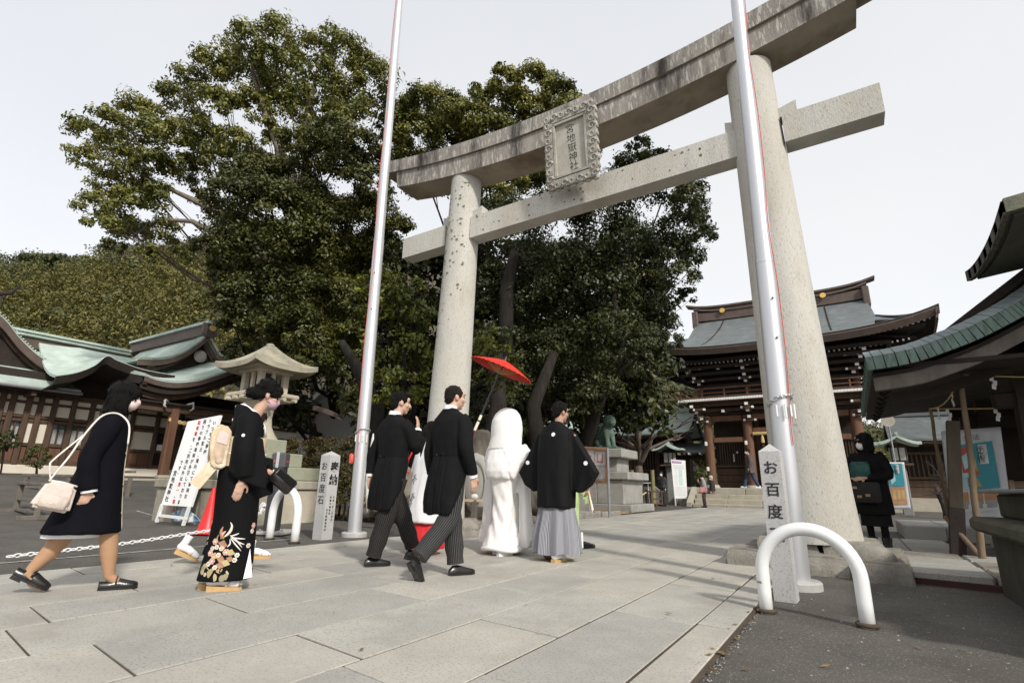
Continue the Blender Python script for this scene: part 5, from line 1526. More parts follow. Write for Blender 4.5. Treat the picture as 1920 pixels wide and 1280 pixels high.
def shoe(F, a, toe, up, mat, sole=None, name='shoe', k=1.0, tall=.075):
    """a local heel point on the sole, toe local direction, up local"""
    a = F.P(a); q0 = F.Q(); t = (q0 @ Vector(toe)).normalized(); u = q0 @ Vector(up); u = (u - t * u.dot(t)).normalized(); s = t.cross(u)
    q = Matrix((s, t, u)).transposed()
    mb = MB()
    L = .265 * k
    prof = [(0.0, .024, .045), (.12, .033, tall * .95), (.3, .034, tall), (.5, .036, .062), (.7, .043, .046), (.86, .037, .037), (.96, .022, .028), (1.0, .008, .018)]
    rings = []
    for tt, hw, hh in prof:
        ring = []
        for j in range(14):
            an = 2 * math.pi * j / 14; ca, sa = math.cos(an), math.sin(an)
            ring.append(a + t * L * tt + s * hw * ca * k + u * (.018 + (max(sa, 0) * hh + min(sa, 0) * .012)) )
        rings.append(ring)
    vs = [p for r_ in rings for p in r_]
    fs = [(i * 14 + j, i * 14 + (j + 1) % 14, (i + 1) * 14 + (j + 1) % 14, (i + 1) * 14 + j) for i in range(7) for j in range(14)]
    fs += [tuple(range(13, -1, -1)), tuple(7 * 14 + j for j in range(14))]
    mb.add(vs, fs); o = mb.build(name, mat, F.root, smooth=60)
    mb = MB(); pl = [a + t * L * tt + s * hw * 1.06 * k for tt, hw, hh in prof] + [a + t * L * tt - s * hw * 1.06 * k for tt, hw, hh in prof[::-1]]
    mb.prism(pl, u * .016); mb.build('sole', sole or mat, o)
    mb = MB(); mb.prism([a + s * .026 * k, a + t * .075 * k + s * .031 * k, a + t * .075 * k - s * .031 * k, a - s * .026 * k], u * -.014); mb.build('heel', sole or mat, o)
    return o, q

def sandal(F, a, toe, up, k=1.0, thick=.045, mat=None):
    """zori sandal with a white split-toe sock"""
    a = F.P(a); q0 = F.Q(); t = (q0 @ Vector(toe)).normalized(); u = q0 @ Vector(up); u = (u - t * u.dot(t)).normalized(); s = t.cross(u)
    q = Matrix((s, t, u)).transposed(); L = .245 * k
    out = [(0, .026), (.1, .036), (.35, .037), (.65, .043), (.85, .04), (.97, .024)]
    mb = MB()
    top = [a + t * L * x + s * y * k for x, y in out] + [a + t * L * x - s * y * k for x, y in out[::-1]]
    n = len(top)
    th = [thick * (1 - .55 * x) for x, y in out] + [thick * (1 - .55 * x) for x, y in out[::-1]]
    vs = [p + u * h_ for p, h_ in zip(top, th)] + top
    mb.add(vs, [tuple(range(n)), tuple(range(2 * n - 1, n - 1, -1))] + [(i, (i + 1) % n, n + (i + 1) % n, n + i) for i in range(n)])
    o = mb.build('sandal', mat or cork, F.root)
    mb = MB(); b = lambda x, y, z: a + t * L * x + s * y * k + u * (z + thick * (1 - .55 * x))
    mb.tube([b(.5, .042, .0), b(.62, .03, .035), b(.74, 0, .038), b(.62, -.03, .035), b(.5, -.042, .0)], .007, 6); mb.build('sandal_strap', gold_brocade, o, smooth=True)
    mb = MB()
    mb.ell(b(.14, 0, .032), (.032 * k, .045 * k, .036 * k), q); mb.tube([b(.1, 0, .02), b(.16, 0, .08), b(.17, 0, .15)], [.034 * k, .036 * k, .040 * k], 12)
    mb.tube([b(.1, 0, .03), b(.4, 0, .04), b(.7, .006, .026), b(.88, .012, .02)], [.034 * k, .036 * k, .032 * k, .022 * k], 12)
    mb.ell(b(.9, -.022, .016), (.013 * k, .028 * k, .014 * k), q, 10, 6)
    fused(mb, 'sock', white_cloth, F.root, .006, 3)
    return o

def stick(o, p, r, mat, name, parent, n=14, th=.004):
    """small flat disc lying on the surface of o nearest to world point p"""
    off = ORG[o.name]
    ok, loc, nrm, _ = o.closest_point_on_mesh(Vector(p) - off)
    loc = loc + off; z = nrm.normalized(); x = z.orthogonal().normalized(); y = z.cross(x)
    mb = MB(); ring = [loc + (x * math.cos(6.2832 * i / n) + y * math.sin(6.2832 * i / n)) * r - z * .004 for i in range(n)]
    mb.prism(ring, z * (th + .004)); return mb.build(name, mat, parent, smooth=False)

def mask(F, A, q, k, mat):
    mb = MB(); mb.ell(A(0, .052, -.048), (.066 * k, .058 * k, .058 * k), q, 20, 14); mb.ell(A(0, .088, -.03), (.03 * k, .032 * k, .03 * k), q)
    o = fused(mb, 'face_mask', mat, F.root, .005, 3)
    for e in (-1, 1):
        m_ = MB(); m_.tube([A(e * .056, .07, -.02), A(e * .079, .0, .018), A(e * .082, -.022, -.002), A(e * .074, .0, -.04), A(e * .056, .055, -.066)], .003, 5); m_.build('ear_loop', mat, o, smooth=True)

def short_hair(F, A, q, k, mat, bald=False, full=1.0):
    mb = MB()
    if bald:
        mb.ell(A(0, -.020, .036), (.0805 * k, .096 * k, .088 * k), q)
    else:
        mb.ell(A(0, -.018, .045), (.082 * k * full, .098 * k, .092 * k * full), q)
        mb.ell(A(0, .045, .095), (.06 * k, .045 * k, .032 * k), q)
    mb.ell(A(0, -.058, -.01), (.070 * k, .048 * k, .062 * k), q)
    for e in (-1, 1): mb.ell(A(e * .068, .022, .028), (.014 * k, .022 * k, .034 * k), q)
    rr = lambda p, n: .0016 * mnoise.noise(Vector((p[0] * 90, p[1] * 90, p[2] * 30)))
    o = fused(mb, 'hair', mat, F.root, .0055, 2, rr)
    strands(o, F, A(0, 0, 0), q, mat, 80, .024, -.25)
    return o

def strands(o, F, c, q, mat, n, L, back, jit=.4):
    """locks lying along the hair surface so that its outline is uneven"""
    rnd = random.Random(len(o.data.vertices)); off = ORG[o.name]; mb = MB()
    vs = o.data.vertices; f_ = q @ Vector((0, 1, 0))
    for i in range(n):
        v = vs[rnd.randrange(len(vs))]; p = v.co + off; nr = v.normal
        d = Vector((0, 0, -1)) + f_ * back + Vector((rnd.uniform(-jit, jit), rnd.uniform(-jit, jit), 0)); d = d - nr * d.dot(nr)
        if d.length < .1: continue
        d.normalize(); l = L * rnd.uniform(.6, 1.3)
        mb.tube([p - nr * .002, p + d * l * .5 + nr * .004, p + d * l + nr * .0015], [.0035, .0042, .0008], 5)
    mb.build('hair_locks', mat, o, smooth=True, kind='stuff')

# --- the two men in morning dress
def tail_man(B, yaw, label, H, legs, armR, armL, headp, turn, bald, handR, trm, cufR=True, sk=None):
    F = Fig('person', B, yaw, label)
    k = H / 1.73
    sk = sk or skin
    b = MB(); add_body(b, F, headp, .17, 1.40 * k, .92 * k, 1.1 * k)
    A, q, hk = add_head(b, F, headp, turn, .05)
    limb(b, F, armR[:3], [.045, .036, .026]); limb(b, F, armL[:3], [.045, .036, .026])
    add_hand(b, F.P(armR[2]), F.Q() @ Vector(handR[0]), F.Q() @ Vector(handR[1]), handR[2], handR[3])
    add_hand(b, F.P(armL[2]), F.Q() @ Vector((.0, .1, -1)), F.Q() @ Vector((-1, 0, 0)), 1, .55)
    for lg in legs: limb(b, F, lg[0], [.075, .05, .035])
    fused(b, 'body', sk, F.root, .0075, 3)
    eyes(F, A, q, hk); short_hair(F, A, q, hk, hair_black if not bald else M('thinning_hair', (.014, .011, .010), .6, .3, 70, .7, 150, stretch=(1, 1, .2), spec=.15), bald)
    # coat
    c = MB(); z = lambda v: v * k
    c.loft(F.rings([(0, -.02, z(1.505), .066, .062), (0, -.015, z(1.47), .10, .075), (0, -.01, z(1.435), .165, .095), (0, 0, z(1.38), .205, .118), (0, 0, z(1.28), .212, .128), (0, 0, z(1.15), .198, .125), (0, 0, z(1.04), .19, .124), (0, -.01, z(.94), .202, .135), (0, -.035, z(.82), .212, .132), (0, -.07, z(.72), .212, .108), (0, -.105, z(.63), .205, .078), (0, -.125, z(.56), .19, .052), (0, -.13, z(.535), .18, .045)]), 32, power=2.3)
    for arm, e in ((armR, 1), (armL, -1)):
        s0, el, wr = arm[:3]
        limb(c, F, [(e * .14, 0, z(1.385)), Vector(s0) - Vector((e * .012, 0, .02)), el, Vector(el).lerp(Vector(wr), .9)], [.08, .074, .064, .053], 16)
    B0, r0, h0 = F.B, F.r, F.h
    def rd(p, n):
        v = Vector(p) - B0; s_ = v.dot(r0); f_ = v.dot(h0); d = 0
        if f_ < -.03 and abs(s_) < .2 and p[2] < z(1.06): d -= .012 * math.exp(-((s_ + .0) / .009) ** 2)
        if f_ < 0 and abs(s_) < .21 and p[2] < z(1.0): d += .006 * math.exp(-((abs(s_) - .075) / .012) ** 2) - .006 * math.exp(-((abs(s_) - .095) / .008) ** 2)
        if abs(s_) < .24 and abs(p[2] - z(1.05)) < .02: d -= .0035 * math.exp(-((p[2] - z(1.05)) / .007) ** 2)
        return d
    coat = fused(c, 'tailcoat', black_cloth, F.root, .0095, 4, folds(.009, 7, 3, rd))
    for sx in (-.06, .06): stick(coat, F.P(sx, -.2, z(1.06)), .011, black_leather, 'coat_button', coat)
    # collar and cuffs
    c = MB(); c.tube([F.P(headp[0] * .6, -.022, z(1.49)), F.P(headp[0] * .8, -.018, z(1.53))], [.066, .062], 20); c.build('shirt_collar', white_cloth, F.root, smooth=50)
    for arm, nm in ((armR, 'shirt_cuff'), (armL, 'shirt_cuff')):
        el, wr = Vector(arm[1]), Vector(arm[2]); a = el.lerp(wr, .84); bb = el.lerp(wr, 1.0)
        c = MB(); c.tube([F.P(a), F.P(bb)], [.043, .043], 16); c.build(nm, white_cloth, F.root, smooth=50)
        for j in range(4): stick(coat, F.P(el.lerp(wr, .62 + .06 * j) + Vector((.2, -.05, 0))), .006, black_leather, 'sleeve_button', coat, 8)
    # trousers
    for lg in legs:
        hp, kn, an = [Vector(p) for p in lg[0]]
        t = MB(); pts = []; rad = []
        for i in range(13):
            u = i / 12
            p = hp.lerp(kn, u * 2) if u < .5 else kn.lerp(an, u * 2 - 1)
            if 3 < i < 9:
                m1 = (hp * .25 + kn * .5 + an * .25); p = p.lerp(m1, .25 * (1 - abs(i - 6) / 3))
            pts.append(F.P(p)); rad.append(.112 - .035 * u + (.006 * math.sin(i * 2.1) if i > 6 else 0))
        t.tube(pts, rad, 26, uvs=True); t.build('trouser_leg', trm, F.root, smooth=60)
        shoe(F, lg[1], lg[2], lg[3], black_leather)
    return F
man2 = tail_man((-3.2, 3.98, 0), R(10), 'balding man in a black tailcoat and striped trousers striding behind the bride', 1.73,
    [([(.095, -.03, .86), (.09, -.03, .5), (.045, -.33, .2)], (.045, -.43, .155), (0, .55, -.83), (0, .83, .55)),
     ([(-.095, .0, .86), (-.04, .1, .5), (.0, .13, .1)], (.0, .06, .0), (.25, 1, 0), (0, 0, 1))],
    [(.205, 0, 1.36), (.265, -.03, 1.10), (.255, .07, .865)], [(-.205, 0, 1.36), (-.275, -.03, 1.10), (-.26, .02, .87)],
    (.0, .035, 1.615), R(22), True, ((.0, .25, -1), (1, -.1, 0), -1, .75), pinstripe)
man1 = tail_man((-4.06, 4.1, 0), R(8), 'dark haired man in a black tailcoat raising his right hand to his mouth', 1.74,
    [([(.095, .0, .86), (.05, -.06, .5), (-.06, -.1, .1)], (-.1, -.17, .0), (.35, 1, 0), (0, 0, 1)),
     ([(-.095, .02, .86), (-.04, .2, .5), (.02, .33, .16)], (.02, .24, .06), (0, .96, -.22), (0, .2, .96))],
    [(.205, .02, 1.36), (.235, .12, 1.13), (.10, .225, 1.36)], [(-.205, 0, 1.36), (-.275, -.06, 1.10), (-.29, -.06, .87)],
    (.01, .045, 1.635), R(25), False, ((-.12, .12, 1), (.8, .5, .1), 1, .45), pinstripe_dark)

# --- walking woman in the navy coat
def coat_woman():
    F = Fig('person', (-4.888, 1.833, 0), R(22), 'woman with bobbed hair and pale mask striding in a dark navy coat')
    hp = (0, .05, 1.425)
    b = MB(); add_body(b, F, hp, .15, 1.22, .8, .95, .02, .9)
    A, q, k = add_head(b, F, hp, .0, .08, .94)
    aR = [(.165, .0, 1.18), (.205, -.09, .93), (.205, -.04, .70)]; aL = [(-.165, .01, 1.18), (-.2, -.05, .95), (-.19, .06, .76)]
    limb(b, F, aR, [.04, .032, .023]); limb(b, F, aL, [.04, .032, .023])
    add_hand(b, F.P(aR[2]), F.Q() @ Vector((.0, -.25, -1)), F.Q() @ Vector((1, .1, 0)), -1, .75, k=.9)
    add_hand(b, F.P(aL[2]), F.Q() @ Vector((.0, .2, -1)), F.Q() @ Vector((-1, 0, 0)), 1, .5, k=.9)
    fused(b, 'body', skin, F.root, .0072, 3)
    l = MB()
    limb(l, F, [(.07, .03, .72), (.06, .12, .45), (.055, .155, .25), (.05, .185, .09)], [.082, .062, .056, .033], 16)
    limb(l, F, [(-.07, -.03, .72), (-.06, -.10, .43), (-.055, -.20, .27), (-.05, -.285, .145)], [.082, .06, .056, .033], 16)
    l.ell(F.P(.053, .150, .29), (.05, .055, .10)); l.ell(F.P(-.057, -.185, .30), (.05, .055, .09))
    l.tube([F.P(.05, .18, .10), F.P(.05, .24, .05), F.P(.05, .33, .03)], [.034, .032, .024], 12); l.tube([F.P(-.05, -.29, .15), F.P(-.05, -.25, .07), F.P(-.05, -.18, .03)], [.034, .032, .024], 12)
    fused(l, 'stockinged_legs', stocking, F.root, .006, 5)
    eyes(F, A, q, k); mask(F, A, q, k, mask_pink)
    h = MB()
    h.ell(A(0, -.018, .042), (.091, .106, .094), q); h.ell(A(0, -.05, -.055), (.09, .07, .125), q)
    h.tube([A(0, -.045, -.05), A(0, -.04, -.15)], [.085, .088], 20)
    for e in (-1, 1): h.ell(A(e * .078, -.008, -.06), (.022, .05, .115), q); h.ell(A(e * .062, .045, .025), (.024, .035, .05), q)
    h.ell(A(0, .078, .052), (.066, .026, .036), q)
    bob = fused(h, 'hair', hair_black, F.root, .0055, 9, lambda p, n: .003 * mnoise.noise(Vector((p[0] * 60, p[1] * 60, p[2] * 6))))
    strands(bob, F, A(0, 0, 0), q, hair_black, 150, .055, -.05, .12)
    c = MB()
    c.loft(F.rings([(0, .01, 1.285, .062, .06), (0, .005, 1.265, .10, .08), (0, 0, 1.235, .155, .1), (0, 0, 1.17, .178, .118), (0, 0, 1.05, .178, .128), (0, 0, .93, .182, .135), (0, -.01, .8, .192, .158), (0, -.02, .62, .21, .19), (0, -.03, .47, .228, .225), (0, -.035, .42, .236, .238), (0, -.035, .40, .235, .237)]), 36, power=2.2)
    limb(c, F, [(.12, 0, 1.22), aR[0], aR[1], Vector(aR[1]).lerp(Vector(aR[2]), .95)], [.075, .074, .068, .062], 16)
    limb(c, F, [(-.12, 0, 1.22), aL[0], aL[1], Vector(aL[1]).lerp(Vector(aL[2]), .95)], [.075, .074, .068, .062], 16)
    coat = fused(c, 'coat', navy_cloth, F.root, .0095, 5, folds(.006, 6, 2))
    # pale piping down the front, buttons, cuff, dress hem
    pts = []
    for i in range(22):
        zz = 1.25 - .80 * i / 21; ok, loc, nr, _ = coat.closest_point_on_mesh(F.P(.03, .4, zz) - ORG[coat.name]); pts.append(loc + ORG[coat.name])
    p = MB(); p.tube(pts, .005, 6); p.build('piping', M('pale_piping', (.5, .45, .36), .7), coat, smooth=True)
    for zz in (1.22, 1.0, .78, .58): stick(coat, F.P(.065, .4, zz), .0085, gold, 'button', coat)
    for a in (aR, aL):
        c = MB(); e, w_ = Vector(a[1]), Vector(a[2]); c.tube([F.P(e.lerp(w_, .9)), F.P(e.lerp(w_, 1.03))], .05, 16); c.build('blouse_cuff', white_cloth, F.root, smooth=50)
    c = MB(); c.loft(F.rings([(0, -.02, .55, .19, .18), (-.02, -.075, .40, .19, .19), (-.02, -.085, .375, .185, .185)]), 28); c.build('dress_hem', white_cloth, F.root, smooth=50)
    for a, t, u in (((.05, .13, .0), (.05, 1, 0), (0, 0, 1)), ((-.05, -.375, .125), (0, .88, -.48), (0, .48, .88))):
        o, q2 = shoe(F, a, t, u, black_leather, k=.92, tall=.045)
        s2 = F.P(a) + q2 @ Vector((0, .105, .072)); m_ = MB(); m_.tube([s2 + q2 @ Vector(v) for v in ((.036, 0, -.03), (.03, .0, .0), (0, .0, .018), (-.03, 0, .0), (-.036, 0, -.03))], .009, 6, squash=(1, .5)); m_.build('ankle_strap', black_leather, o, smooth=True)
    # shoulder bag
    bc = F.P(.27, -.215, .665)
    bag = thing('handbag', bc, 'quilted cream shoulder bag hanging at the striding coat wearer’s side', 'handbag')
    qb = F.Q() @ Matrix.Rotation(R(8), 3, 'Z') @ Matrix.Rotation(R(-14), 3, 'X')
    cream = M('cream_quilted_leather', (.62, .52, .46), .5, .06, 20, .5, 60, stretch=(1, 1, 1))
    m_ = MB(); bp = lambda a, b_, c_: bc + qb @ Vector((a, b_, c_))
    bm = bmesh.new(); bmesh.ops.create_cube(bm, size=1)
    for v in bm.verts:
        tp = 1 if v.co.z > 0 else 0
        v.co = Vector((v.co.x * (.06 if tp else .115), v.co.y * (.175 if tp else .235), v.co.z * .185))
    bmesh.ops.bevel(bm, geom=bm.edges[:], offset=.022, segments=3, affect='EDGES'); bm.verts.index_update()
    m_.add([bp(*v.co) for v in bm.verts], [[v.index for v in f.verts] for f in bm.faces]); bm.free(); fused(m_, 'bag_body', cream, bag, .006, 4)
    m_ = MB(); m_.bb(bp(.058, .0, -.035), (.03, .16, .09), .014, qb); m_.build('front_pocket', cream, bag, smooth=60)
    m_ = MB(); m_.tube([bp(0, -.08, .092), bp(.0, 0, .098), bp(0, .085, .092)], .007, 6); m_.build('zip', M('cream_piping', (.7, .64, .58), .5), bag, smooth=True)
    sp = F.P(.14, .0, 1.265)
    strap = M('white_strap', (.72, .68, .62), .5)
    m_ = MB(); m_.tube(spline([bp(0, -.08, .088), bp(.02, -.06, .2), F.P(.27, -.19, .95), F.P(.25, -.13, 1.12), F.P(.2, -.06, 1.25), F.P(.165, .03, 1.275), F.P(.185, .11, 1.2), F.P(.205, .13, 1.05)], 5), .007, 6); m_.build('strap', strap, bag, smooth=True)
    m_ = MB(); m_.tube(spline([bp(0, -.07, .088), bp(.03, -.12, .18), F.P(.285, -.27, .92), F.P(.25, -.14, 1.10)], 6), .006, 6); m_.build('strap', strap, bag, smooth=True)
    return F
coat_woman()

# --- women in black formal kimono
def kimono_woman(B, yaw, label, k, mat, hairm, maskm, front, sd=0):
    F = Fig('person', B, yaw, label)
    hp = (0, .115, 1.485 * k)
    b = MB(); add_body(b, F, (0, .115, 1.485 * k), .15, 1.27 * k, .85 * k, 1.0 * k, .02, .9)
    A, q, hk = add_head(b, F, hp, 0, .30, .95)
    aR = [(.16, .0, 1.22 * k), (.215, -.02, 1.0 * k), (.2, .0, .79 * k)]; aL = [(-.16, .02, 1.22 * k), (-.2, .06, 1.0 * k), (-.13, .24, .86 * k)]
    limb(b, F, aR, [.04, .032, .023]); limb(b, F, aL, [.04, .032, .023])
    add_hand(b, F.P(aR[2]), F.Q() @ Vector((.0, -.18, -1)), F.Q() @ Vector((1, .15, 0)), -1, .5, k=.92)
    add_hand(b, F.P(aL[2]), F.Q() @ Vector((.3, .9, -.2)), F.Q() @ Vector((-.5, 0, 1)), -1, .8, k=.92)
    fused(b, 'body', skin, F.root, .0072, 3)
    eyes(F, A, q, hk); mask(F, A, q, hk, maskm)
    h = MB()
    h.ell(A(0, -.018, .048), (.086, .103, .088), q); h.ell(A(0, .055, .075), (.068, .045, .045), q); h.ell(A(0, -.03, .085), (.075, .08, .065), q)
    h.ell(A(0, -.115, -.012), (.062, .055, .052), q); h.ell(A(0, -.135, -.03), (.045, .04, .04), q)
    for e in (-1, 1): h.ell(A(e * .062, .035, .04), (.028, .045, .05), q); h.ell(A(e * .055, -.06, .0), (.03, .05, .05), q)
    upd = fused(h, 'hair', hairm, F.root, .0055, 2, lambda p, n: .002 * mnoise.noise(Vector((p[0] * 70, p[1] * 20, p[2] * 70))))
    strands(upd, F, A(0, 0, 0), q, hairm, 160, .04, -1.2)
    z = lambda v: v * k
    c = MB()
    c.loft(F.rings([(0, -.05, z(1.385), .062, .055, -.25), (0, -.035, z(1.345), .10, .085, -.2), (0, -.01, z(1.30), .152, .105), (0, 0, z(1.22), .175, .125), (0, .0, z(1.1), .172, .13), (0, 0, z(.98), .16, .132), (0, -.01, z(.86), .172, .15), (0, 0, z(.7), .168, .155), (0, .01, z(.5), .15, .155), (0, .01, z(.3), .142, .165), (0, .0, z(.13), .145, .185), (0, -.005, z(.075), .145, .19)]), 36, power=2.2)
    limb(c, F, [(.11, -.01, z(1.28)), aR[0], aR[1], (.2, .01, z(.83))], [.085, .088, .085, .075], 16)
    limb(c, F, [(-.11, 0, z(1.28)), aL[0], aL[1], (-.15, .18, z(.88))], [.085, .085, .08, .075], 16)
    c.prism([F.P(.155, -.10, z(1.12)), F.P(.155, .10, z(1.12)), F.P(.16, .175, z(.82)), F.P(.16, .17, z(.73)), F.P(.16, -.02, z(.80)), F.P(.16, -.1, z(.86))], F.r * .085)
    c.prism([F.P(-.2, .0, z(1.05)), F.P(-.2, .24, z(.98)), F.P(-.17, .27, z(.70)), F.P(-.17, .10, z(.62)), F.P(-.17, -.02, z(.8))], F.r * .07)
    kim = fused(c, 'kimono', mat, F.root, .0095, 5, folds(.006, 7, 1.6))
    # white collar, crest, obi
    m_ = MB(); m_.tube([F.P(0, -.112, z(1.375)), F.P(.05, -.06, z(1.395)), F.P(.072, .04, z(1.33)), F.P(.075, .115, z(1.22)), F.P(.04, .14, z(1.14))], .011, 8, squash=(1, .6)); m_.tube([F.P(0, -.112, z(1.375)), F.P(-.05, -.06, z(1.395)), F.P(-.072, .04, z(1.33)), F.P(-.06, .12, z(1.2))], .011, 8, squash=(1, .6)); m_.build('white_collar', white_cloth, F.root, smooth=True)
    for pt in ((.0, -.3, 1.29), (.26, -.04, 1.13), (.14, .3, 1.22)): stick(kim, F.P(pt[0], pt[1], z(pt[2])), .0125, white_cloth, 'crest', kim)
    m_ = MB(); m_.loft(F.rings([(0, .005, z(1.13), .168, .145), (0, .005, z(1.11), .178, .152), (0, .005, z(.91), .176, .158), (0, .005, z(.885), .168, .15)]), 32, power=2.3); obi = m_.build('obi', gold_brocade, F.root, smooth=50)
    m_ = MB(); m_.tube([F.P(.176 * math.cos(a), .005 + .16 * math.sin(a), z(1.0)) for a in np.linspace(0, 6.28, 33)], .008, 6); m_.build('obi_cord', white_cloth, obi, smooth=True)
    if not front: return F
    d = MB()
    d.prism([F.P(-.145, f_, z(c_)) for f_, c_ in ((-.12, 1.16), (-.15, 1.205), (-.205, 1.215), (-.245, 1.18), (-.256, 1.08), (-.245, .98), (-.232, .91), (-.20, .885), (-.15, .885), (-.12, .90))], F.r * .29)
    knot = fused(d, 'obi_knot', gold_brocade, F.root, .007, 4, folds(.009, 16, 5))
    ins = [(-.135, 1.13), (-.165, 1.165), (-.195, 1.165), (-.215, 1.12), (-.22, 1.05), (-.212, .985), (-.2, .935), (-.18, .92), (-.15, .925)]
    for e in (-1, 1):
        m_ = MB(); m_.prism([F.P(e * .146, f_, z(c_)) for f_, c_ in ins], F.r * e * .006); m_.build('inner_fold', M('peach_brocade', (.50, .37, .27), .6, .3, 16), knot)
        m_ = MB(); m_.prism([F.P(e * .152, f_, z(c_)) for f_, c_ in ((-.135, 1.13), (-.165, 1.165), (-.20, 1.165), (-.215, 1.08), (-.14, 1.06))], F.r * e * .006); m_.build('bustle_pad', M('pale_pink_silk', (.60, .49, .45), .6), knot)
    m_ = MB(); m_.prism([F.P(-.12, -.23, z(.92)), F.P(.12, -.23, z(.92)), F.P(.115, -.285, z(.74)), F.P(-.115, -.285, z(.74))], F.h * .018); m_.prism([F.P(.10, -.15, z(.93)), F.P(.10, -.235, z(.94)), F.P(.10, -.345, z(.775)), F.P(.10, -.27, z(.73))], F.r * .02); m_.build('obi_tail', gold_brocade, knot)
    # inner hem showing white
    m_ = MB(); m_.prism([F.P(.125, .13, z(.30)), F.P(.14, .17, z(.1)), F.P(.145, .11, z(.09))], F.r * .012); m_.build('white_lining', white_cloth, kim)
    return F
k1 = kimono_woman((-4.13, 2.50, 0), R(27), 'woman in a black embroidered kimono with cream sash and mauve mask, head bowed', 1.0, tomesode, hair_black, mask_mauve, True)
def kimono_motifs():
    kim = [c for c in k1.root.children if c.name.startswith('kimono')][0]
    off = ORG[kim.name]
    pk, cr, gd, wh = M('pink_thread', (.62, .36, .33), .7), M('cream_thread', (.70, .62, .50), .7), M('gold_thread', (.46, .37, .19), .6), M('pale_thread', (.74, .71, .64), .7)
    br_ = M('brown_thread', (.36, .2, .12), .7)
    def S(zx, zy):
        w_ = D(330 + zx / 5.335, 890 + zy / 5.335, 3.72); d = (w_ - Vector(CAM_O)).normalized()
        ok, loc, nr, _ = kim.ray_cast(Vector(CAM_O) - off, d)
        return (loc + off, nr) if ok else (None, None)
    def flower(zx, zy, r, m1, m2):
        p, n = S(zx, zy)
        if p is None: return
        x = n.cross(Vector((0, 0, 1))).normalized(); u = n.cross(x)
        mb = MB()
        for k in range(6):
            c = p + (x * math.cos(k * 1.047) + u * math.sin(k * 1.047)) * r * .62
            mb.prism([c + (x * math.cos(j * .785) + u * math.sin(j * .785)) * r * .5 - n * .002 for j in range(8)], n * .005)
        o = mb.build('embroidered_flower', m1, kim)
        mb = MB(); mb.prism([p + (x * math.cos(j * .785) + u * math.sin(j * .785)) * r * .38 for j in range(8)], n * .005); mb.build('flower_centre', m2, o)
    for i, (x, y) in enumerate(((395, 665), (365, 735), (408, 720), (360, 862), (388, 925), (325, 890), (500, 770), (425, 800), (585, 850), (775, 505), (760, 560), (722, 705), (345, 780), (455, 735), (610, 800))):
        flower(x, y, .016 if i % 3 else .021, (pk, cr, wh)[i % 3], (cr, pk, gd)[i % 3])
    for (x, y, a, b) in ((470, 690, 46, 40), (545, 775, 50, 34), (385, 810, 40, 36), (450, 845, 44, 40), (495, 880, 46, 36), (440, 905, 40, 34), (540, 840, 40, 30)):
        cs = [S(x - a, y - b * .4), S(x + a * .3, y - b), S(x + a, y + b * .4), S(x - a * .3, y + b)]
        if all(c[0] is not None for c in cs):
            n = cs[0][1]; mb = MB(); mb.prism([c[0] + n * .001 for c in cs], n * .003); mb.build('embroidered_panel', gd if (x // 5) % 2 else br_, kim)
    def stroke(pts, rr, m_):
        q = [S(*p) for p in pts]; q = [c[0] + c[1] * .002 for c in q if c[0] is not None]
        if len(q) > 2:
            mb = MB(); sp_ = spline(q, 4); mb.tube(sp_, [max(.001, rr * math.sin(3.0 * (i + .4) / len(sp_))) for i in range(len(sp_))], 6); mb.build('embroidered_feather', m_, kim, smooth=True)
    stroke([(545, 470), (560, 510), (545, 560), (510, 600), (480, 620)], .011, cr); stroke([(475, 515), (455, 560), (460, 610), (480, 640)], .013, br_); stroke([(500, 560), (470, 590), (450, 640)], .010, pk)
    for e in (((540, 610), (590, 600), (630, 582)), ((545, 620), (620, 635), (690, 638)), ((550, 625), (620, 670), (685, 695)), ((545, 630), (590, 690), (650, 760)), ((540, 640), (540, 690), (510, 720)), ((540, 600), (600, 650), (660, 725))): stroke(e, .0055, (wh, gd, cr)[len(str(e)) % 3])
    for e in (((430, 595), (410, 640), (400, 690)), ((340, 960), (310, 920), (325, 870)), ((440, 985), (405, 965), (415, 940))): stroke(e, .004, gd)
kimono_motifs()
sandal(k1, (.05, -.12, .0), (.02, 1, 0), (0, 0, 1)); sandal(k1, (-.05, -.17, .005), (.0, 1, 0), (0, 0, 1))
bc = k1.P(-.02, .32, .80)
cl = thing('clutch_bag', bc, 'small black clutch bag held in front of the mauve masked kimono wearer', 'clutch bag')
m_ = MB(); m_.bb(bc, (.06, .21, .13), .015, k1.Q() @ Matrix.Rotation(R(-38), 3, 'X')); m_.build('bag_body', black_leather, cl, smooth=50)
m_ = MB(); m_.bb(bc + k1.Q() @ Matrix.Rotation(R(-38), 3, 'X') @ Vector((.032, 0, .03)), (.006, .17, .05), .002, k1.Q() @ Matrix.Rotation(R(-38), 3, 'X')); m_.build('flap', black_silk, cl)
k2 = kimono_woman((-5.58, 3.32, 0), R(27), 'brown haired woman in a dark kimono with orange embroidered hem, mostly hidden', .97, tomesode2, hair_brown, mask_white, False)
sandal(k2, (.05, -.44, .1), (0, .9, -.38), (0, .38, .9)); sandal(k2, (-.05, .22, .0), (.02, 1, 0), (0, 0, 1))

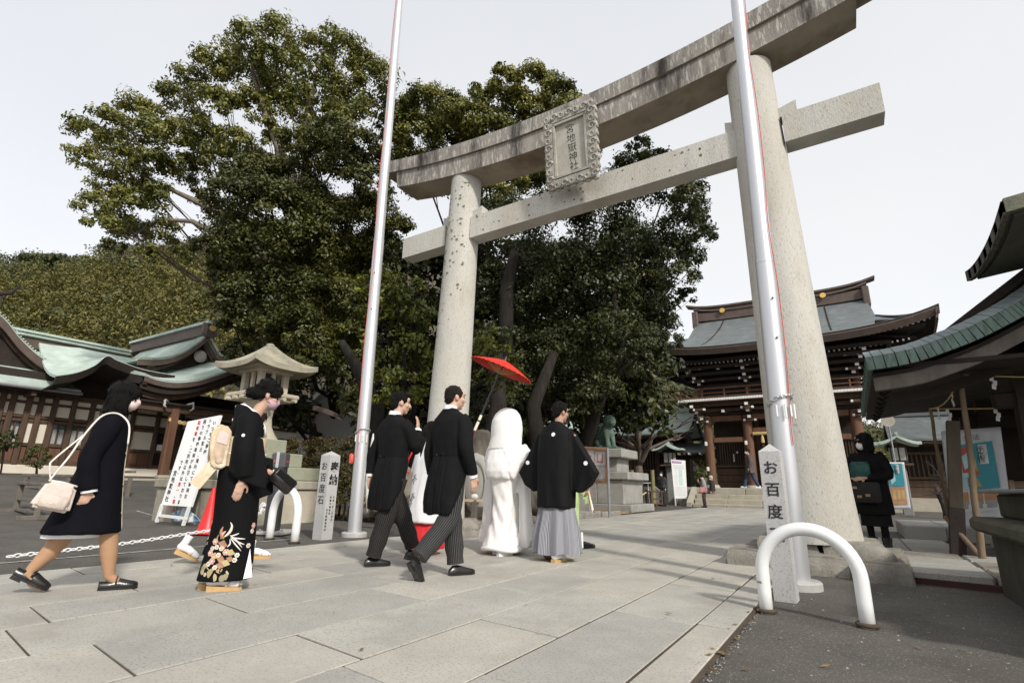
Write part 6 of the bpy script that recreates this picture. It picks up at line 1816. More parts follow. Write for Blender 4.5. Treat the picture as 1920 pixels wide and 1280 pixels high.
# --- bride
def bride():
    F = Fig('person', (-3.69, 5.72, 0), R(0), 'bride in a white kimono and tall white silk hood seen from behind')
    b = MB(); hp = (0, .05, 1.53); add_body(b, F, hp, .15, 1.28, .85, 1.0, 0, .9); A, q, k = add_head(b, F, hp, 0, .1, .95)
    aR = [(.16, .02, 1.22), (.2, .06, 1.0), (.08, .26, .95)]; aL = [(-.16, .02, 1.22), (-.2, .06, 1.0), (-.08, .26, .95)]
    for a in (aR, aL): limb(b, F, a, [.04, .032, .023])
    add_hand(b, F.P(aR[2]), F.Q() @ Vector((-1, .3, 0)), F.Q() @ Vector((0, 1, 0)), 1, .5, k=.9); add_hand(b, F.P(aL[2]), F.Q() @ Vector((1, .3, 0)), F.Q() @ Vector((0, 1, 0)), -1, .5, k=.9)
    fused(b, 'body', skin, F.root, .011, 3); eyes(F, A, q, k)
    h = MB(); h.ell(A(0, -.02, .06), (.1, .11, .09), q); h.ell(A(0, -.08, .03), (.09, .06, .07), q); fused(h, 'hair', hair_black, F.root, .008, 2)
    c = MB()
    c.loft(F.rings([(-.025, .0, 1.225, .235, .18, -.1), (-.015, .0, 1.29, .222, .182, -.06), (0, .005, 1.40, .202, .188), (0, .01, 1.50, .208, .196), (0, .01, 1.60, .196, .19), (0, .02, 1.69, .160, .165), (0, .03, 1.745, .108, .118), (0, .03, 1.772, .05, .06)]), 36)
    fused(c, 'silk_hood', white_hood, F.root, .008, 5, folds(.002, 5, 3))
    c = MB()
    c.loft(F.rings([(0, .0, 1.35, .12, .1), (0, 0, 1.30, .20, .14), (0, -.015, 1.22, .235, .17), (0, -.03, 1.08, .248, .205), (0, -.035, .97, .245, .215), (0, -.03, .90, .232, .205), (0, -.02, .875, .22, .195)]), 36, power=2.3)
    c.loft(F.rings([(0, -.01, .95, .215, .18), (.015, -.01, .82, .172, .16), (.015, -.0, .6, .15, .16), (.015, .0, .38, .16, .19), (.0, .0, .2, .205, .24), (0, .0, .11, .25, .28), (0, .0, .06, .245, .27)]), 36, power=2.3)
    c.tube([F.P(.19, .03, 1.27), F.P(.265, .05, 1.12), F.P(.25, .14, 1.0), F.P(.1, .28, .98)], [.09, .115, .115, .1], 16); c.tube([F.P(-.19, .03, 1.27), F.P(-.25, .05, 1.12), F.P(-.22, .14, 1.0), F.P(-.1, .28, .98)], [.09, .11, .11, .1], 16)
    for e in (-1, 1):
        dx = .015 if e > 0 else 0
        c.prism([F.P(e * .18, .0, 1.10), F.P(e * .275, .0, 1.08), F.P(e * .285, .0, .9), F.P(e * (.285 + dx), .0, .6), F.P(e * (.315 + dx), .0, .36), F.P(e * (.36 + dx), .0, .20), F.P(e * (.355 + dx), .0, .13), F.P(e * (.29 + dx), .0, .075), F.P(e * .235, .0, .09), F.P(e * .215, .0, .25), F.P(e * .20, .0, .6), F.P(e * .185, .0, .88)], F.h * .13)
        c.tube([F.P(e * .285, .05, .95), F.P(e * .29, .05, .6), F.P(e * .325, .05, .3), F.P(e * .345, .05, .16)], [.045, .05, .055, .06], 12)
    def br(p, n):
        v = Vector(p) - F.B; s_, z_ = v.dot(F.r), p[2]; d = 0
        if v.dot(F.h) < .08:
            d += .0022 * mnoise.noise(Vector((s_ * 26, p[1] * 16, z_ * 9)))
            d -= .02 * math.exp(-((abs(s_) - .172) / .012) ** 2) * smooth01((.98 - z_) / .08) * smooth01((z_ - .1) / .1)
            d += .007 * math.sin(s_ * 62 + z_ * 4) * smooth01((abs(s_) - .19) / .03) * smooth01((.95 - z_) / .2)
            d += .008 * math.sin((s_ * 1.6 + z_ * .9) * 26) * math.exp(-((z_ - .45) / .3) ** 2) * (1 if abs(s_) < .16 else .2)
            d -= .008 * math.exp(-((s_ - .02 - (1.28 - z_) * .62) / .014) ** 2) * smooth01((z_ - .98) / .05) * smooth01((1.28 - z_) / .05)
        return d
    fused(c, 'wedding_robe', white_silk, F.root, .0105, 5, folds(.006, 8, 3.0, br))
    c = MB(); c.tube([F.P(.25 * math.cos(a), .275 * math.sin(a), .075 + .012 * math.sin(a * 3)) for a in np.linspace(0, 6.283, 41)], .028, 10); c.build('padded_hem', white_silk, F.root, smooth=True)
    sandal(F, (.07, -.24, 0), (.25, 1, 0), (0, 0, 1), .95, .05, white_cloth); sandal(F, (-.05, -.14, 0), (0, 1, 0), (0, 0, 1), .95, .05, white_cloth)
bride()

# --- groom
def groom():
    F = Fig('person', (-2.9, 5.6, 0), R(0), 'groom in a black crested jacket and grey striped pleated skirt seen from behind')
    hp = (.03, .04, 1.655)
    b = MB(); add_body(b, F, hp, .17, 1.42, .92, 1.1); A, q, k = add_head(b, F, hp, R(28), .08)
    aR = [(.2, .0, 1.38), (.27, .03, 1.12), (.335, .09, .83)]; aL = [(-.2, 0, 1.38), (-.27, .03, 1.12), (-.24, .12, .88)]
    for a in (aR, aL): limb(b, F, a, [.045, .036, .026])
    add_hand(b, F.P(aR[2]), F.Q() @ Vector((0, .15, -1)), F.Q() @ Vector((1, 0, 0)), -1, .9); add_hand(b, F.P(aL[2]), F.Q() @ Vector((0, .3, -1)), F.Q() @ Vector((-1, 0, 0)), 1, .7)
    fused(b, 'body', skin_tan, F.root, .0085, 3); eyes(F, A, q, k); short_hair(F, A, q, k, hair_black, False, 1.04)
    c = MB()
    c.loft(F.rings([(0, -.01, 1.54, .066, .06), (0, -.01, 1.505, .1, .08), (0, 0, 1.455, .18, .105), (0, 0, 1.38, .228, .13), (0, 0, 1.2, .238, .155), (0, -.01, .9, .232, .165), (0, -.02, .6, .222, .178), (0, -.02, .565, .22, .175)]), 36, power=2.4)
    for e in (-1, 1):
        o = .02 if e > 0 else 0
        c.prism([F.P(e * .14, -.05, 1.47), F.P(e * .23, -.05, 1.40), F.P(e * (.36 + o), -.06, 1.16), F.P(e * (.49 + o), -.06, .955), F.P(e * (.40 + o), -.06, .815), F.P(e * .29, -.06, .74), F.P(e * .22, -.06, .76), F.P(e * .2, -.06, 1.1)], F.h * .13)
    def gr(p, n):
        v = Vector(p) - F.B; s_ = v.dot(F.r); d = 0
        if v.dot(F.h) < 0:
            d -= .009 * math.exp(-((abs(s_) - .205 - .03 * (1.4 - p[2])) / .012) ** 2)
            d -= .004 * math.exp(-(s_ / .006) ** 2)
            d += .007 * math.sin(s_ * 34 + p[2] * 5) * smooth01((1.1 - p[2]) / .5)
        return d
    co = fused(c, 'crested_jacket', black_silk, F.root, .0085, 5, folds(.009, 5, 1.6, gr))
    for p in ((0, -.4, 1.435), (.40, -.3, 1.06), (-.36, -.3, 1.07)):
        o = stick(co, F.P(p), .0245, white_cloth, 'crest', co, 20)
    c = MB(); n = 96; rings = []
    for (zz, rx, ry, am) in ((.95, .15, .11, 0), (.66, .18, .13, .004), (.54, .205, .155, .016), (.3, .25, .205, .026), (.085, .268, .225, .03)):
        ring = []
        for j in range(n):
            a = 2 * math.pi * j / n; pl = am * (abs(((j * 10 / n) % 1) - .5) * 2 - .5) * 1.6
            ring.append(F.P((rx + pl) * math.copysign(abs(math.cos(a)) ** .8, math.cos(a)), -.01 + (ry + pl) * math.copysign(abs(math.sin(a)) ** .8, math.sin(a)), zz + (.012 * math.sin(a * 5) if zz < .1 else 0)))
        rings.append(ring)
    vs = [p for r_ in rings for p in r_]; fs = []; uv = []
    for i in range(4):
        for j in range(n):
            j2 = (j + 1) % n; fs.append((i * n + j, i * n + j2, (i + 1) * n + j2, (i + 1) * n + j)); uv.append([(j / n, 0), ((j + 1) / n, 0), ((j + 1) / n, 1), (j / n, 1)])
    fs.append(tuple(4 * n + j for j in range(n))); uv.append([(0, 0)] * n)
    c.add(vs, fs, uv); c.build('pleated_skirt', hakama_stripe, F.root, smooth=40)
    sandal(F, (.06, -.22, .0), (.1, 1, 0), (0, 0, 1), 1.05, .04, cork); sandal(F, (-.07, -.16, .07), (0, .8, -.5), (0, .5, .8), 1.05, .04, M('brown_sole', (.14, .07, .035), .6))
    fan = thing('folded_fan', F.P(.335, .1, .76), 'slim folded wooden fan in the groom’s lowered right hand', 'folded fan')
    m_ = MB(); m_.beam(F.P(.335, .1, .80), F.P(.37, .14, .53), .022, .012); m_.build('outer_rib', M('fan_wood', (.62, .47, .28), .6), fan); m_ = MB(); m_.beam(F.P(.34, .105, .77), F.P(.378, .145, .55), .012, .018); m_.build('fan_leaf', white_cloth, fan)
groom()

# --- generic figures for the people farther off
def figure(B, yaw, H, label, top, bottom, hairm, maskm=None, top_hem=.85, wide=1.0, skirt=False, turn=0.0, nod=.05, aR=None, aL=None, stride=.0, vox=.011, shoes=None, hood=False, long_hair=False, cap=None, hR=None, hL=None, group=None, skinm=None):
    F = Fig('person', B, yaw, label, group=group); k = H / 1.65; z = lambda v: v * k
    hp = (0, .03, z(1.54)); aR = [Vector(p) * k for p in (aR or [(.17, 0, 1.29), (.22, -.02, 1.04), (.21, .06, .82)])]; aL = [Vector(p) * k for p in (aL or [(-.17, 0, 1.29), (-.22, -.02, 1.04), (-.21, .06, .82)])]
    b = MB(); add_body(b, F, hp, .16, z(1.32), z(.87), z(1.02)); A, q, hk = add_head(b, F, hp, turn, nod, .97 * k)
    for a in (aR, aL): limb(b, F, a, [.042, .034, .025])
    add_hand(b, F.P(aR[2]), F.Q() @ Vector(hR[0] if hR else (0, .15, -1)), F.Q() @ Vector(hR[1] if hR else (1, 0, 0)), -1 if not hR else hR[2], .55); add_hand(b, F.P(aL[2]), F.Q() @ Vector(hL[0] if hL else (0, .15, -1)), F.Q() @ Vector(hL[1] if hL else (-1, 0, 0)), 1 if not hL else hL[2], .55)
    fused(b, 'body', skinm or skin, F.root, vox * .8, 3); eyes(F, A, q, hk)
    if maskm: mask(F, A, q, hk, maskm)
    if hood:
        h = MB(); h.ell(A(0, -.03, .03), (.105, .12, .125), q); h.ell(A(0, -.04, -.08), (.115, .09, .1), q)
        for e in (-1, 1): h.ell(A(e * .085, .02, -.03), (.03, .06, .12), q)
        fused(h, 'hood', hood, F.root, .007, 3)
    if cap:
        short_hair(F, A, q, hk, hairm); h = MB(); h.ell(A(0, -.01, .065), (.088, .104, .07), q); h.ell(A(0, .1, .052), (.07, .06, .012), q); fused(h, 'cap', cap, F.root, .006, 2)
    elif not hood or long_hair:
        hh = short_hair(F, A, q, hk, hairm, full=1.05)
        if long_hair:
            h = MB()
            for e in (-1, 1): h.tube([A(e * .075, .03, .03), A(e * .085, .02, -.08), A(e * .08, .03, -.2)], [.025, .028, .02], 8)
            h.ell(A(0, -.06, -.06), (.085, .05, .1), q); fused(h, 'long_hair', hairm, F.root, .007, 2)
    c = MB(); w_ = wide
    c.loft(F.rings([(0, 0, z(1.42), .065, .06), (0, 0, z(1.385), .11, .08), (0, 0, z(1.345), .165 * w_, .1), (0, 0, z(1.27), .192 * w_, .122 * w_), (0, 0, z(1.1), .188 * w_, .13 * w_), (0, 0, z(.98), .182 * w_, .13 * w_)] + ([(0, 0, z(.85), .195 * w_, .15 * w_)] if top_hem < .84 else []) + [(0, 0, z(top_hem) + .02, .205 * w_, (.15 if top_hem > .7 else .18) * w_), (0, 0, z(top_hem), .2 * w_, (.145 if top_hem > .7 else .175) * w_)]), 28, power=2.3)
    for a, e in ((aR, 1), (aL, -1)): limb(c, F, [(e * .12, 0, z(1.34)), a[0], a[1], a[1].lerp(a[2], .93)], [.085 * w_, .08 * w_, .068 * w_, .055 * w_], 14)
    fused(c, 'top', top, F.root, vox, 4, folds(.007, 8, 4))
    c = MB()
    if skirt:
        c.loft(F.rings([(0, 0, z(.98), .15, .11), (0, 0, z(.8), .175, .14), (0, 0, z(.4), .19, .16), (0, 0, z(skirt), .2, .17)]), 28)
    for e in (-1, 1):
        st = stride * e
        limb(c, F, [(e * .09, 0, z(.9)), (e * .09, st * .45 + .02, z(.48)), (e * .09, st - .01, z(.06))], [.105, .082, .07] if not skirt else [.06, .05, .045], 14)
        shoe(F, (e * .09, st - .09, .0), (e * .12, 1, 0), (0, 0, 1), shoes or black_leather, k=.95)
    fused(c, 'skirt' if skirt else 'trousers', bottom, F.root, vox, 3, folds(.006, 8, 3))
    return F

# shrine maiden and the attendant in green, both half hidden by the procession
def robe_person(B, yaw, H, label, upper, lower, sl, sleeve_drop, hairm):
    F = Fig('person', B, yaw, label); k = H / 1.65; z = lambda v: v * k
    hp = (0, .03, z(1.54)); b = MB(); add_body(b, F, hp, .16, z(1.32), z(.87), z(1.02)); A, q, hk = add_head(b, F, hp, .2, .05, .97 * k)
    aR = [(.17, 0, z(1.29)), (.22, .04, z(1.06)), (.15, .26, z(1.02))]; aL = [(-.17, 0, z(1.29)), (-.22, .04, z(1.06)), (-.15, .26, z(1.02))]
    for a, e in ((aR, 1), (aL, -1)):
        limb(b, F, a, [.042, .034, .025]); add_hand(b, F.P(a[2]), F.Q() @ Vector((-.5 * e, .9, 0)), F.Q() @ Vector((e, 0, .3)), -e, .7)
    fused(b, 'body', skin, F.root, .009, 3); eyes(F, A, q, hk); short_hair(F, A, q, hk, hairm, full=1.05)
    c = MB(); c.loft(F.rings([(0, -.01, z(1.43), .07, .065), (0, 0, z(1.38), .12, .09), (0, 0, z(1.32), .19, .11), (0, 0, z(1.15), .21, .14), (0, 0, z(.9), .21, .16), (0, -.02, z(sl), .225, .19), (0, -.02, z(sl) - .02, .22, .185)]), 30, power=2.4)
    for e in (-1, 1):
        c.prism([F.P(e * .14, -.06, z(1.36)), F.P(e * .26, -.02, z(1.2)), F.P(e * .30, .1, z(1.05)), F.P(e * .3, .12, z(sleeve_drop)), F.P(e * .3, -.16, z(sleeve_drop)), F.P(e * .22, -.1, z(1.0))], F.h * .12)
    up = fused(c, 'robe', upper, F.root, .0125, 4, folds(.009, 7, 1.8))
    c = MB(); c.loft(F.rings([(0, 0, z(.8), .13, .10), (0, 0, z(.45), .17, .14), (0, 0, z(.28), .21, .18), (0, 0, z(.1), .25, .23), (0, 0, z(.07), .245, .225)]), 30); fused(c, 'pleated_skirt', lower, F.root, .012, 3, folds(.015, 10, 1))
    return F, up, A, q
F, up, A, q = robe_person((-4.42, 5.1, 0), R(5), 1.55, 'shrine maiden in white robe and red skirt, half hidden between the tailcoated men', white_cloth, red_cloth, .40, .42, hair_black)
sandal(F, (.07, -.1, 0), (0, 1, 0), (0, 0, 1)); sandal(F, (-.07, -.05, 0), (0, 1, 0), (0, 0, 1))
m_ = MB(); m_.ell(A(0, -.11, -.03), (.05, .05, .1), q); m_.tube([A(0, -.11, -.05), A(0, -.13, -.2), A(0, -.14, -.38)], [.04, .035, .02], 10); m_.build('ponytail', hair_black, F.root, smooth=True)
m_ = MB(); m_.tube([F.P(-.2, -.1, 1.2), F.P(-.27, -.1, 1.1), F.P(-.31, -.09, .98)], .012, 6); m_.tube([F.P(-.33, -.1, .97), F.P(-.22, -.13, .93)], .014, 6); m_.build('red_cord', red_cloth, up, smooth=True)
ink = M('grey_ink', (.16, .16, .17), .8)
for (a, c_) in ((-.2, .88), (-.12, .68), (-.22, .6)):
    m_ = MB(); o = F.P(a, -.5, c_); ok, loc, nr, _ = up.closest_point_on_mesh(o - ORG[up.name]); loc += ORG[up.name]; x = nr.cross(Vector((0, 0, 1))).normalized(); u = Vector((0, 0, 1))
    for d1, d2 in (((-.05, .0), (.03, .045)), ((.0, .01), (.05, -.03)), ((-.02, -.01), (.02, -.06)), ((.0, .02), (-.03, .06))):
        m_.tube([loc + nr * .002 + x * d1[0] + u * d1[1], loc + nr * .004 + x * (d1[0] + d2[0]) * .5 + u * ((d1[1] + d2[1]) * .5 + .006), loc + nr * .002 + x * d2[0] + u * d2[1]], [.003, .006, .002], 5)
    m_.build('crane_print', ink, up)
F, up, A, q = robe_person((-3.40, 6.75, 0), R(0), 1.52, 'attendant in a pale green robe almost hidden in front of the groom', green_cloth, green_cloth, .25, .55, hair_black)
shoe(F, (.2, .1, .0), (.3, 1, 0), (0, 0, 1), M('black_lacquer', (.01, .01, .01), .2), k=1.1); shoe(F, (-.12, -.15, .0), (0, 1, 0), (0, 0, 1), MATS['black_lacquer'], k=1.1)
m_ = MB(); m_.bb(F.P(.27, .0, .12), (.03, .05, .2), .008, R(30)); m_.build('white_hem_cord', white_cloth, F.root)

# people around the gate and on the right
fh = figure((.22, 9.30, 0), R(205), 1.60, 'woman in a hooded black coat holding a dark green parcel beside the torii pillar', black_cloth, black_silk, hair_black, mask_white, .52, 1.12, .36, R(28), .05,
    [(.18, .0, 1.29), (.31, .02, 1.08), (.1, .25, 1.02)], [(-.18, 0, 1.29), (-.28, .02, 1.06), (-.06, .27, 1.03)], .0, .010, black_leather, black_cloth, hR=((-1, .2, .1), (0, 1, .2), 1), hL=((1, .2, -.1), (0, 1, .2), -1), long_hair=True)
pc = fh.P(.0, .24, 1.10)
pk_ = thing('parcel', pc, 'dark green wrapped parcel hugged by the hooded black coated woman', 'parcel')
m_ = MB(); m_.bb(pc, (.25, .10, .23), .03, fh.Q()); m_.build('wrapping', M('green_wrap', (.015, .075, .062), .35, .2, 14, .5, 20), pk_, smooth=60); m_ = MB(); m_.bb(pc + fh.h * .05 + Vector((.02, 0, .09)), (.12, .02, .05), .006, fh.Q()); m_.build('folded_corner', MATS['green_wrap'], pk_)
bc = fh.P(-.02, .25, .80)
sb = thing('shoulder_bag', bc, 'black patched shoulder bag hanging below the green parcel', 'shoulder bag')
m_ = MB(); m_.bb(bc, (.38, .12, .28), .03, fh.Q()); m_.build('bag_body', M('black_canvas', (.018, .017, .016), .8, .2, 20, .3), sb, smooth=60)
tan = M('tan_patch', (.32, .21, .11), .7)
for a, c_, w_ in ((.10, .06, .07), (.05, -.06, .06), (-.06, -.04, .06)):
    m_ = MB(); m_.bb(bc + fh.r * a + fh.h * .062 + Vector((0, 0, c_)), (w_, .006, .035), .003, fh.Q()); m_.build('patch', tan, sb)
m_ = MB(); m_.tube([bc + fh.r * .17 + Vector((0, 0, .13)), fh.P(.16, .17, 1.1), fh.P(.14, .03, 1.36), fh.P(.1, -.1, 1.3)], .014, 6); m_.build('strap', MATS['black_canvas'], sb, smooth=True)
for e in (-1, 1):
    m_ = MB(); m_.loft(fh.rings([(e * .09, .0, .02, .055, .07), (e * .09, -.01, .12, .055, .06), (e * .09, -.01, .2, .065, .065)]), 16); m_.build('boot_shaft', black_leather, fh.root, smooth=50)

g_ = lambda px, py, z=0: G(px, py, z)
figure(G(1600, 983, 0), R(200), 1.52, 'person in a dusty pink top mostly hidden behind the right torii pillar', M('dusty_pink', (.42, .24, .25), .8), M('dark_denim', (.02, .024, .04), .85), hair_black, mask_white, .82, 1.0, vox=.019)
figure(G(1409, 914, .92), R(250), 1.62, 'visitor in an open grey coat and red sweater walking on the gate platform', M('red_sweater', (.24, .012, .04), .85), M('blue_jeans', (.03, .05, .10), .85), hair_black, mask_white, .86, .98, stride=.26, vox=.019, shoes=M('white_trainers', (.6, .6, .6), .6))
gp_ = [o for o in COL.objects if o.name.startswith('person') and o.get('label', '').startswith('visitor in an open')][0]
Fq = Fig.__new__(Fig); Fq.B = Vector(gp_.location); Fq.h = Vector((math.sin(R(250)), math.cos(R(250)), 0)); Fq.r = Vector((math.cos(R(250)), -math.sin(R(250)), 0)); Fq.yaw = -R(250); Fq.root = gp_
m_ = MB()
for e in (-1, 1):
    m_.prism([Fq.P(e * .06, .1, 1.36), Fq.P(e * .2, .0, 1.34), Fq.P(e * .25, .0, .6), Fq.P(e * .10, .14, .6)], Fq.h * .05)
    m_.prism([Fq.P(e * .2, .04, 1.36), Fq.P(e * .1, -.14, 1.36), Fq.P(e * .15, -.2, .6), Fq.P(e * .26, .04, .6)], Fq.r * e * .03)
    limb(m_, Fq, [(e * .17, 0, 1.32), (e * .24, -.02, 1.04), (e * .2, .05, .84)], [.09, .085, .075])
m_.prism([Fq.P(-.15, -.15, 1.36), Fq.P(.15, -.15, 1.36), Fq.P(.18, -.2, .6), Fq.P(-.18, -.2, .6)], Fq.h * .04)
fused(m_, 'open_coat', M('taupe_coat', (.09, .075, .068), .85), gp_, .014, 4)
floral = embroidered('floral_cloth', -.2, 2.0, [(.35, .2, .2), (.5, .42, .38), (.2, .08, .1), (.4, .3, .3)], base=(.04, .018, .025), scale=14, dens=.7)
fc = figure(G(1322, 951), R(255), 1.48, 'visitor in grey top and wide patterned trousers with a pink bag before the steps', M('grey_knit', (.25, .25, .26), .9), floral, hair_black, mask_white, .86, 1.08, nod=.45, turn=-.3, vox=.018,
    aR=[(.17, 0, 1.29), (.22, .1, 1.12), (.1, .22, 1.3)], shoes=M('maroon_shoes', (.08, .012, .018), .6), hR=((-.2, .2, 1), (1, .3, 0), 1))
bc = fc.P(-.25, .02, .80)
pb = thing('tote_bag', bc, 'pink tote bag on the arm of the patterned trousers visitor', 'tote bag')
m_ = MB(); m_.bb(bc, (.12, .32, .24), .02, fc.Q()); m_.build('bag_body', M('pink_leather', (.56, .27, .27), .6), pb)
m_ = MB(); m_.tube([bc + fc.h * a + Vector((0, 0, c_)) for a, c_ in ((-.08, .11), (-.05, .24), (.05, .24), (.08, .11))], .01, 6); m_.build('handle', MATS['pink_leather'], pb, smooth=True)
figure(G(1330, 949) + Vector((.1, .55, 0)), R(265), 1.5, 'white haired visitor standing just behind the one with the pink tote', M('charcoal_jacket', (.03, .03, .035), .85), floral, M('white_hair', (.55, .53, .5), .6), mask_white, .84, 1.05, nod=.3, vox=.019)
figure(G(1243, 947), R(185), 1.66, 'attendant in a black padded jacket and cap guarding the wooden barriers', M('black_down', (.02, .02, .022), .5, .2, 8, .8, 12), M('navy_trousers', (.025, .03, .045), .85), hair_black, mask_white, .84, 1.15, vox=.018, cap=M('navy_cap', (.03, .05, .12), .8))

# --- red umbrella carried above the bride by the maiden
def umbrella():
    Fv, Rv, Uv = Vector(CAM_F), Vector(CAM_R), Vector(CAM_U)
    tip = D(950, 669, 6.7)
    ax = (Rv * .40 + Uv * .915 + Fv * .19).normalized()
    base = tip - ax * 1.36
    root = thing('paper_umbrella', base, 'open vermilion paper umbrella tilted over the procession on a long dark pole', 'umbrella')
    red = M('oiled_red_paper', (.62, .035, .018), .55, .08, 10, .1, spec=.3, stain=(.75, .08, .04), stain_scale=3, stain_amt=.4)
    apex = tip - ax * .05
    x = ax.cross(Vector((.3, 1, 0))).normalized(); y = ax.cross(x); Rr = .41; dp = .135
    n = 36
    for k in range(n):
        a0, a1 = 6.2832 * k / n, 6.2832 * (k + 1) / n
        mb = MB(); pt = lambda a, r, off=0: apex + (x * math.cos(a) + y * math.sin(a)) * r * Rr - ax * (dp * (r ** 1.25) + off)
        am = (a0 + a1) / 2
        mb.sheet(lambda u, v: pt(a0 + (a1 - a0) * u, .05 + .95 * v, -.006 * math.sin(u * 3.14) * v), 2, 6, .003, tuple(-ax)); mb.build('paper_panel', red, root)
        mb = MB(); mb.tube([pt(a0, .05, .006), pt(a0, .5, .008), pt(a0, 1.015, .006)], [.0045, .004, .0035], 5); mb.build('rib', M('rib_bamboo', (.38, .05, .03), .6), root)
    st = MB()
    hub = apex - ax * .19
    for k in range(n): a0 = 6.2832 * k / n; st.tube([hub + (x * math.cos(a0) + y * math.sin(a0)) * .02, apex + (x * math.cos(a0) + y * math.sin(a0)) * .55 * Rr - ax * (dp * .5 + .012)], .003, 4)
    st.build('stretchers', M('stretcher_bamboo', (.45, .3, .12), .6), root)
    mb = MB(); mb.tube([hub - ax * .03, hub + ax * .03], .026, 12); mb.build('hub', black_leather, root, smooth=50)
    mb = MB(); mb.tube([apex - ax * .02, tip], [.03, .014], 10); mb.build('ferrule', black_leather, root, smooth=50)
    L = (tip - base).length
    for a, b_, r_, mt, nm in ((.0, .26, .017, M('maroon_lacquer', (.16, .025, .02), .3, spec=.5), 'grip'), (.26, .345, .018, M('rattan_binding', (.72, .66, .56), .7), 'binding'), (.345, .36, .0185, black_leather, 'ring'), (.36, .41, .0175, MATS['rattan_binding'], 'binding'), (.41, .97, .0135, black_leather, 'shaft')):
        mb = MB(); mb.tube([base + ax * L * a, base + ax * L * b_], r_, 12); mb.build(nm, mt, root, smooth=50)
umbrella()
# ------------------------------------------------------------------ things around the path
lantern_stone = M('lantern_granite', (0.47, 0.42, 0.33), 0.9, 0.12, 3, 0.4, 50, stain=(.34, .31, .23), stain_scale=2, stain_amt=.6, fine=(50, (.3, .27, .2), .6, .5))
mossy_stone = M('mossy_stone', (0.33, 0.30, 0.24), 0.92, 0.2, 3, 0.5, 40, stain=(.07, .06, .045), stain_scale=2.4, stain_amt=.85, stretch=(1, 1, .5))
green_stone = M('algae_stone', (0.30, 0.31, 0.235), 0.92, 0.18, 3, 0.4, 40, stain=(.2, .2, .13), stain_scale=3, stain_amt=.6)
rock_mat = M('garden_rock', (0.24, 0.21, 0.165), 0.95, 0.3, 2.2, 0.9, 16, stain=(.10, .085, .06), stain_scale=2.2, stain_amt=.8, fine=(30, (.36, .33, .27), .6, .5))

def stone_lantern():
    xc, yc = -11.15, 7.0; gz = ground_z(xc, yc)
    root = thing('stone_lantern', (xc, yc, gz), 'large stone lantern with wide curved roof on a stepped plinth', 'stone lantern')
    def box(name, hx, z0, z1, mat, hy=None, bev=.02, parent=None, ox=0, oy=0):
        mb = MB(); mb.bb((xc + ox, yc + oy, gz + (z0 + z1) / 2), (2 * hx, 2 * (hy or hx), z1 - z0), bev); return mb.build(name, mat, parent or root)
    # lowest tier of separate blocks with a weathered cap
    for i in range(4):
        for ex, ey in ((i, 0), (i, 1), (0, i), (1, i)):
            pass
    w = 1.28
    for i in range(3):
        c = -w + w * 2 * (i + .5) / 3
        for s in (-1, 1):
            mb = MB(); mb.bb((xc + c, yc + s * (w - .2), gz + .29), (w * 2 / 3 - .012, .4, .72), .02); mb.build('plinth_block', mossy_stone, root)
            if i == 1 or True:
                mb = MB(); mb.bb((xc + s * (w - .2), yc + c * .66, gz + .29), (.4, w * 2 / 3 * .66 - .012, .72), .02); mb.build('plinth_block', mossy_stone if s > 0 and i == 0 else lantern_stone, root)
    box('plinth_cap', w + .05, .66, .84, mossy_stone)
    box('step_tier', 1.0, .84, 1.12, green_stone); box('step_tier', .72, 1.12, 1.42, green_stone); box('step_tier', .46, 1.42, 1.72, green_stone)
    mb = MB(); prof = [(1.66, .36), (1.74, .35), (1.84, .29), (2.0, .225), (2.2, .205), (2.38, .225), (2.5, .29), (2.58, .38), (2.62, .42)]
    mb.loft([(xc, yc, gz + z, r, r) for z, r in prof], 40, power=5); mb.build('shaft', lantern_stone, root, smooth=35)
    box('platform', .56, 2.64, 2.74, lantern_stone, bev=.025); box('platform', .47, 2.56, 2.65, lantern_stone)
    for s in (-.42, -.14, .14, .42):
        for (a, b) in ((s, -.5), (.5, s)):
            mb = MB(); mb.tube([(xc + a, yc + b - (.12 if b == -.5 else 0), gz + 2.6), (xc + a + (.0), yc + b + (.2 if b == -.5 else 0), gz + 2.6)] if b == -.5 else [(xc + .62, yc + s, gz + 2.6), (xc + .3, yc + s, gz + 2.6)], .045, 8); mb.build('carved_bracket', lantern_stone, root, smooth=40)
    for sx in (-1, 1):
        for sy in (-1, 1):
            mb = MB(); mb.bb((xc + sx * .3, yc + sy * .3, gz + 2.98), (.13, .13, .5), .012); mb.build('firebox_post', lantern_stone, root)
        mb = MB(); mb.bb((xc + sx * .3, yc, gz + 2.98), (.08, .08, .5), .012); mb.build('firebox_post', lantern_stone, root)
        mb = MB(); mb.bb((xc, yc + sx * .3, gz + 2.98), (.08, .08, .5), .012); mb.build('firebox_post', lantern_stone, root)
    box('firebox_core', .16, 2.74, 3.2, M('dark_stone', (.06, .055, .045), .95)); box('firebox_head', .42, 3.2, 3.3, lantern_stone)
    # roof: four curved slopes
    rh = .79
    mb = MB(); n = 20
    for q in range(4):
        m = Matrix.Rotation(q * math.pi / 2, 3, 'Z')
        def f(u, v):
            x = (2 * u - 1) * rh * (v * .93 + .07); y = -rh * (v * .93 + .07)
            z = 3.34 + .56 * (1 - v) ** 1.5 + .11 * abs(2 * u - 1) ** 3 * v ** 2
            p = m @ Vector((x, y, 0)); return (xc + p.x, yc + p.y, gz + z)
        mb.sheet(f, n, 10, .11)
    mb.box((xc, yc, gz + 3.32), (1.2, 1.2, .09))
    mb.ell((xc, yc, gz + 3.88), (.1, .1, .06))
    mb.build('roof', M('lantern_roof_stone', (.36, .33, .255), .95, .2, 3, .6, 40, stain=(.2, .185, .13), stain_scale=2, stain_amt=.7), root, smooth=40)
stone_lantern()

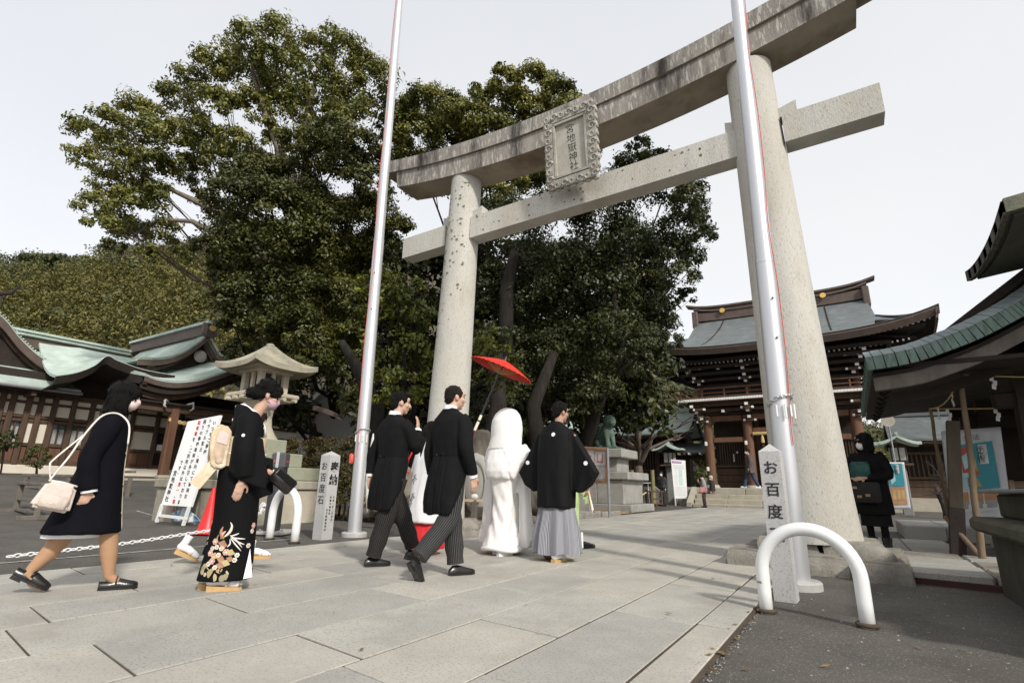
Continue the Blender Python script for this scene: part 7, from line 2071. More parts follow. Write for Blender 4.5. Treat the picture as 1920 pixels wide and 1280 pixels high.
# --- leaning white sign board with brush lettering
def leaning_board():
    bl, br_ = D(292, 978, 9.95), D(345, 985, 9.55)
    tl, tr = D(352, 790, 10.35), D(413, 778, 9.95)
    root = thing('sign_board', (bl + br_) / 2, 'white leaning notice board with vertical black and red brush writing on white legs', 'sign board')
    W_ = lambda u, v: bl.lerp(br_, u).lerp(tl.lerp(tr, u), v)
    nrm = (br_ - bl).cross(tl - bl).normalized()
    if nrm.dot(Vector(CAM_O) - bl) < 0: nrm = -nrm
    mb = MB(); mb.prism([W_(0, .165), W_(1, .165), W_(1, 1), W_(0, 1)], -nrm * .05); pan = mb.build('board', M('white_board', (.88, .88, .87), .5, .03, 4), root)
    for u in (.03, .97):
        mb = MB(); mb.beam(W_(u, 0), W_(u, .17), .045, .05, tuple(nrm)); mb.build('leg', white_paint, root)
    mb = MB(); mb.beam(W_(0, .065), W_(1, .065), .05, .04, tuple(nrm)); mb.build('crossbar', white_paint, root)
    for u in (.06, .94):
        mb = MB(); mb.beam(W_(u, .9) - nrm * .06, W_(u, .0) - nrm * .75 + Vector((0, 0, .02)), .045, .05); mb.build('back_leg', white_paint, root)
    x = (br_ - bl).normalized(); up = (tl - bl).normalized(); up = (up - x * up.dot(x)).normalized()
    Lh = (tl - bl).length; Wd = (br_ - bl).length
    redink = M('red_ink', (.6, .03, .05), .7); ink = M('black_ink', (.02, .02, .025), .7)
    cols = ((.90, .955, [('いつもご参拝', ink)]), (.745, .985, [('トラブル防止、境内にて車両お', ink)]), (.575, .985, [('困りの参拝車両が多発しております', ink)]), (.405, .985, [('駐車場', redink), ('を、ご利用以外は', ink), ('第一', redink), ('、', ink), ('第二', redink)]), (.235, .60, [('です・', ink)]))
    sz = .088; dv = .0545
    def column(u, v0, runs, size, step):
        v = v0
        for tx, mt in runs:
            acc = MB()
            for ch in tx:
                o = text(ch, size, W_(u - .055, v) + nrm * .003, x, up, mt, None, bold=.0015)
                acc.add([p.co for p in o.data.vertices], [list(f.vertices) for f in o.data.polygons]); me = o.data
                bpy.data.objects.remove(o); bpy.data.meshes.remove(me); v -= step
            acc.build('lettering', mt, pan)
    for u, v0, runs in cols: column(u, v0, runs, sz, dv)
    column(.12, .50, [('宮地嶽神社', ink)], .11, .062)
    for k, (a, c) in enumerate((((.15, -.1, .0), (.32, .45, .62)), ((.5, -.12, .0), (.8, .8, .8)), ((.75, -.1, .0), (.32, .45, .62)))):
        pass
    tp = thing('tarpaulin', W_(.5, .02) - nrm * .3, 'crumpled blue and white striped sheet behind the legs of the leaning board', 'sheet')
    mb = MB(); mb.sheet(lambda u, v: tuple(W_(.08 + .84 * u, .02 + .13 * v * (1 - abs(u - .5))) - nrm * (.25 + .12 * math.sin(u * 14) * (1 - v) - .05 * v)), 24, 6, .01, tuple(-nrm), uvs=True); mb.build('cloth', striped('blue_white_stripe', (.2, .36, .58), (.72, .74, .76), 5, .5), tp, smooth=True)
leaning_board()

# --- traffic cone
def cone():
    b = G(388, 1000); root = thing('traffic_cone', b, 'red plastic traffic cone standing behind the kimono wearer with the cream sash', 'traffic cone')
    rp = M('red_cone_plastic', (.62, .018, .018), .4, .08, 5, .05, spec=.5)
    mb = MB(); mb.tube([b + Vector((0, 0, z)) for z in (.02, .05, .35, .66, .69)], [.165, .15, .085, .03, .024], 28); mb.build('cone_body', rp, root, smooth=50)
    mb = MB(); mb.bb(b + Vector((0, 0, .012)), (.38, .38, .028), .012, .4); mb.build('cone_base', rp, root)
cone()

# --- parking sensor post
def sensor_post():
    b = G(508, 1000); root = thing('sensor_post', b, 'dark grey parking sensor post with red light strips beside the small hoop', 'sensor post')
    q = R(28)
    dk = M('dark_grey_casing', (.035, .034, .036), .35, .12, 8, .05, spec=.5)
    mb = MB(); mb.bb(b + Vector((.0, .1, .02)), (.5, .62, .05), .012, q); mb.build('concrete_base', M('concrete', (.36, .35, .33), .9, .1, 5, .3), root)
    mb = MB(); mb.bb(b + Vector((0, 0, .58)), (.22, .16, 1.1), .02, q); mb.build('post_body', dk, root)
    mb = MB(); mb.bb(b + Vector((0, 0, 1.13)), (.245, .19, .26), .03, q); hd_ = mb.build('post_head', M('grey_casing', (.085, .083, .086), .4, .1, 8, .05), root)
    rl = M('red_lamp', (.75, .05, .06), .3, .05, 9, 0)
    m3 = Matrix.Rotation(q, 3, 'Z')
    for a, c, sz in (((-.02, -.097, 1.12), 0, (.09, .006, .022)), ((.123, .0, 1.115), 0, (.006, .06, .022))):
        mb = MB(); mb.bb(b + m3 @ Vector(a), sz, .002, q); mb.build('light_strip', rl, hd_)
    mb = MB(); mb.bb(b + m3 @ Vector((.0, -.1, 1.14)), (.05, .012, .25), .005, q); mb.build('centre_strip', steel, hd_)
    mb = MB(); mb.bb(b + m3 @ Vector((.045, -.083, .55)), (.08, .01, .95), .004, q); mb.build('glossy_panel', M('smoked_panel', (.05, .05, .055), .12, .1, 5, 0, spec=.7), root)
    mb = MB(); mb.bb(b + m3 @ Vector((-.06, -.084, .95)), (.035, .006, .07), .002, q); mb.build('white_sticker', white_plastic, root)
    for sx in (-.09, .09):
        for sy in (-.2, .2):
            mb = MB(); c = b + Vector((0, .1, .05)) + m3 @ Vector((sx * 2, sy, 0)); mb.tube([c, c + Vector((0, 0, .03))], .016, 6); mb.build('anchor_bolt', grey_metal, root)
    # knotted white rope
    mb = MB(); c = b + m3 @ Vector((-.115, -.02, .42))
    for k in range(4): mb.tube(spline([c, c + Vector((-.02 - .01 * k, -.06, .05 - .02 * k)), c + Vector((-.05, -.09 + .03 * k, -.02)), c + Vector((-.03 - .015 * k, -.05, -.14 + .03 * k))], 4), .008, 6)
    mb.build('rope_knot', white_cloth, root, smooth=True)
    return b + m3 @ Vector((-.12, -.03, .40))
hook = sensor_post()

# --- white chain with separate links
def chain():
    a = G(100, 1045) + Vector((-.15, -.3, .03)); m = D(388, 995, 6.9)
    root = thing('plastic_chain', a, 'white plastic chain stretched low over the asphalt behind the walking women', 'chain')
    pts = spline([a, a.lerp(m, .5) - Vector((0, 0, .02)), m, m.lerp(hook, .5) - Vector((0, 0, .16)), hook], 30)
    L = [0]
    for p, q in zip(pts[:-1], pts[1:]): L.append(L[-1] + (q - p).length)
    step = .052; n = int(L[-1] / step); base = None; wp = M('chain_plastic', (.78, .78, .77), .45, .04, 10, .05)
    mb = MB(); ring = [Vector((math.cos(t) * .018, math.sin(t) * (.034 if True else 0), 0)) for t in np.linspace(0, 6.2832, 13)]
    mb.tube([Vector((p.x, p.y, 0)) for p in ring], .0062, 6, cap=False); me = mb.mesh('link', None, True); me.materials.append(wp)
    for i in range(n):
        s = i * step; k = max(j for j in range(len(L)) if L[j] <= s); k = min(k, len(pts) - 2)
        t = (s - L[k]) / max(1e-6, L[k + 1] - L[k]); p = pts[k].lerp(pts[k + 1], t); d = (pts[k + 1] - pts[k]).normalized()
        o = bpy.data.objects.new('link', me); COL.objects.link(o); o.parent = root
        q = d.to_track_quat('Y', 'Z') 
        o.rotation_mode = 'QUATERNION'; o.rotation_quaternion = q @ Matrix.Rotation(R(90 * (i % 2) + 20), 3, 'Y').to_quaternion(); o.location = p - ORG[root.name]
chain()

# --- wooden barriers
def barrier(a, b, h, label, group='timber barriers on the asphalt', mat=wood_grey):
    a, b = Vector(a), Vector(b); root = thing('wooden_barrier', (a + b) / 2, label, 'barrier', group)
    d = (b - a); L = d.length; d.normalize(); s = Vector((-d.y, d.x, 0)); up = Vector((0, 0, 1))
    ang = math.atan2(d.y, d.x)
    for p in (a, b):
        mb = MB(); mb.bb(p + up * h * .5, (.09, .09, h - .02), .008, ang); mb.build('post', mat, root)
        mb = MB(); mb.bb(p + up * .045, (.10, .95 * max(.6, h), .09), .008, ang); mb.build('foot', mat, root)
    mb = MB(); mb.bb((a + b) / 2 + up * (h + .02), (L + .26, .12, .06), .008, ang); mb.build('top_rail', mat, root)
    for z in (.18, .52):
        mb = MB(); mb.bb((a + b) / 2 + up * h * z, (L - .09, .06, .055), .006, ang); mb.build('rail', mat, root)
barrier(D(27, 962, 11.0), D(66, 975, 10.0), .62, 'near grey timber barrier at the far left behind the striding woman')
barrier(D(40, 938, 14.2), D(122, 936, 13.8), .62, 'second timber barrier standing farther back towards the office')
barrier(D(150, 915, 16.2), D(236, 938, 14.6), .62, 'timber barrier whose end shows right of the navy coat')
barrier(D(1092, 950, 19.0), D(1164, 951, 19.6), .62, 'brown timber barrier in front of the lion dog pedestal', mat=wood)
barrier(D(1222, 949, 23.0), D(1241, 949, 23.4), .62, 'short timber barrier beside the capped attendant', mat=wood)
# rope between two dark posts
def rope_fence():
    a, b = D(1178, 957, 19.8), D(1214, 953, 21.0); root = thing('rope_fence', (a + b) / 2, 'two dark posts joined by a sagging straw rope near the pedestal', 'rope fence')
    for p in (a, b):
        mb = MB(); mb.tube([p, p + Vector((0, 0, .72))], .07, 10); o = mb.build('post', wood_black, root, smooth=50); mb = MB(); mb.bb(p + Vector((0, 0, .03)), (.5, .3, .06), .01); mb.build('foot', wood_black, o)
    mb = MB(); mb.tube([a.lerp(b, t) + Vector((0, 0, .64 - .14 * math.sin(t * 3.14))) for t in np.linspace(0, 1, 15)], .028, 7); mb.build('rope', straw, root, smooth=True)
rope_fence()
for px, lb in ((1186, 'left of two mossy timber stakes standing behind the rope fence'), (1225, 'right of two mossy timber stakes standing behind the rope fence')):
    p = D(px, 925, 25); root = thing('timber_stake', p, lb, 'stake', 'mossy stakes by the cloister'); mb = MB(); mb.tube([p - Vector((0, 0, .8)), p + Vector((0, 0, 1.1))], .1, 10); mb.build('stake', M('mossy_timber', (.2, .185, .09), .9, .25, 5, .4, 30), root, smooth=50)
def handrail():
    a, b = D(1196, 948, 26), D(1238, 948, 26); root = thing('handrail', (a + b) / 2, 'small grey tubular handrail sloping down behind the capped attendant', 'handrail')
    mb = MB(); up = Vector((0, 0, 1)); mb.tube([a, a + up * 1.1, a.lerp(b, .6) + up * 1.1, b + up * .75, b], .03, 8); mb.build('rail', grey_metal, root, smooth=True)
    mb = MB(); mb.tube([a.lerp(b, .5), a.lerp(b, .5) + up * 1.1], .025, 8); mb.build('post', grey_metal, root, smooth=True)
handrail()

# --- info board with purple header
def info_board():
    d = 27.5; c = [D(1258, 861, d), D(1285, 863, d), D(1289, 934, d - .4), D(1265, 934, d - .4)]
    root = thing('info_board', D(1277, 948, d), 'white information board with purple heading and pale blue table by the steps', 'sign board')
    n = (c[1] - c[0]).cross(c[3] - c[0]).normalized(); n = n if n.dot(Vector(CAM_O) - c[0]) > 0 else -n
    W_ = lambda u, v: c[0].lerp(c[1], u).lerp(c[3].lerp(c[2], u), v)
    mb = MB(); mb.prism(c, -n * .06); p = mb.build('board', white_paint, root)
    for u in (.03, .97):
        mb = MB(); mb.beam(W_(u, 1), W_(u, 1.19), .05, .05); mb.build('leg', white_paint, root)
    def patch(u0, v0, u1, v1, mat, nm='print'):
        m_ = MB(); m_.prism([W_(u0, v0) + n * .002, W_(u1, v0) + n * .002, W_(u1, v1) + n * .002, W_(u0, v1) + n * .002], n * .002); m_.build(nm, mat, p)
    patch(.05, .03, .72, .09, M('purple_print', (.33, .14, .33), .7), 'heading')
    pale = M('pale_blue_print', (.45, .62, .64), .7); gy = M('grey_print', (.55, .56, .57), .7)
    for k in range(9): patch(.45, .26 + .045 * k, .72, .29 + .045 * k, pale)
    for k in range(6): patch(.12, .13 + .02 * k, .85, .138 + .02 * k, gy)
    for k in range(8): patch(.12, .70 + .03 * k, .9, .708 + .03 * k, gy)
    for k in range(9): patch(.15, .265 + .045 * k, .36, .275 + .045 * k, gy)
    text('ご参拝の皆様へ', .085, W_(.08, .035) + n * .005, (c[1] - c[0]), (c[0] - c[3]), white_plastic, p)
info_board()

# --- bronze lanterns on stone posts
def bronze_lantern(p, k, label):
    p = Vector(p); root = thing('bronze_lantern', p, label, 'lantern', 'roofed lanterns either side of the gate')
    br = copper; S = lambda a, b, c: p + Vector((a, b, c)) * k
    mb = MB(); mb.bb(S(0, 0, 1.0), (.36 * k, .36 * k, 2.1 * k), .02); mb.build('stone_post', M('grey_post_stone', (.22, .22, .21), .9, .15, 3, .3), root)
    mb = MB(); mb.bb(S(0, 0, 2.12), (.9 * k, .9 * k, .1 * k), .03); mb.build('platform', wood, root)
    mb = MB(); mb.bb(S(0, 0, 2.55), (.56 * k, .56 * k, .74 * k), .02); box_ = mb.build('lantern_box', wood_black, root)
    for s in (-1, 1):
        for q in range(2):
            mb = MB(); mb.box(S(-.13 + .26 * q, s * .285, 2.57), (.2 * k, .01, .52 * k)); mb.build('paper_pane', M('lantern_paper', (.36, .35, .31), .8), box_)
            mb = MB(); mb.box(S(s * .285, -.13 + .26 * q, 2.57), (.01, .2 * k, .52 * k)); mb.build('paper_pane', MATS['lantern_paper'], box_)
    def rf(u, v):
        x = (2 * u - 1) * .82; y = (2 * v - 1) * .7; ax = abs(2 * u - 1)
        return tuple(S(x, y, 3.38 - .42 * ax ** .75 + .10 * ax ** 5 - .06 * abs(2 * v - 1) ** 2))
    mb = MB(); mb.sheet(rf, 24, 10, .06); mb.build('roof', br, root, smooth=50)
    mb = MB(); mb.beam(S(0, -.72, 3.41), S(0, .72, 3.41), .1 * k, .1 * k); mb.build('ridge', br, root)
    for i in range(7):
        y = -.66 + .22 * i; m_ = MB(); m_.tube([Vector(rf(u, (y + .7) / 1.4)) + Vector((0, 0, .015)) for u in np.linspace(0, 1, 13)], .02 * k, 5); m_.build('roof_rib', br, root)
bronze_lantern((-8.75, 31.0, -.02), 1.0, 'left roofed lantern with green copper roof behind the information board')
bronze_lantern((1.75, 27.0, -.1), .95, 'right roofed lantern with green copper roof above the hooded woman’s shoulder')

# --- guardian lion dog on its pedestal
def guardian():
    d = 20.0; b = G(1140, 957); cx, cy = b.x, b.y
    root = thing('stone_pedestal', (cx, cy, 0), 'tiered grey stone pedestal under the green bronze guardian animal', 'pedestal')
    S = d / FPX
    st = M('pedestal_granite', (.30, .29, .265), .9, .15, 2, .4, 40, stain=(.17, .165, .14), stain_scale=1.8, stain_amt=.6)
    zz = lambda y: (957 - y) * S * 1.02
    for nm, w_, y1, y0, tp in (('base', 2.7, 957, 944, 1), ('body', 2.0, 944, 905, .86), ('slab', 2.45, 905, 892, 1), ('neck', 1.3, 892, 868, .96), ('top_slab', 1.85, 868, 853, 1.0)):
        if nm == 'body':
            for k in range(2):
                for q in range(2):
                    mb = MB(); mb.bb((cx - .5 + k, cy - .5 + q, (zz(y1) + zz(y0)) / 2), (.99, .99, zz(y0) - zz(y1)), .02); mb.build('body_block', st, root)
        else:
            mb = MB(); mb.bb((cx, cy, (zz(y1) + zz(y0)) / 2), (w_, w_ * .9, zz(y0) - zz(y1)), .03); mb.build(nm, st, root)
    z0 = zz(853)
    lion = thing('lion_dog_statue', (cx, cy, z0), 'weathered green bronze guardian lion dog sitting on the tall pedestal', 'statue')
    brz = M('verdigris_bronze', (.085, .125, .10), .7, .35, 5, .6, 30, stain=(.06, .075, .06), stain_scale=3, stain_amt=.8)
    P = lambda a, f, c: Vector((cx + f * .75 + a * .3, cy - f * .55 + a * .5, z0 + c))
    mb = MB(); mb.bb((cx, cy, z0 + .05), (1.2, .9, .1), .02); mb.build('statue_base', brz, lion)
    m = MB()
    m.tube([P(0, -.38, .25), P(0, -.2, .42), P(0, .08, .68), P(0, .2, .85)], [.24, .27, .24, .2], 14)
    m.ell(P(0, .16, .62), (.22, .22, .24)); m.ell(P(0, .3, 1.05), (.25, .24, .24)); m.ell(P(0, .5, .98), (.14, .14, .11)); m.ell(P(0, .5, .9), (.1, .1, .06))
    for s in (-1, 1):
        m.tube([P(s * .2, .2, .7), P(s * .22, .3, .4), P(s * .22, .36, .1)], [.13, .095, .085], 10); m.ell(P(s * .22, .42, .1), (.12, .12, .07))
        m.ell(P(s * .26, -.25, .26), (.2, .2, .2)); m.ell(P(s * .28, .0, .12), (.18, .14, .08)); m.tube([P(s * .2, .22, 1.2), P(s * .27, .16, 1.33)], [.06, .02], 6)
        m.ell(P(s * .1, .52, 1.08), (.045, .045, .045))
    for i in range(26):
        a = i * 2.4; m.ell(P(.23 * math.cos(a), .18 - .02 * (i % 4) + .05 * math.sin(a), 1.18 - .02 * i), (.075, .075, .07), None, 8, 6)
    m.tube([P(0, -.5, .3), P(0, -.66, .6), P(.0, -.55, .9), P(0, -.42, 1.05)], [.08, .13, .11, .03], 10)
    for i in range(8): m.ell(P(.1 * math.sin(i * 2), -.62 + .03 * i, .5 + .07 * i), (.08, .08, .08), None, 8, 6)
    fused(m, 'statue_body', brz, lion, .02, 2)
guardian()

# --- notice board with papers, stone block beside it
def notice():
    d = 15.6; a, b = D(1083, 838, d + .3), D(1139, 842, d - .3); c, e = D(1139, 902, d - .3), D(1083, 903, d + .3)
    root = thing('notice_board', G(1137, 966), 'wooden framed notice board of faded papers beside the groom', 'notice board')
    n = (b - a).cross(e - a).normalized(); n = n if n.dot(Vector(CAM_O) - a) > 0 else -n
    W_ = lambda u, v: a.lerp(b, u).lerp(e.lerp(c, u), v)
    mb = MB(); mb.prism([a, b, c, e], -n * .04); o = mb.build('panel', M('faded_panel', (.40, .36, .34), .8, .1, 5), root)
    fw = M('orange_timber', (.32, .17, .085), .8, .2, 5, .3)
    for p, q in ((a, b), (b, c), (c, e), (e, a)):
        mb = MB(); mb.beam(p + n * .01, q + n * .01, .06, .06, tuple(n)); mb.build('frame', fw, root)
    for u in (.0, 1.0):
        p = W_(u, -.06); mb = MB(); mb.tube([Vector((p.x, p.y, -.05)), p], .04, 8); mb.build('post', grey_metal, root)
    pk = M('faded_pink_print', (.45, .2, .22), .8); wp = M('notice_paper', (.56, .52, .51), .8)
    for (u0, v0, u1, v1, m_) in ((.05, .06, .55, .5, wp), (.6, .1, .92, .5, wp), (.08, .55, .5, .92, wp), (.55, .56, .93, .92, wp), (.66, .16, .7, .42, pk), (.82, .14, .86, .42, pk), (.66, .38, .86, .43, pk), (.4, .2, .48, .28, pk), (.15, .62, .22, .7, pk), (.62, .62, .66, .7, pk)):
        k = .004 if m_ is pk else .002; mb = MB(); mb.prism([W_(u0, v0) + n * k, W_(u1, v0) + n * k, W_(u1, v1) + n * k, W_(u0, v1) + n * k], n * .002); mb.build('paper', m_, o)
    p = D(1093, 950, 15.9); q = thing('stone_block', (p.x, p.y, 0), 'squat stone post on a flat base under the notice board', 'stone post')
    mb = MB(); mb.bb((p.x, p.y, .55), (.4, .4, 1.3), .03, .2); mb.build('shaft', MATS['pedestal_granite'], q); mb = MB(); mb.bb((p.x, p.y, .04), (.95, .8, .16), .03, .2); mb.build('base', MATS['pedestal_granite'], q)
notice()

# --- rocks, round inscribed stone and low timber rail behind the bride
def rock(px, py, d, sx, sy, sz, label, seed, mat=rock_mat, name='garden_rock'):
    c = D(px, py, d); bm = bmesh.new(); bmesh.ops.create_icosphere(bm, subdivisions=4, radius=1)
    for v in bm.verts:
        n_ = mnoise.noise(v.co * 1.3 + Vector((seed * 7, seed, 0))) * .35 + mnoise.noise(v.co * 3.1 + Vector((seed, 0, 5))) * .16 + mnoise.noise(v.co * 8 + Vector((seed, 0, 5))) * .05
        q = v.co * (1 + n_); v.co = Vector((math.copysign(abs(q.x) ** .8, q.x) * sx, math.copysign(abs(q.y) ** .8, q.y) * sy, math.copysign(abs(q.z) ** .8, q.z) * sz))
    mb = MB(); bm.verts.index_update(); mb.add([v.co + c for v in bm.verts], [[v.index for v in f.verts] for f in bm.faces]); bm.free()
    return solo(mb, name, mat, label, 'rock', None, 70, loc=(c.x, c.y, c.z))
rock(905, 850, 11.8, .34, .3, .5, 'tall pale rock behind the bride’s hood on the left', 1)
rock(962, 915, 11.6, .45, .4, .55, 'large slanting brown rock between the bride and the groom', 2)
rock(845, 935, 11.4, .45, .4, .42, 'low broad rock seen past the right tailcoat', 3)
rock(795, 950, 11.2, .4, .35, .45, 'squat rock seen between the two tailcoated men', 4)
rock(700, 935, 11.6, .45, .35, .4, 'mossy rock just right of the left flagpole base', 5)
rock(1000, 930, 12.4, .5, .4, .4, 'half hidden rock behind the groom’s left sleeve', 6)
rock(740, 905, 12.6, .5, .4, .5, 'dark rock in the shade between the flagpole and the first tailcoat', 7)
def round_stone():
    c = D(893, 905, 11.2); root = thing('round_stone', c, 'upright rounded grey stone with a carved face behind the right tailcoat', 'stone')
    bm = bmesh.new(); bmesh.ops.create_icosphere(bm, subdivisions=4, radius=1)
    for v in bm.verts:
        k = 1 + .08 * mnoise.noise(v.co * 2); v.co = Vector((v.co.x * .3 * k, v.co.y * .12 * k, v.co.z * .62 * k))
    bm.verts.index_update(); mb = MB(); q = Matrix.Rotation(R(20), 3, 'Z'); mb.add([q @ v.co + c for v in bm.verts], [[v.index for v in f.verts] for f in bm.faces]); bm.free(); mb.build('stone', M('smooth_grey_stone', (.33, .32, .29), .85, .1, 4, .3), root, smooth=True)
    mb = MB(); mb.tube([c + q @ Vector((.22 * math.cos(a), -.13, .45 * math.sin(a))) for a in np.linspace(0, 6.28, 33)], .012, 5); mb.build('carved_ring', M('grey_stone_edge', (.22, .21, .19), .9), root, smooth=True)
round_stone()
def low_rail():
    a = G(888, 986) + Vector((0, 0, 0)); root = thing('low_rail', a, 'low timber rail with a white cap on its post, left of the bride', 'rail')
    mb = MB(); mb.bb(a + Vector((0, 0, .24)), (.11, .11, .55), .01, .3); mb.build('post', wood_grey, root)
    mb = MB(); mb.beam(a + Vector((-1.0, -.9, .5)), a + Vector((.22, .2, .5)), .1, .05); mb.build('rail', M('pale_timber', (.46, .33, .22), .8, .15, 6, .3), root)
    mb = MB(); mb.bb(a + Vector((0, 0, .575)), (.13, .13, .1), .03, .3); mb.build('white_cap', white_plastic, root, smooth=40)
low_rail()
def bed():
    mb = MB(); mb.sheet(lambda u, v: (-14 + 7.55 * u, 9.0 + 11.5 * v, .03 + .16 * math.sin(u * 3.14) * math.sin(v * 3.14) + .05 * mnoise.noise(Vector((u * 9, v * 11, 0)))), 26, 30, .12); mb.build('garden_soil', soil, smooth=True, kind='structure')
    mb = MB(); mb.sheet(lambda u, v: (-8.6 + 2.3 * u, 12.3 + 5.5 * v, .012 + .01 * mnoise.noise(Vector((u * 9, v * 11, 0)))), 8, 10); mb.build('sandy_soil', M('orange_sand', (.34, .21, .11), .95, .2, 4, .4, 40), kind='structure')
    kb = None
    for k in range(8):
        mb = MB(); mb.bb((-6.33, 8.75 + 1.02 * k, .045), (.16, 1.0, .15), .02); o = mb.build('kerb_stone', rough_stone, bpy.data.objects['path'])
bed()
gr = [(D(682 + i * 3, 945 - (i % 5) * 6, 9.6), .10) for i in range(0, 14)]
tag(leaf_mesh('dry_grass', leaf_cloud(gr, 260, .16, 77, up=1.2, wid=.12, droop=-.8), leafmat('dry_grass_blade', (.2, .16, .06), (.4, .32, .14), .7), kind='stuff'), 'dry yellow grass tuft at the foot of the left flagpole', 'grass')

# --- leafless plum trees
def bare_tree(name, base, label, seed, H, spread, mat, lean=(0, 0), depth=5):
    rnd = random.Random(seed); base = Vector(base); root = thing(name, base, label, 'tree')
    tr, br = MB(), MB()
    def grow(p, d, L, r, lvl):
        pts = [p]; dd = d.copy()
        for i in range(4):
            dd = (dd + Vector((rnd.uniform(-1, 1), rnd.uniform(-1, 1), rnd.uniform(-.55, .6))) * .30).normalized(); pts.append(pts[-1] + dd * L / 4)
        (tr if lvl == 0 else br).tube(pts, [r, r * .92, r * .82, r * .72, r * .6], 8 if lvl < 2 else 4)
        if lvl >= depth: return
        for k in range(3 if lvl < 2 else rnd.choice((2, 3))):
            j = rnd.choice((2, 3, 4)); az = rnd.uniform(0, 6.28); out = Vector((math.cos(az), math.sin(az), rnd.uniform(-.25, .7)))
            grow(pts[j], (dd * .55 + out * spread).normalized(), L * rnd.uniform(.62, .86), r * .56, lvl + 1)
    grow(base - Vector((0, 0, .1)), Vector((lean[0], lean[1], 1)).normalized(), H * .34, H * .034, 0)
    tr.build('trunk', mat, root, smooth=True); br.build('branches', mat, root, smooth=True)
plumbark = M('plum_bark', (.12, .095, .075), .95, .3, 6, .5, 25)
bare_tree('bare_tree', G(1196, 948), 'leafless brown tree spreading in front of the left cloister', 5, 8.2, 1.0, plumbark, (-.2, .1))
bare_tree('bare_tree', G(1118, 948) + Vector((0, 2, 0)), 'second leafless tree behind the guardian statue, mostly under the evergreen', 8, 5.0, 1.0, plumbark, (.25, 0))
bare_tree('bare_tree', (2.6, 24.0, 0), 'small leafless tree behind the right roofed lantern', 12, 3.4, 1.1, M('dark_plum_bark', (.05, .04, .035), .95), (.1, 0))

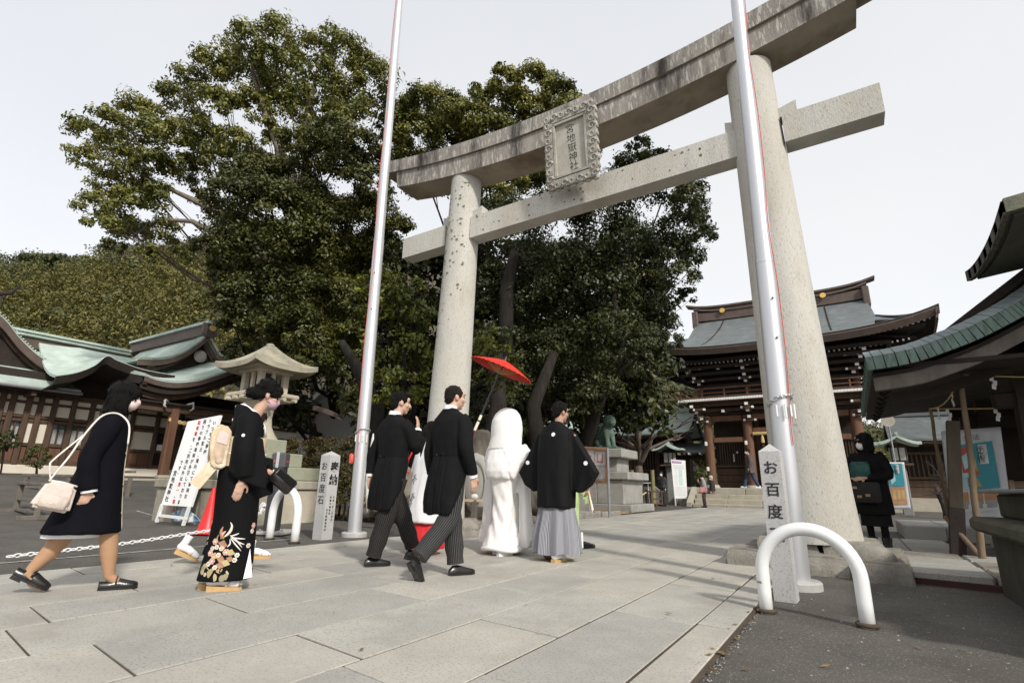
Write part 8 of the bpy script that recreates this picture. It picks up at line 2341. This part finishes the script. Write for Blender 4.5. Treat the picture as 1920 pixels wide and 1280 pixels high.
# ------------------------------------------------------------------ water pavilion on the right
def pavilion():
    root = thing('water_pavilion', (3.4, 10.1, 0), 'dark timber water pavilion with green copper roof edge filling the right side', 'pavilion')
    Y0, Y1 = 7.6, 12.7
    vp = [(.33, 2.385), (.76, 2.43), (1.08, 2.525), (1.39, 2.64), (1.69, 2.79), (1.88, 2.90), (2.25, 3.16), (2.65, 3.5), (3.0, 3.85), (3.35, 4.3)]
    sp = spline([Vector((x, 0, z)) for x, z in vp], 8)
    def C(u):
        t = u * (len(sp) - 1); i = min(int(t), len(sp) - 2); return sp[i].lerp(sp[i + 1], t - i)
    xr = sp[-1].x
    for s in (0, 1):
        X = (lambda x: x) if s == 0 else (lambda x: 2 * xr - x)
        mb = MB(); mb.sheet(lambda u, v: (X(C(u).x), Y0 + .12 + (Y1 - Y0 - .24) * v, C(u).z + .02), 40, 6, .09); mb.build('roof_slope', copper_gable, root, smooth=50)
        mb = MB(); mb.sheet(lambda u, v: (X(C(u).x + .06), Y0 + .2 + (Y1 - Y0 - .4) * v, C(u).z - .16), 30, 2, .05); mb.build('soffit', wood_black, root)
    # copper verge: face panels and sloping top panels, each its own piece
    n = 38; pan_top = copper_gable
    blue = M('blue_green_copper', (.17, .205, .205), .6, .15, 5, .25, 25, stain=(.26, .31, .305), stain_scale=2.2, stain_amt=.6)
    for k in range(n):
        u0, u1 = k / n + .0012, (k + 1) / n - .0012
        a, b = C(u0), C(u1); d = (b - a).normalized(); nn = Vector((-d.z, 0, d.x))
        f = lambda p, y, h: Vector((p.x, y, p.z)) + nn * h
        mb = MB(); mb.prism([f(a, Y0, -.15), f(b, Y0, -.15), f(b, Y0, 0), f(a, Y0, 0)], (0, .05 + .003 * (k % 2), 0)); mb.build('verge_panel', copper_gable, root)
        mb = MB(); mb.prism([f(a, Y0 + .005, .004), f(b, Y0 + .005, .004), f(b, Y0 + .30, .13), f(a, Y0 + .30, .13)], nn * (.012 + .003 * (k % 2))); mb.build('verge_cap', blue, root)
    for k in range(26):
        y0, y1 = Y0 + .02 + (Y1 - Y0) * k / 26, Y0 + .02 + (Y1 - Y0) * (k + 1) / 26 - .01
        z = lambda y: C(0).z + .02 * ((y - 10.1) / 2.5) ** 2
        mb = MB(); mb.prism([(.33 + .006 * (k % 2), y0, z(y0) - .15), (.33 + .006 * (k % 2), y1, z(y1) - .15), (.33 + .006 * (k % 2), y1, z(y1)), (.33 + .006 * (k % 2), y0, z(y0))], (.06, 0, 0)); mb.build('eave_panel', copper_gable, root)
    # barge board and eave beams below
    mb = MB(); mb.sheet(lambda u, v: (C(u).x + .06, Y0 + .22, C(u).z - .20 - .17 * v), 40, 1, .09, (0, 1, 0)); mb.build('barge_board', wood_grey, root)
    mb = MB(); mb.sheet(lambda u, v: (C(u).x + .25, Y0 + .75, C(u).z - .33 - .12 * v), 30, 1, .1, (0, 1, 0)); mb.build('barge_board', wood_black, root)
    for y in np.linspace(Y0 + .5, Y1 - .4, 9):
        mb = MB(); mb.beam((.5, y, 2.15), (3.2, y, 4.2), .08, .1); mb.build('rafter', wood_black, root)
    for y in (8.9, 11.4):
        for x in (1.95, 4.75):
            mb = MB(); mb.beam((x - .05 if x < 3 else x + .05, y, 0), (x + .06 if x < 3 else x - .06, y, 2.55), .24, .24, (0, 1, 0)); mb.build('post', wood_black, root)
            mb = MB(); mb.bb((x, y, .08), (.42, .42, .2), .03); mb.build('post_base', step_stone, root)
        mb = MB(); mb.bb((3.35, y, 2.5), (3.6, .2, .26), .02); mb.build('tie_beam', wood_black, root)
        mb = MB(); mb.bb((3.35, y, 1.95), (3.4, .14, .2), .02); mb.build('tie_beam', wood_black, root)
    for x in (1.95, 4.75):
        mb = MB(); mb.bb((x, 10.15, 2.42), (.2, 4.6, .24), .02); mb.build('side_beam', wood_black, root)
    mb = MB(); mb.bb((1.55, 8.9, 2.45), (.5, .16, .16), .02); mb.build('bracket', wood_grey, root)
    mb = MB(); mb.box((3.35, 10.15, 2.30), (5.8, 4.7, .05)); mb.build('ceiling', wood_black, root)
    mb = MB(); mb.prism([(.55, Y0 + .5, 2.33)] + [(C(u).x + .1, Y0 + .5, C(u).z - .2) for u in np.linspace(.03, 1, 20)] + [(2 * xr - .55, Y0 + .5, 2.33)], (0, .06, 0)); mb.build('gable_infill', wood_black, root)
    mb = MB(); mb.box((3.6, 12.4, 1.7), (3.9, .06, 1.3)); mb.build('back_screen', wood_black, root)
    # raised upper roof
    def up_(u, v): return (1.6 + 3.6 * u, 6.48 + 2.02 * v, 3.35 + .11 * abs(2 * v - 1) ** 2.2 + .45 * u)
    mb = MB(); mb.sheet(lambda u, v: (up_(u, v)[0], up_(u, v)[1], up_(u, v)[2] + .14), 10, 14, .12); mb.build('upper_roof', M('sooty_copper', (.085, .08, .062), .8, .3, 8, .4), root, smooth=40)
    mb = MB(); mb.sheet(lambda u, v: (up_(u, v)[0] + .09, 6.55 + 1.88 * v, up_(u, v)[2] + .015), 10, 14, .03); mb.build('upper_soffit', M('grimy_copper', (.06, .062, .045), .8, .25, 4, .3), root, smooth=40)
    for k in range(14):
        v0, v1 = k / 14, (k + 1) / 14 - .006; o = .005 * (k % 2)
        mb = MB(); mb.prism([(1.6 - o, up_(0, v0)[1], up_(0, v0)[2]), (1.6 - o, up_(0, v1)[1], up_(0, v1)[2]), (1.6 - o, up_(0, v1)[1], up_(0, v1)[2] + .13), (1.6 - o, up_(0, v0)[1], up_(0, v0)[2] + .13)], (.05, 0, 0)); mb.build('upper_eave_panel', M('sooty_copper', (.085, .08, .062), .8, .3, 8, .4), root)
    mb = MB(); mb.prism([(1.62 + .0, 6.46, 3.47), (5.2, 6.46, 3.92), (5.2, 6.46, 4.07), (1.62, 6.46, 3.62)], (0, .05, 0)); mb.build('upper_verge', M('lichened_copper', (.15, .15, .11), .9, .3, 14, .5), root)
    for x in (3.0, 4.4):
        mb = MB(); mb.bb((x, 7.9, 3.6), (.16, .16, 1.6), .01); mb.build('upper_post', wood_black, root)
pavilion()

def stakes():
    up = Vector((0, 0, 1))
    ob = []
    for nm, a, b, r0, r1, lb in (('leaning_pole', G(1790, 1036), onY(1743, 766, 9.3), .026, .020, 'thin leaning pole on the left of the rope frame by the pavilion'), ('leaning_pole', G(1843, 1062), onY(1801, 702, 8.5), .038, .028, 'thicker leaning pole reaching up to the top rope by the pavilion')):
        root = thing(nm, a, lb, 'pole', 'rustic poles holding ropes'); mb = MB()
        mb.tube([a.lerp(b, t) + Vector((mnoise.noise(Vector((t * 5, r0 * 99, 0))) * .02, 0, 0)) for t in np.linspace(-.02, 1, 12)], [r0 + (r1 - r0) * t for t in np.linspace(0, 1, 12)], 9); mb.build('pole', M('rustic_pole', (.16, .115, .075), .85, .25, 6, .5, 25, stretch=(2, 2, .4)), root, smooth=50)
        ob.append(b)
    p = G(1797, 1053); tpp = onY(1786, 790, p.y + .1); root = thing('square_post', p, 'dark square timber post between the two leaning poles', 'post')
    mb = MB(); mb.beam(p - up * .02, p.lerp(tpp, .37), .15, .15, (0, 1, 0)); mb.build('lower_post', wood_black, root); mb = MB(); mb.beam(p.lerp(tpp, .37), tpp, .13, .13, (0, 1, 0)); mb.build('upper_post', M('brown_post', (.075, .06, .042), .85, .25, 4, .3, 25, stretch=(2, 2, .3)), root)
    a, b = D(1772, 968, 6.6), G(1852, 1060); root = thing('brace_pole', b, 'short diagonal brace crossing low behind the square post', 'brace'); mb = MB(); mb.tube([a, b], [.028, .034], 8); mb.build('brace', MATS['rustic_pole'], root, smooth=50)
    for k, (s, e, sag, lb) in enumerate(((ob[0], onY(2100, 752, 8.7), .03, 'lower straw rope strung level from the thin leaning pole'), (ob[1], onY(2100, 702, 8.3), .03, 'upper straw rope strung from the thick leaning pole'), (ob[1], ob[0], .12, 'short sagging straw rope joining the two leaning poles'))):
        root = thing('straw_rope', s, lb, 'rope', 'straw ropes on the poles'); mb = MB()
        P_ = [s.lerp(e, t) - up * sag * math.sin(t * 3.14) for t in np.linspace(0, 1, 21)]; mb.tube(P_, .0085, 6); mb.build('rope', straw, root, smooth=True)
        for tix, t in enumerate(((.10, .38), (.2,), (.3, .75))[k]):
            c = s.lerp(e, t) - up * sag * math.sin(t * 3.14); dx = (e - s).normalized(); w_ = .035
            zz = MB(); x = 0
            for q in range(3):
                zz.prism([c + dx * (x) + up * (-.05 * q), c + dx * (x + w_) + up * (-.05 * q - .01), c + dx * (x + w_ - .008) + up * (-.05 * q - .07), c + dx * (x - .008) + up * (-.05 * q - .06)], Vector((.002, -.002, 0))); x += (.022 if q % 2 == 0 else -.016)
            solo(zz, 'paper_streamer', M('shide_paper', (.7, .7, .7), .8, .03), (('zigzag paper streamer near the left end of the lower straw rope', 'zigzag paper streamer farther right on the lower straw rope') if k == 0 else ('zigzag paper streamer on the upper straw rope',) if k == 1 else ('upper zigzag paper streamer on the sagging rope between poles', 'lower zigzag paper streamer on the sagging rope between poles'))[tix], 'streamer', 'zigzag paper streamers on the straw ropes')
stakes()

def poster(cs, label, small):
    a, b, c, e = cs; root = thing('poster', (e + c) / 2, label, 'poster')
    n = (b - a).cross(e - a).normalized(); n = n if n.dot(Vector(CAM_O) - a) > 0 else -n
    W_ = lambda u, v: a.lerp(b, u).lerp(e.lerp(c, u), v)
    mb = MB(); mb.sheet(lambda u, v: tuple(W_(u, v) + n * .012 * mnoise.noise(Vector((u * 4 + v * 5, v * 2, 1)))), 16, 20, .006, tuple(-n)); s = mb.build('plastic_sheet', M('clear_sheeted_paper', (.60, .61, .64), .3, .08, 8, .3, 20, spec=.5), root, smooth=True)
    def patch(pts, mat, k=.012, nm='print'):
        m_ = MB(); m_.prism([W_(u, v) + n * k for u, v in pts], n * .002); return m_.build(nm, mat, s)
    teal = M('teal_print', (.055, .30, .36), .5, .06, 3); beige = M('tan_print', (.46, .25, .13), .6, .2, 12); lt = M('pale_cyan_print', (.40, .62, .66), .5); rd = M('coral_print', (.5, .10, .07), .6); wt = M('white_print', (.66, .66, .66), .6); yl = M('ochre_print', (.5, .36, .17), .6)
    if small:
        patch([(.06, .03), (.86, .03), (.86, .52), (.06, .52)], teal); patch([(.06, .53), (.86, .53), (.86, .9), (.06, .9)], beige); patch([(.45, .05), (.66, .05), (.66, .24), (.45, .24)], wt, .015); patch([(.1, .25), (.35, .12), (.4, .4), (.15, .48)], lt, .015)
        for k in range(3): patch([(.15 + .24 * k, .6), (.32 + .24 * k, .6), (.32 + .24 * k, .8), (.15 + .24 * k, .8)], yl, .015)
        text('手水舎', .085, W_(.485, .065) + n * .02, (b - a), (a - e), M('print_black', (.03, .03, .035), .7), s, vertical=True, space=.7)
    else:
        patch([(.30, .16), (.84, .14), (.88, .62), (.30, .62)], teal); patch([(.30, .45), (.50, .45), (.5, .62), (.3, .62)], lt, .015); patch([(.30, .20), (.50, .16), (.54, .36), (.58, .48), (.30, .48)], rd, .014); patch([(.31, .28), (.42, .24), (.44, .38), (.34, .42)], lt, .017); patch([(.44, .2), (.52, .24), (.56, .46), (.46, .36)], yl, .018); patch([(.52, .5), (.6, .6), (.46, .6)], yl, .018)
        patch([(.60, .17), (.74, .17), (.75, .37), (.61, .37)], wt, .017)
        patch([(.12, .63), (.84, .63), (.84, .84), (.12, .84)], wt, .013)
        for k in range(3): patch([(.14 + .235 * k, .64), (.35 + .235 * k, .64), (.35 + .235 * k, .77), (.14 + .235 * k, .77)], beige, .016); patch([(.16 + .235 * k, .74), (.33 + .235 * k, .74), (.33 + .235 * k, .81), (.16 + .235 * k, .81)], M('muted_blue_print', (.3, .33, .36), .6), .018)
        ikb = M('print_black', (.03, .03, .035), .7)
        text('手水舎', .095, W_(.635, .185) + n * .022, (b - a), (a - e), ikb, s, vertical=True, space=.7)
        text('宮地嶽', .05, W_(.40, .50) + n * .022, (b - a), (a - e), ikb, s, vertical=True, space=.8)
        text('作法', .09, W_(.38, .06) + n * .022, (b - a), (a - e), M('grey_lettering', (.2, .2, .22), .7), s)
    for u in (.03, .97):
        mb = MB(); mb.beam(W_(u, 0) - n * .03, W_(u, 1.0) - n * .03, .03, .03); mb.build('batten', wood_grey, root)
poster((onY(1764, 808, 9.7), onY(1876, 800, 9.5), onY(1900, 985, 9.5), onY(1786, 992, 9.7)), 'large plastic covered teal and white poster under the pavilion, behind the poles', False)
poster((onY(1662, 866, 15), onY(1695, 866, 15), onY(1708, 954, 15), onY(1672, 954, 15)), 'smaller teal and tan poster beside the hooded woman’s elbow', True)

def basin():
    root = thing('stone_basin', (1.7, 5.6, 0), 'shade-toned mossy stone water basin cut off by the right edge of the photo', 'basin')
    ms = M('shaded_mossy_stone', (.05, .046, .034), .95, .25, 4, .7, 30, stain=(.02, .022, .012), stain_scale=2.2, stain_amt=.8, stretch=(1, 1, .5))  # body and rim colours lowered to hold the pavilion roof's shade
    mb = MB(); mb.bb((1.86, 5.05, .21), (1.8, 2.5, .56), .03); mb.build('basin_body', ms, root)
    mb = MB(); mb.bb((1.84, 5.1, .545), (1.98, 2.7, .12), .03); mb.build('rim', M('mossy_rim', (.075, .072, .05), .95, .3, 5, .8, 30, stain=(.032, .035, .018), stain_scale=2.5, stain_amt=.7), root)
    mb = MB(); mb.bb((1.98, 5.15, .705), (1.84, 2.4, .2), .02); mb.build('upper_block', ms, root)
    mb = MB(); mb.bb((1.94, 5.2, .822), (1.98, 2.5, .03), .008); mb.build('top_ledge', M('slate_ledge', (.16, .16, .165), .8, .2, 5, .3), root)
basin()

def right_paving():
    rnd = random.Random(14); st = bpy.data.objects['path']
    for x in range(4):
        for y in range(3):
            x0 = .38 + .62 * x; y0 = 6.62 + .72 * y - .09 * x
            mb = MB(); mb.bb((x0 + .3, y0 + .35, .03), (.605, .705, .12), .018, -.02); mb.build('paving_stone', rnd.choice([granite_path3, rough_stone]), st)
    for k in range(3):
        for y in range(4):
            mb = MB(); mb.bb((-.35 + .62 * k, 8.9 + .9 * y, .0), (.605, .885, .05), .012); mb.build('paving_stone', rnd.choice([granite_path, granite_path3]), st)
    mb = MB(); mb.beam((.36, 6.52, .012), (2.8, 6.12, .012), .03, .05); mb.build('red_kerb_edge', M('dull_red_edge', (.055, .022, .02), .8, .2, 8, .3), kind='structure')
    root = thing('stone_platform', (1.9, 13.6, 0), 'low flat stone platform in front of the right cloister steps', 'platform')
    for k in range(4):
        mb = MB(); mb.bb((1.0 + .62 * k, 13.6, .11), (.612, 2.4, .26), .02); mb.build('platform_slab', granite_path3, root)
right_paving()

def speaker():
    c = D(1665, 788, 21.0); root = thing('loudspeaker', c, 'pale round horn loudspeaker mounted above the hooded woman', 'loudspeaker')
    f = (Vector(CAM_O) - c).normalized(); f = (f + Vector((0, 0, -.15))).normalized()
    mb = MB(); mb.tube([c - f * .32, c - f * .2, c - f * .05, c + f * .04, c + f * .05, c + f * .02, c - f * .1], [.06, .075, .13, .225, .235, .2, .06], 28); mb.build('horn', M('cream_horn', (.58, .53, .45), .6), root, smooth=40)
    mb = MB(); mb.tube([c - f * .16, c + f * .015], [.07, .05], 14); mb.build('horn_centre', M('dark_horn', (.08, .07, .06), .6), root, smooth=40)
    mb = MB(); mb.tube([(c - f * .25), (c - f * .25) - Vector((0, 0, 3.2))], .03, 8); mb.build('mast', grey_metal, root)
speaker()

# --- grit, small stones and fallen leaves lying on the ground near the camera
def litter():
    rnd = random.Random(77)
    mb = MB()
    def pebble(x, y, z, r):
        a0 = rnd.uniform(0, 6.28)
        base = [(x + r * math.cos(a0 + k * 1.257) * rnd.uniform(.7, 1.2), y + r * math.sin(a0 + k * 1.257) * rnd.uniform(.7, 1.2), z) for k in range(5)]
        mb.add(base + [(x, y, z + r * rnd.uniform(.5, .9))], [(k, (k + 1) % 5, 5) for k in range(5)])
    for i in range(1500):
        x, y = rnd.uniform(-.66, 1.9), 1.6 + 5.0 * rnd.random() ** .8
        if x > .8 and y > 3.6: continue
        pebble(x, y, ground_z(x, y) - .001, rnd.uniform(.002, .006) if rnd.random() < .95 else rnd.uniform(.007, .013))
    for i in range(700):
        y = rnd.uniform(.6, 7); x = -.68 + rnd.uniform(-.02, .05); pebble(x, y, -.012, rnd.uniform(.002, .007))
    for i in range(700):
        x, y = rnd.uniform(-12, -6.25), rnd.uniform(1.5, 8); pebble(x, y, ground_z(x, y) - .001, rnd.uniform(.003, .008))
    mb.build('grit', M('pale_grit', (.24, .22, .19), .9, .5, 60), kind='stuff')
    tag(bpy.data.objects['grit'], 'fine pale grit and small stones scattered over the asphalt', 'gravel')
    vs = []
    for i in range(130):
        if rnd.random() < .4: x, y, z = rnd.uniform(-.6, 1.6), rnd.uniform(2.0, 6.4), -.012
        elif rnd.random() < .6: x, y, z = -.68 + rnd.uniform(-.05, .06), rnd.uniform(1, 7), .004
        else: x, y, z = rnd.uniform(-6.0, -.9), rnd.uniform(1.2, 9), .008
        if x > .8 and y > 3.6: continue
        a = rnd.uniform(0, 6.28); L = rnd.uniform(.012, .032); t = Vector((math.cos(a), math.sin(a), rnd.uniform(-.1, .3))); b = Vector((-t.y, t.x, rnd.uniform(-.2, .2))); c = Vector((x, y, z + .004))
        for q in (c - t * L, c + b * L * .4, c + t * L, c - b * L * .4): vs.append(tuple(q))
    tag(leaf_mesh('fallen_leaves', np.array(vs), leafmat('dead_leaf', (.10, .06, .025), (.30, .21, .10), .8, .05), kind='stuff'), 'few small dry brown leaves lying on the slabs and asphalt', 'leaves')
litter()
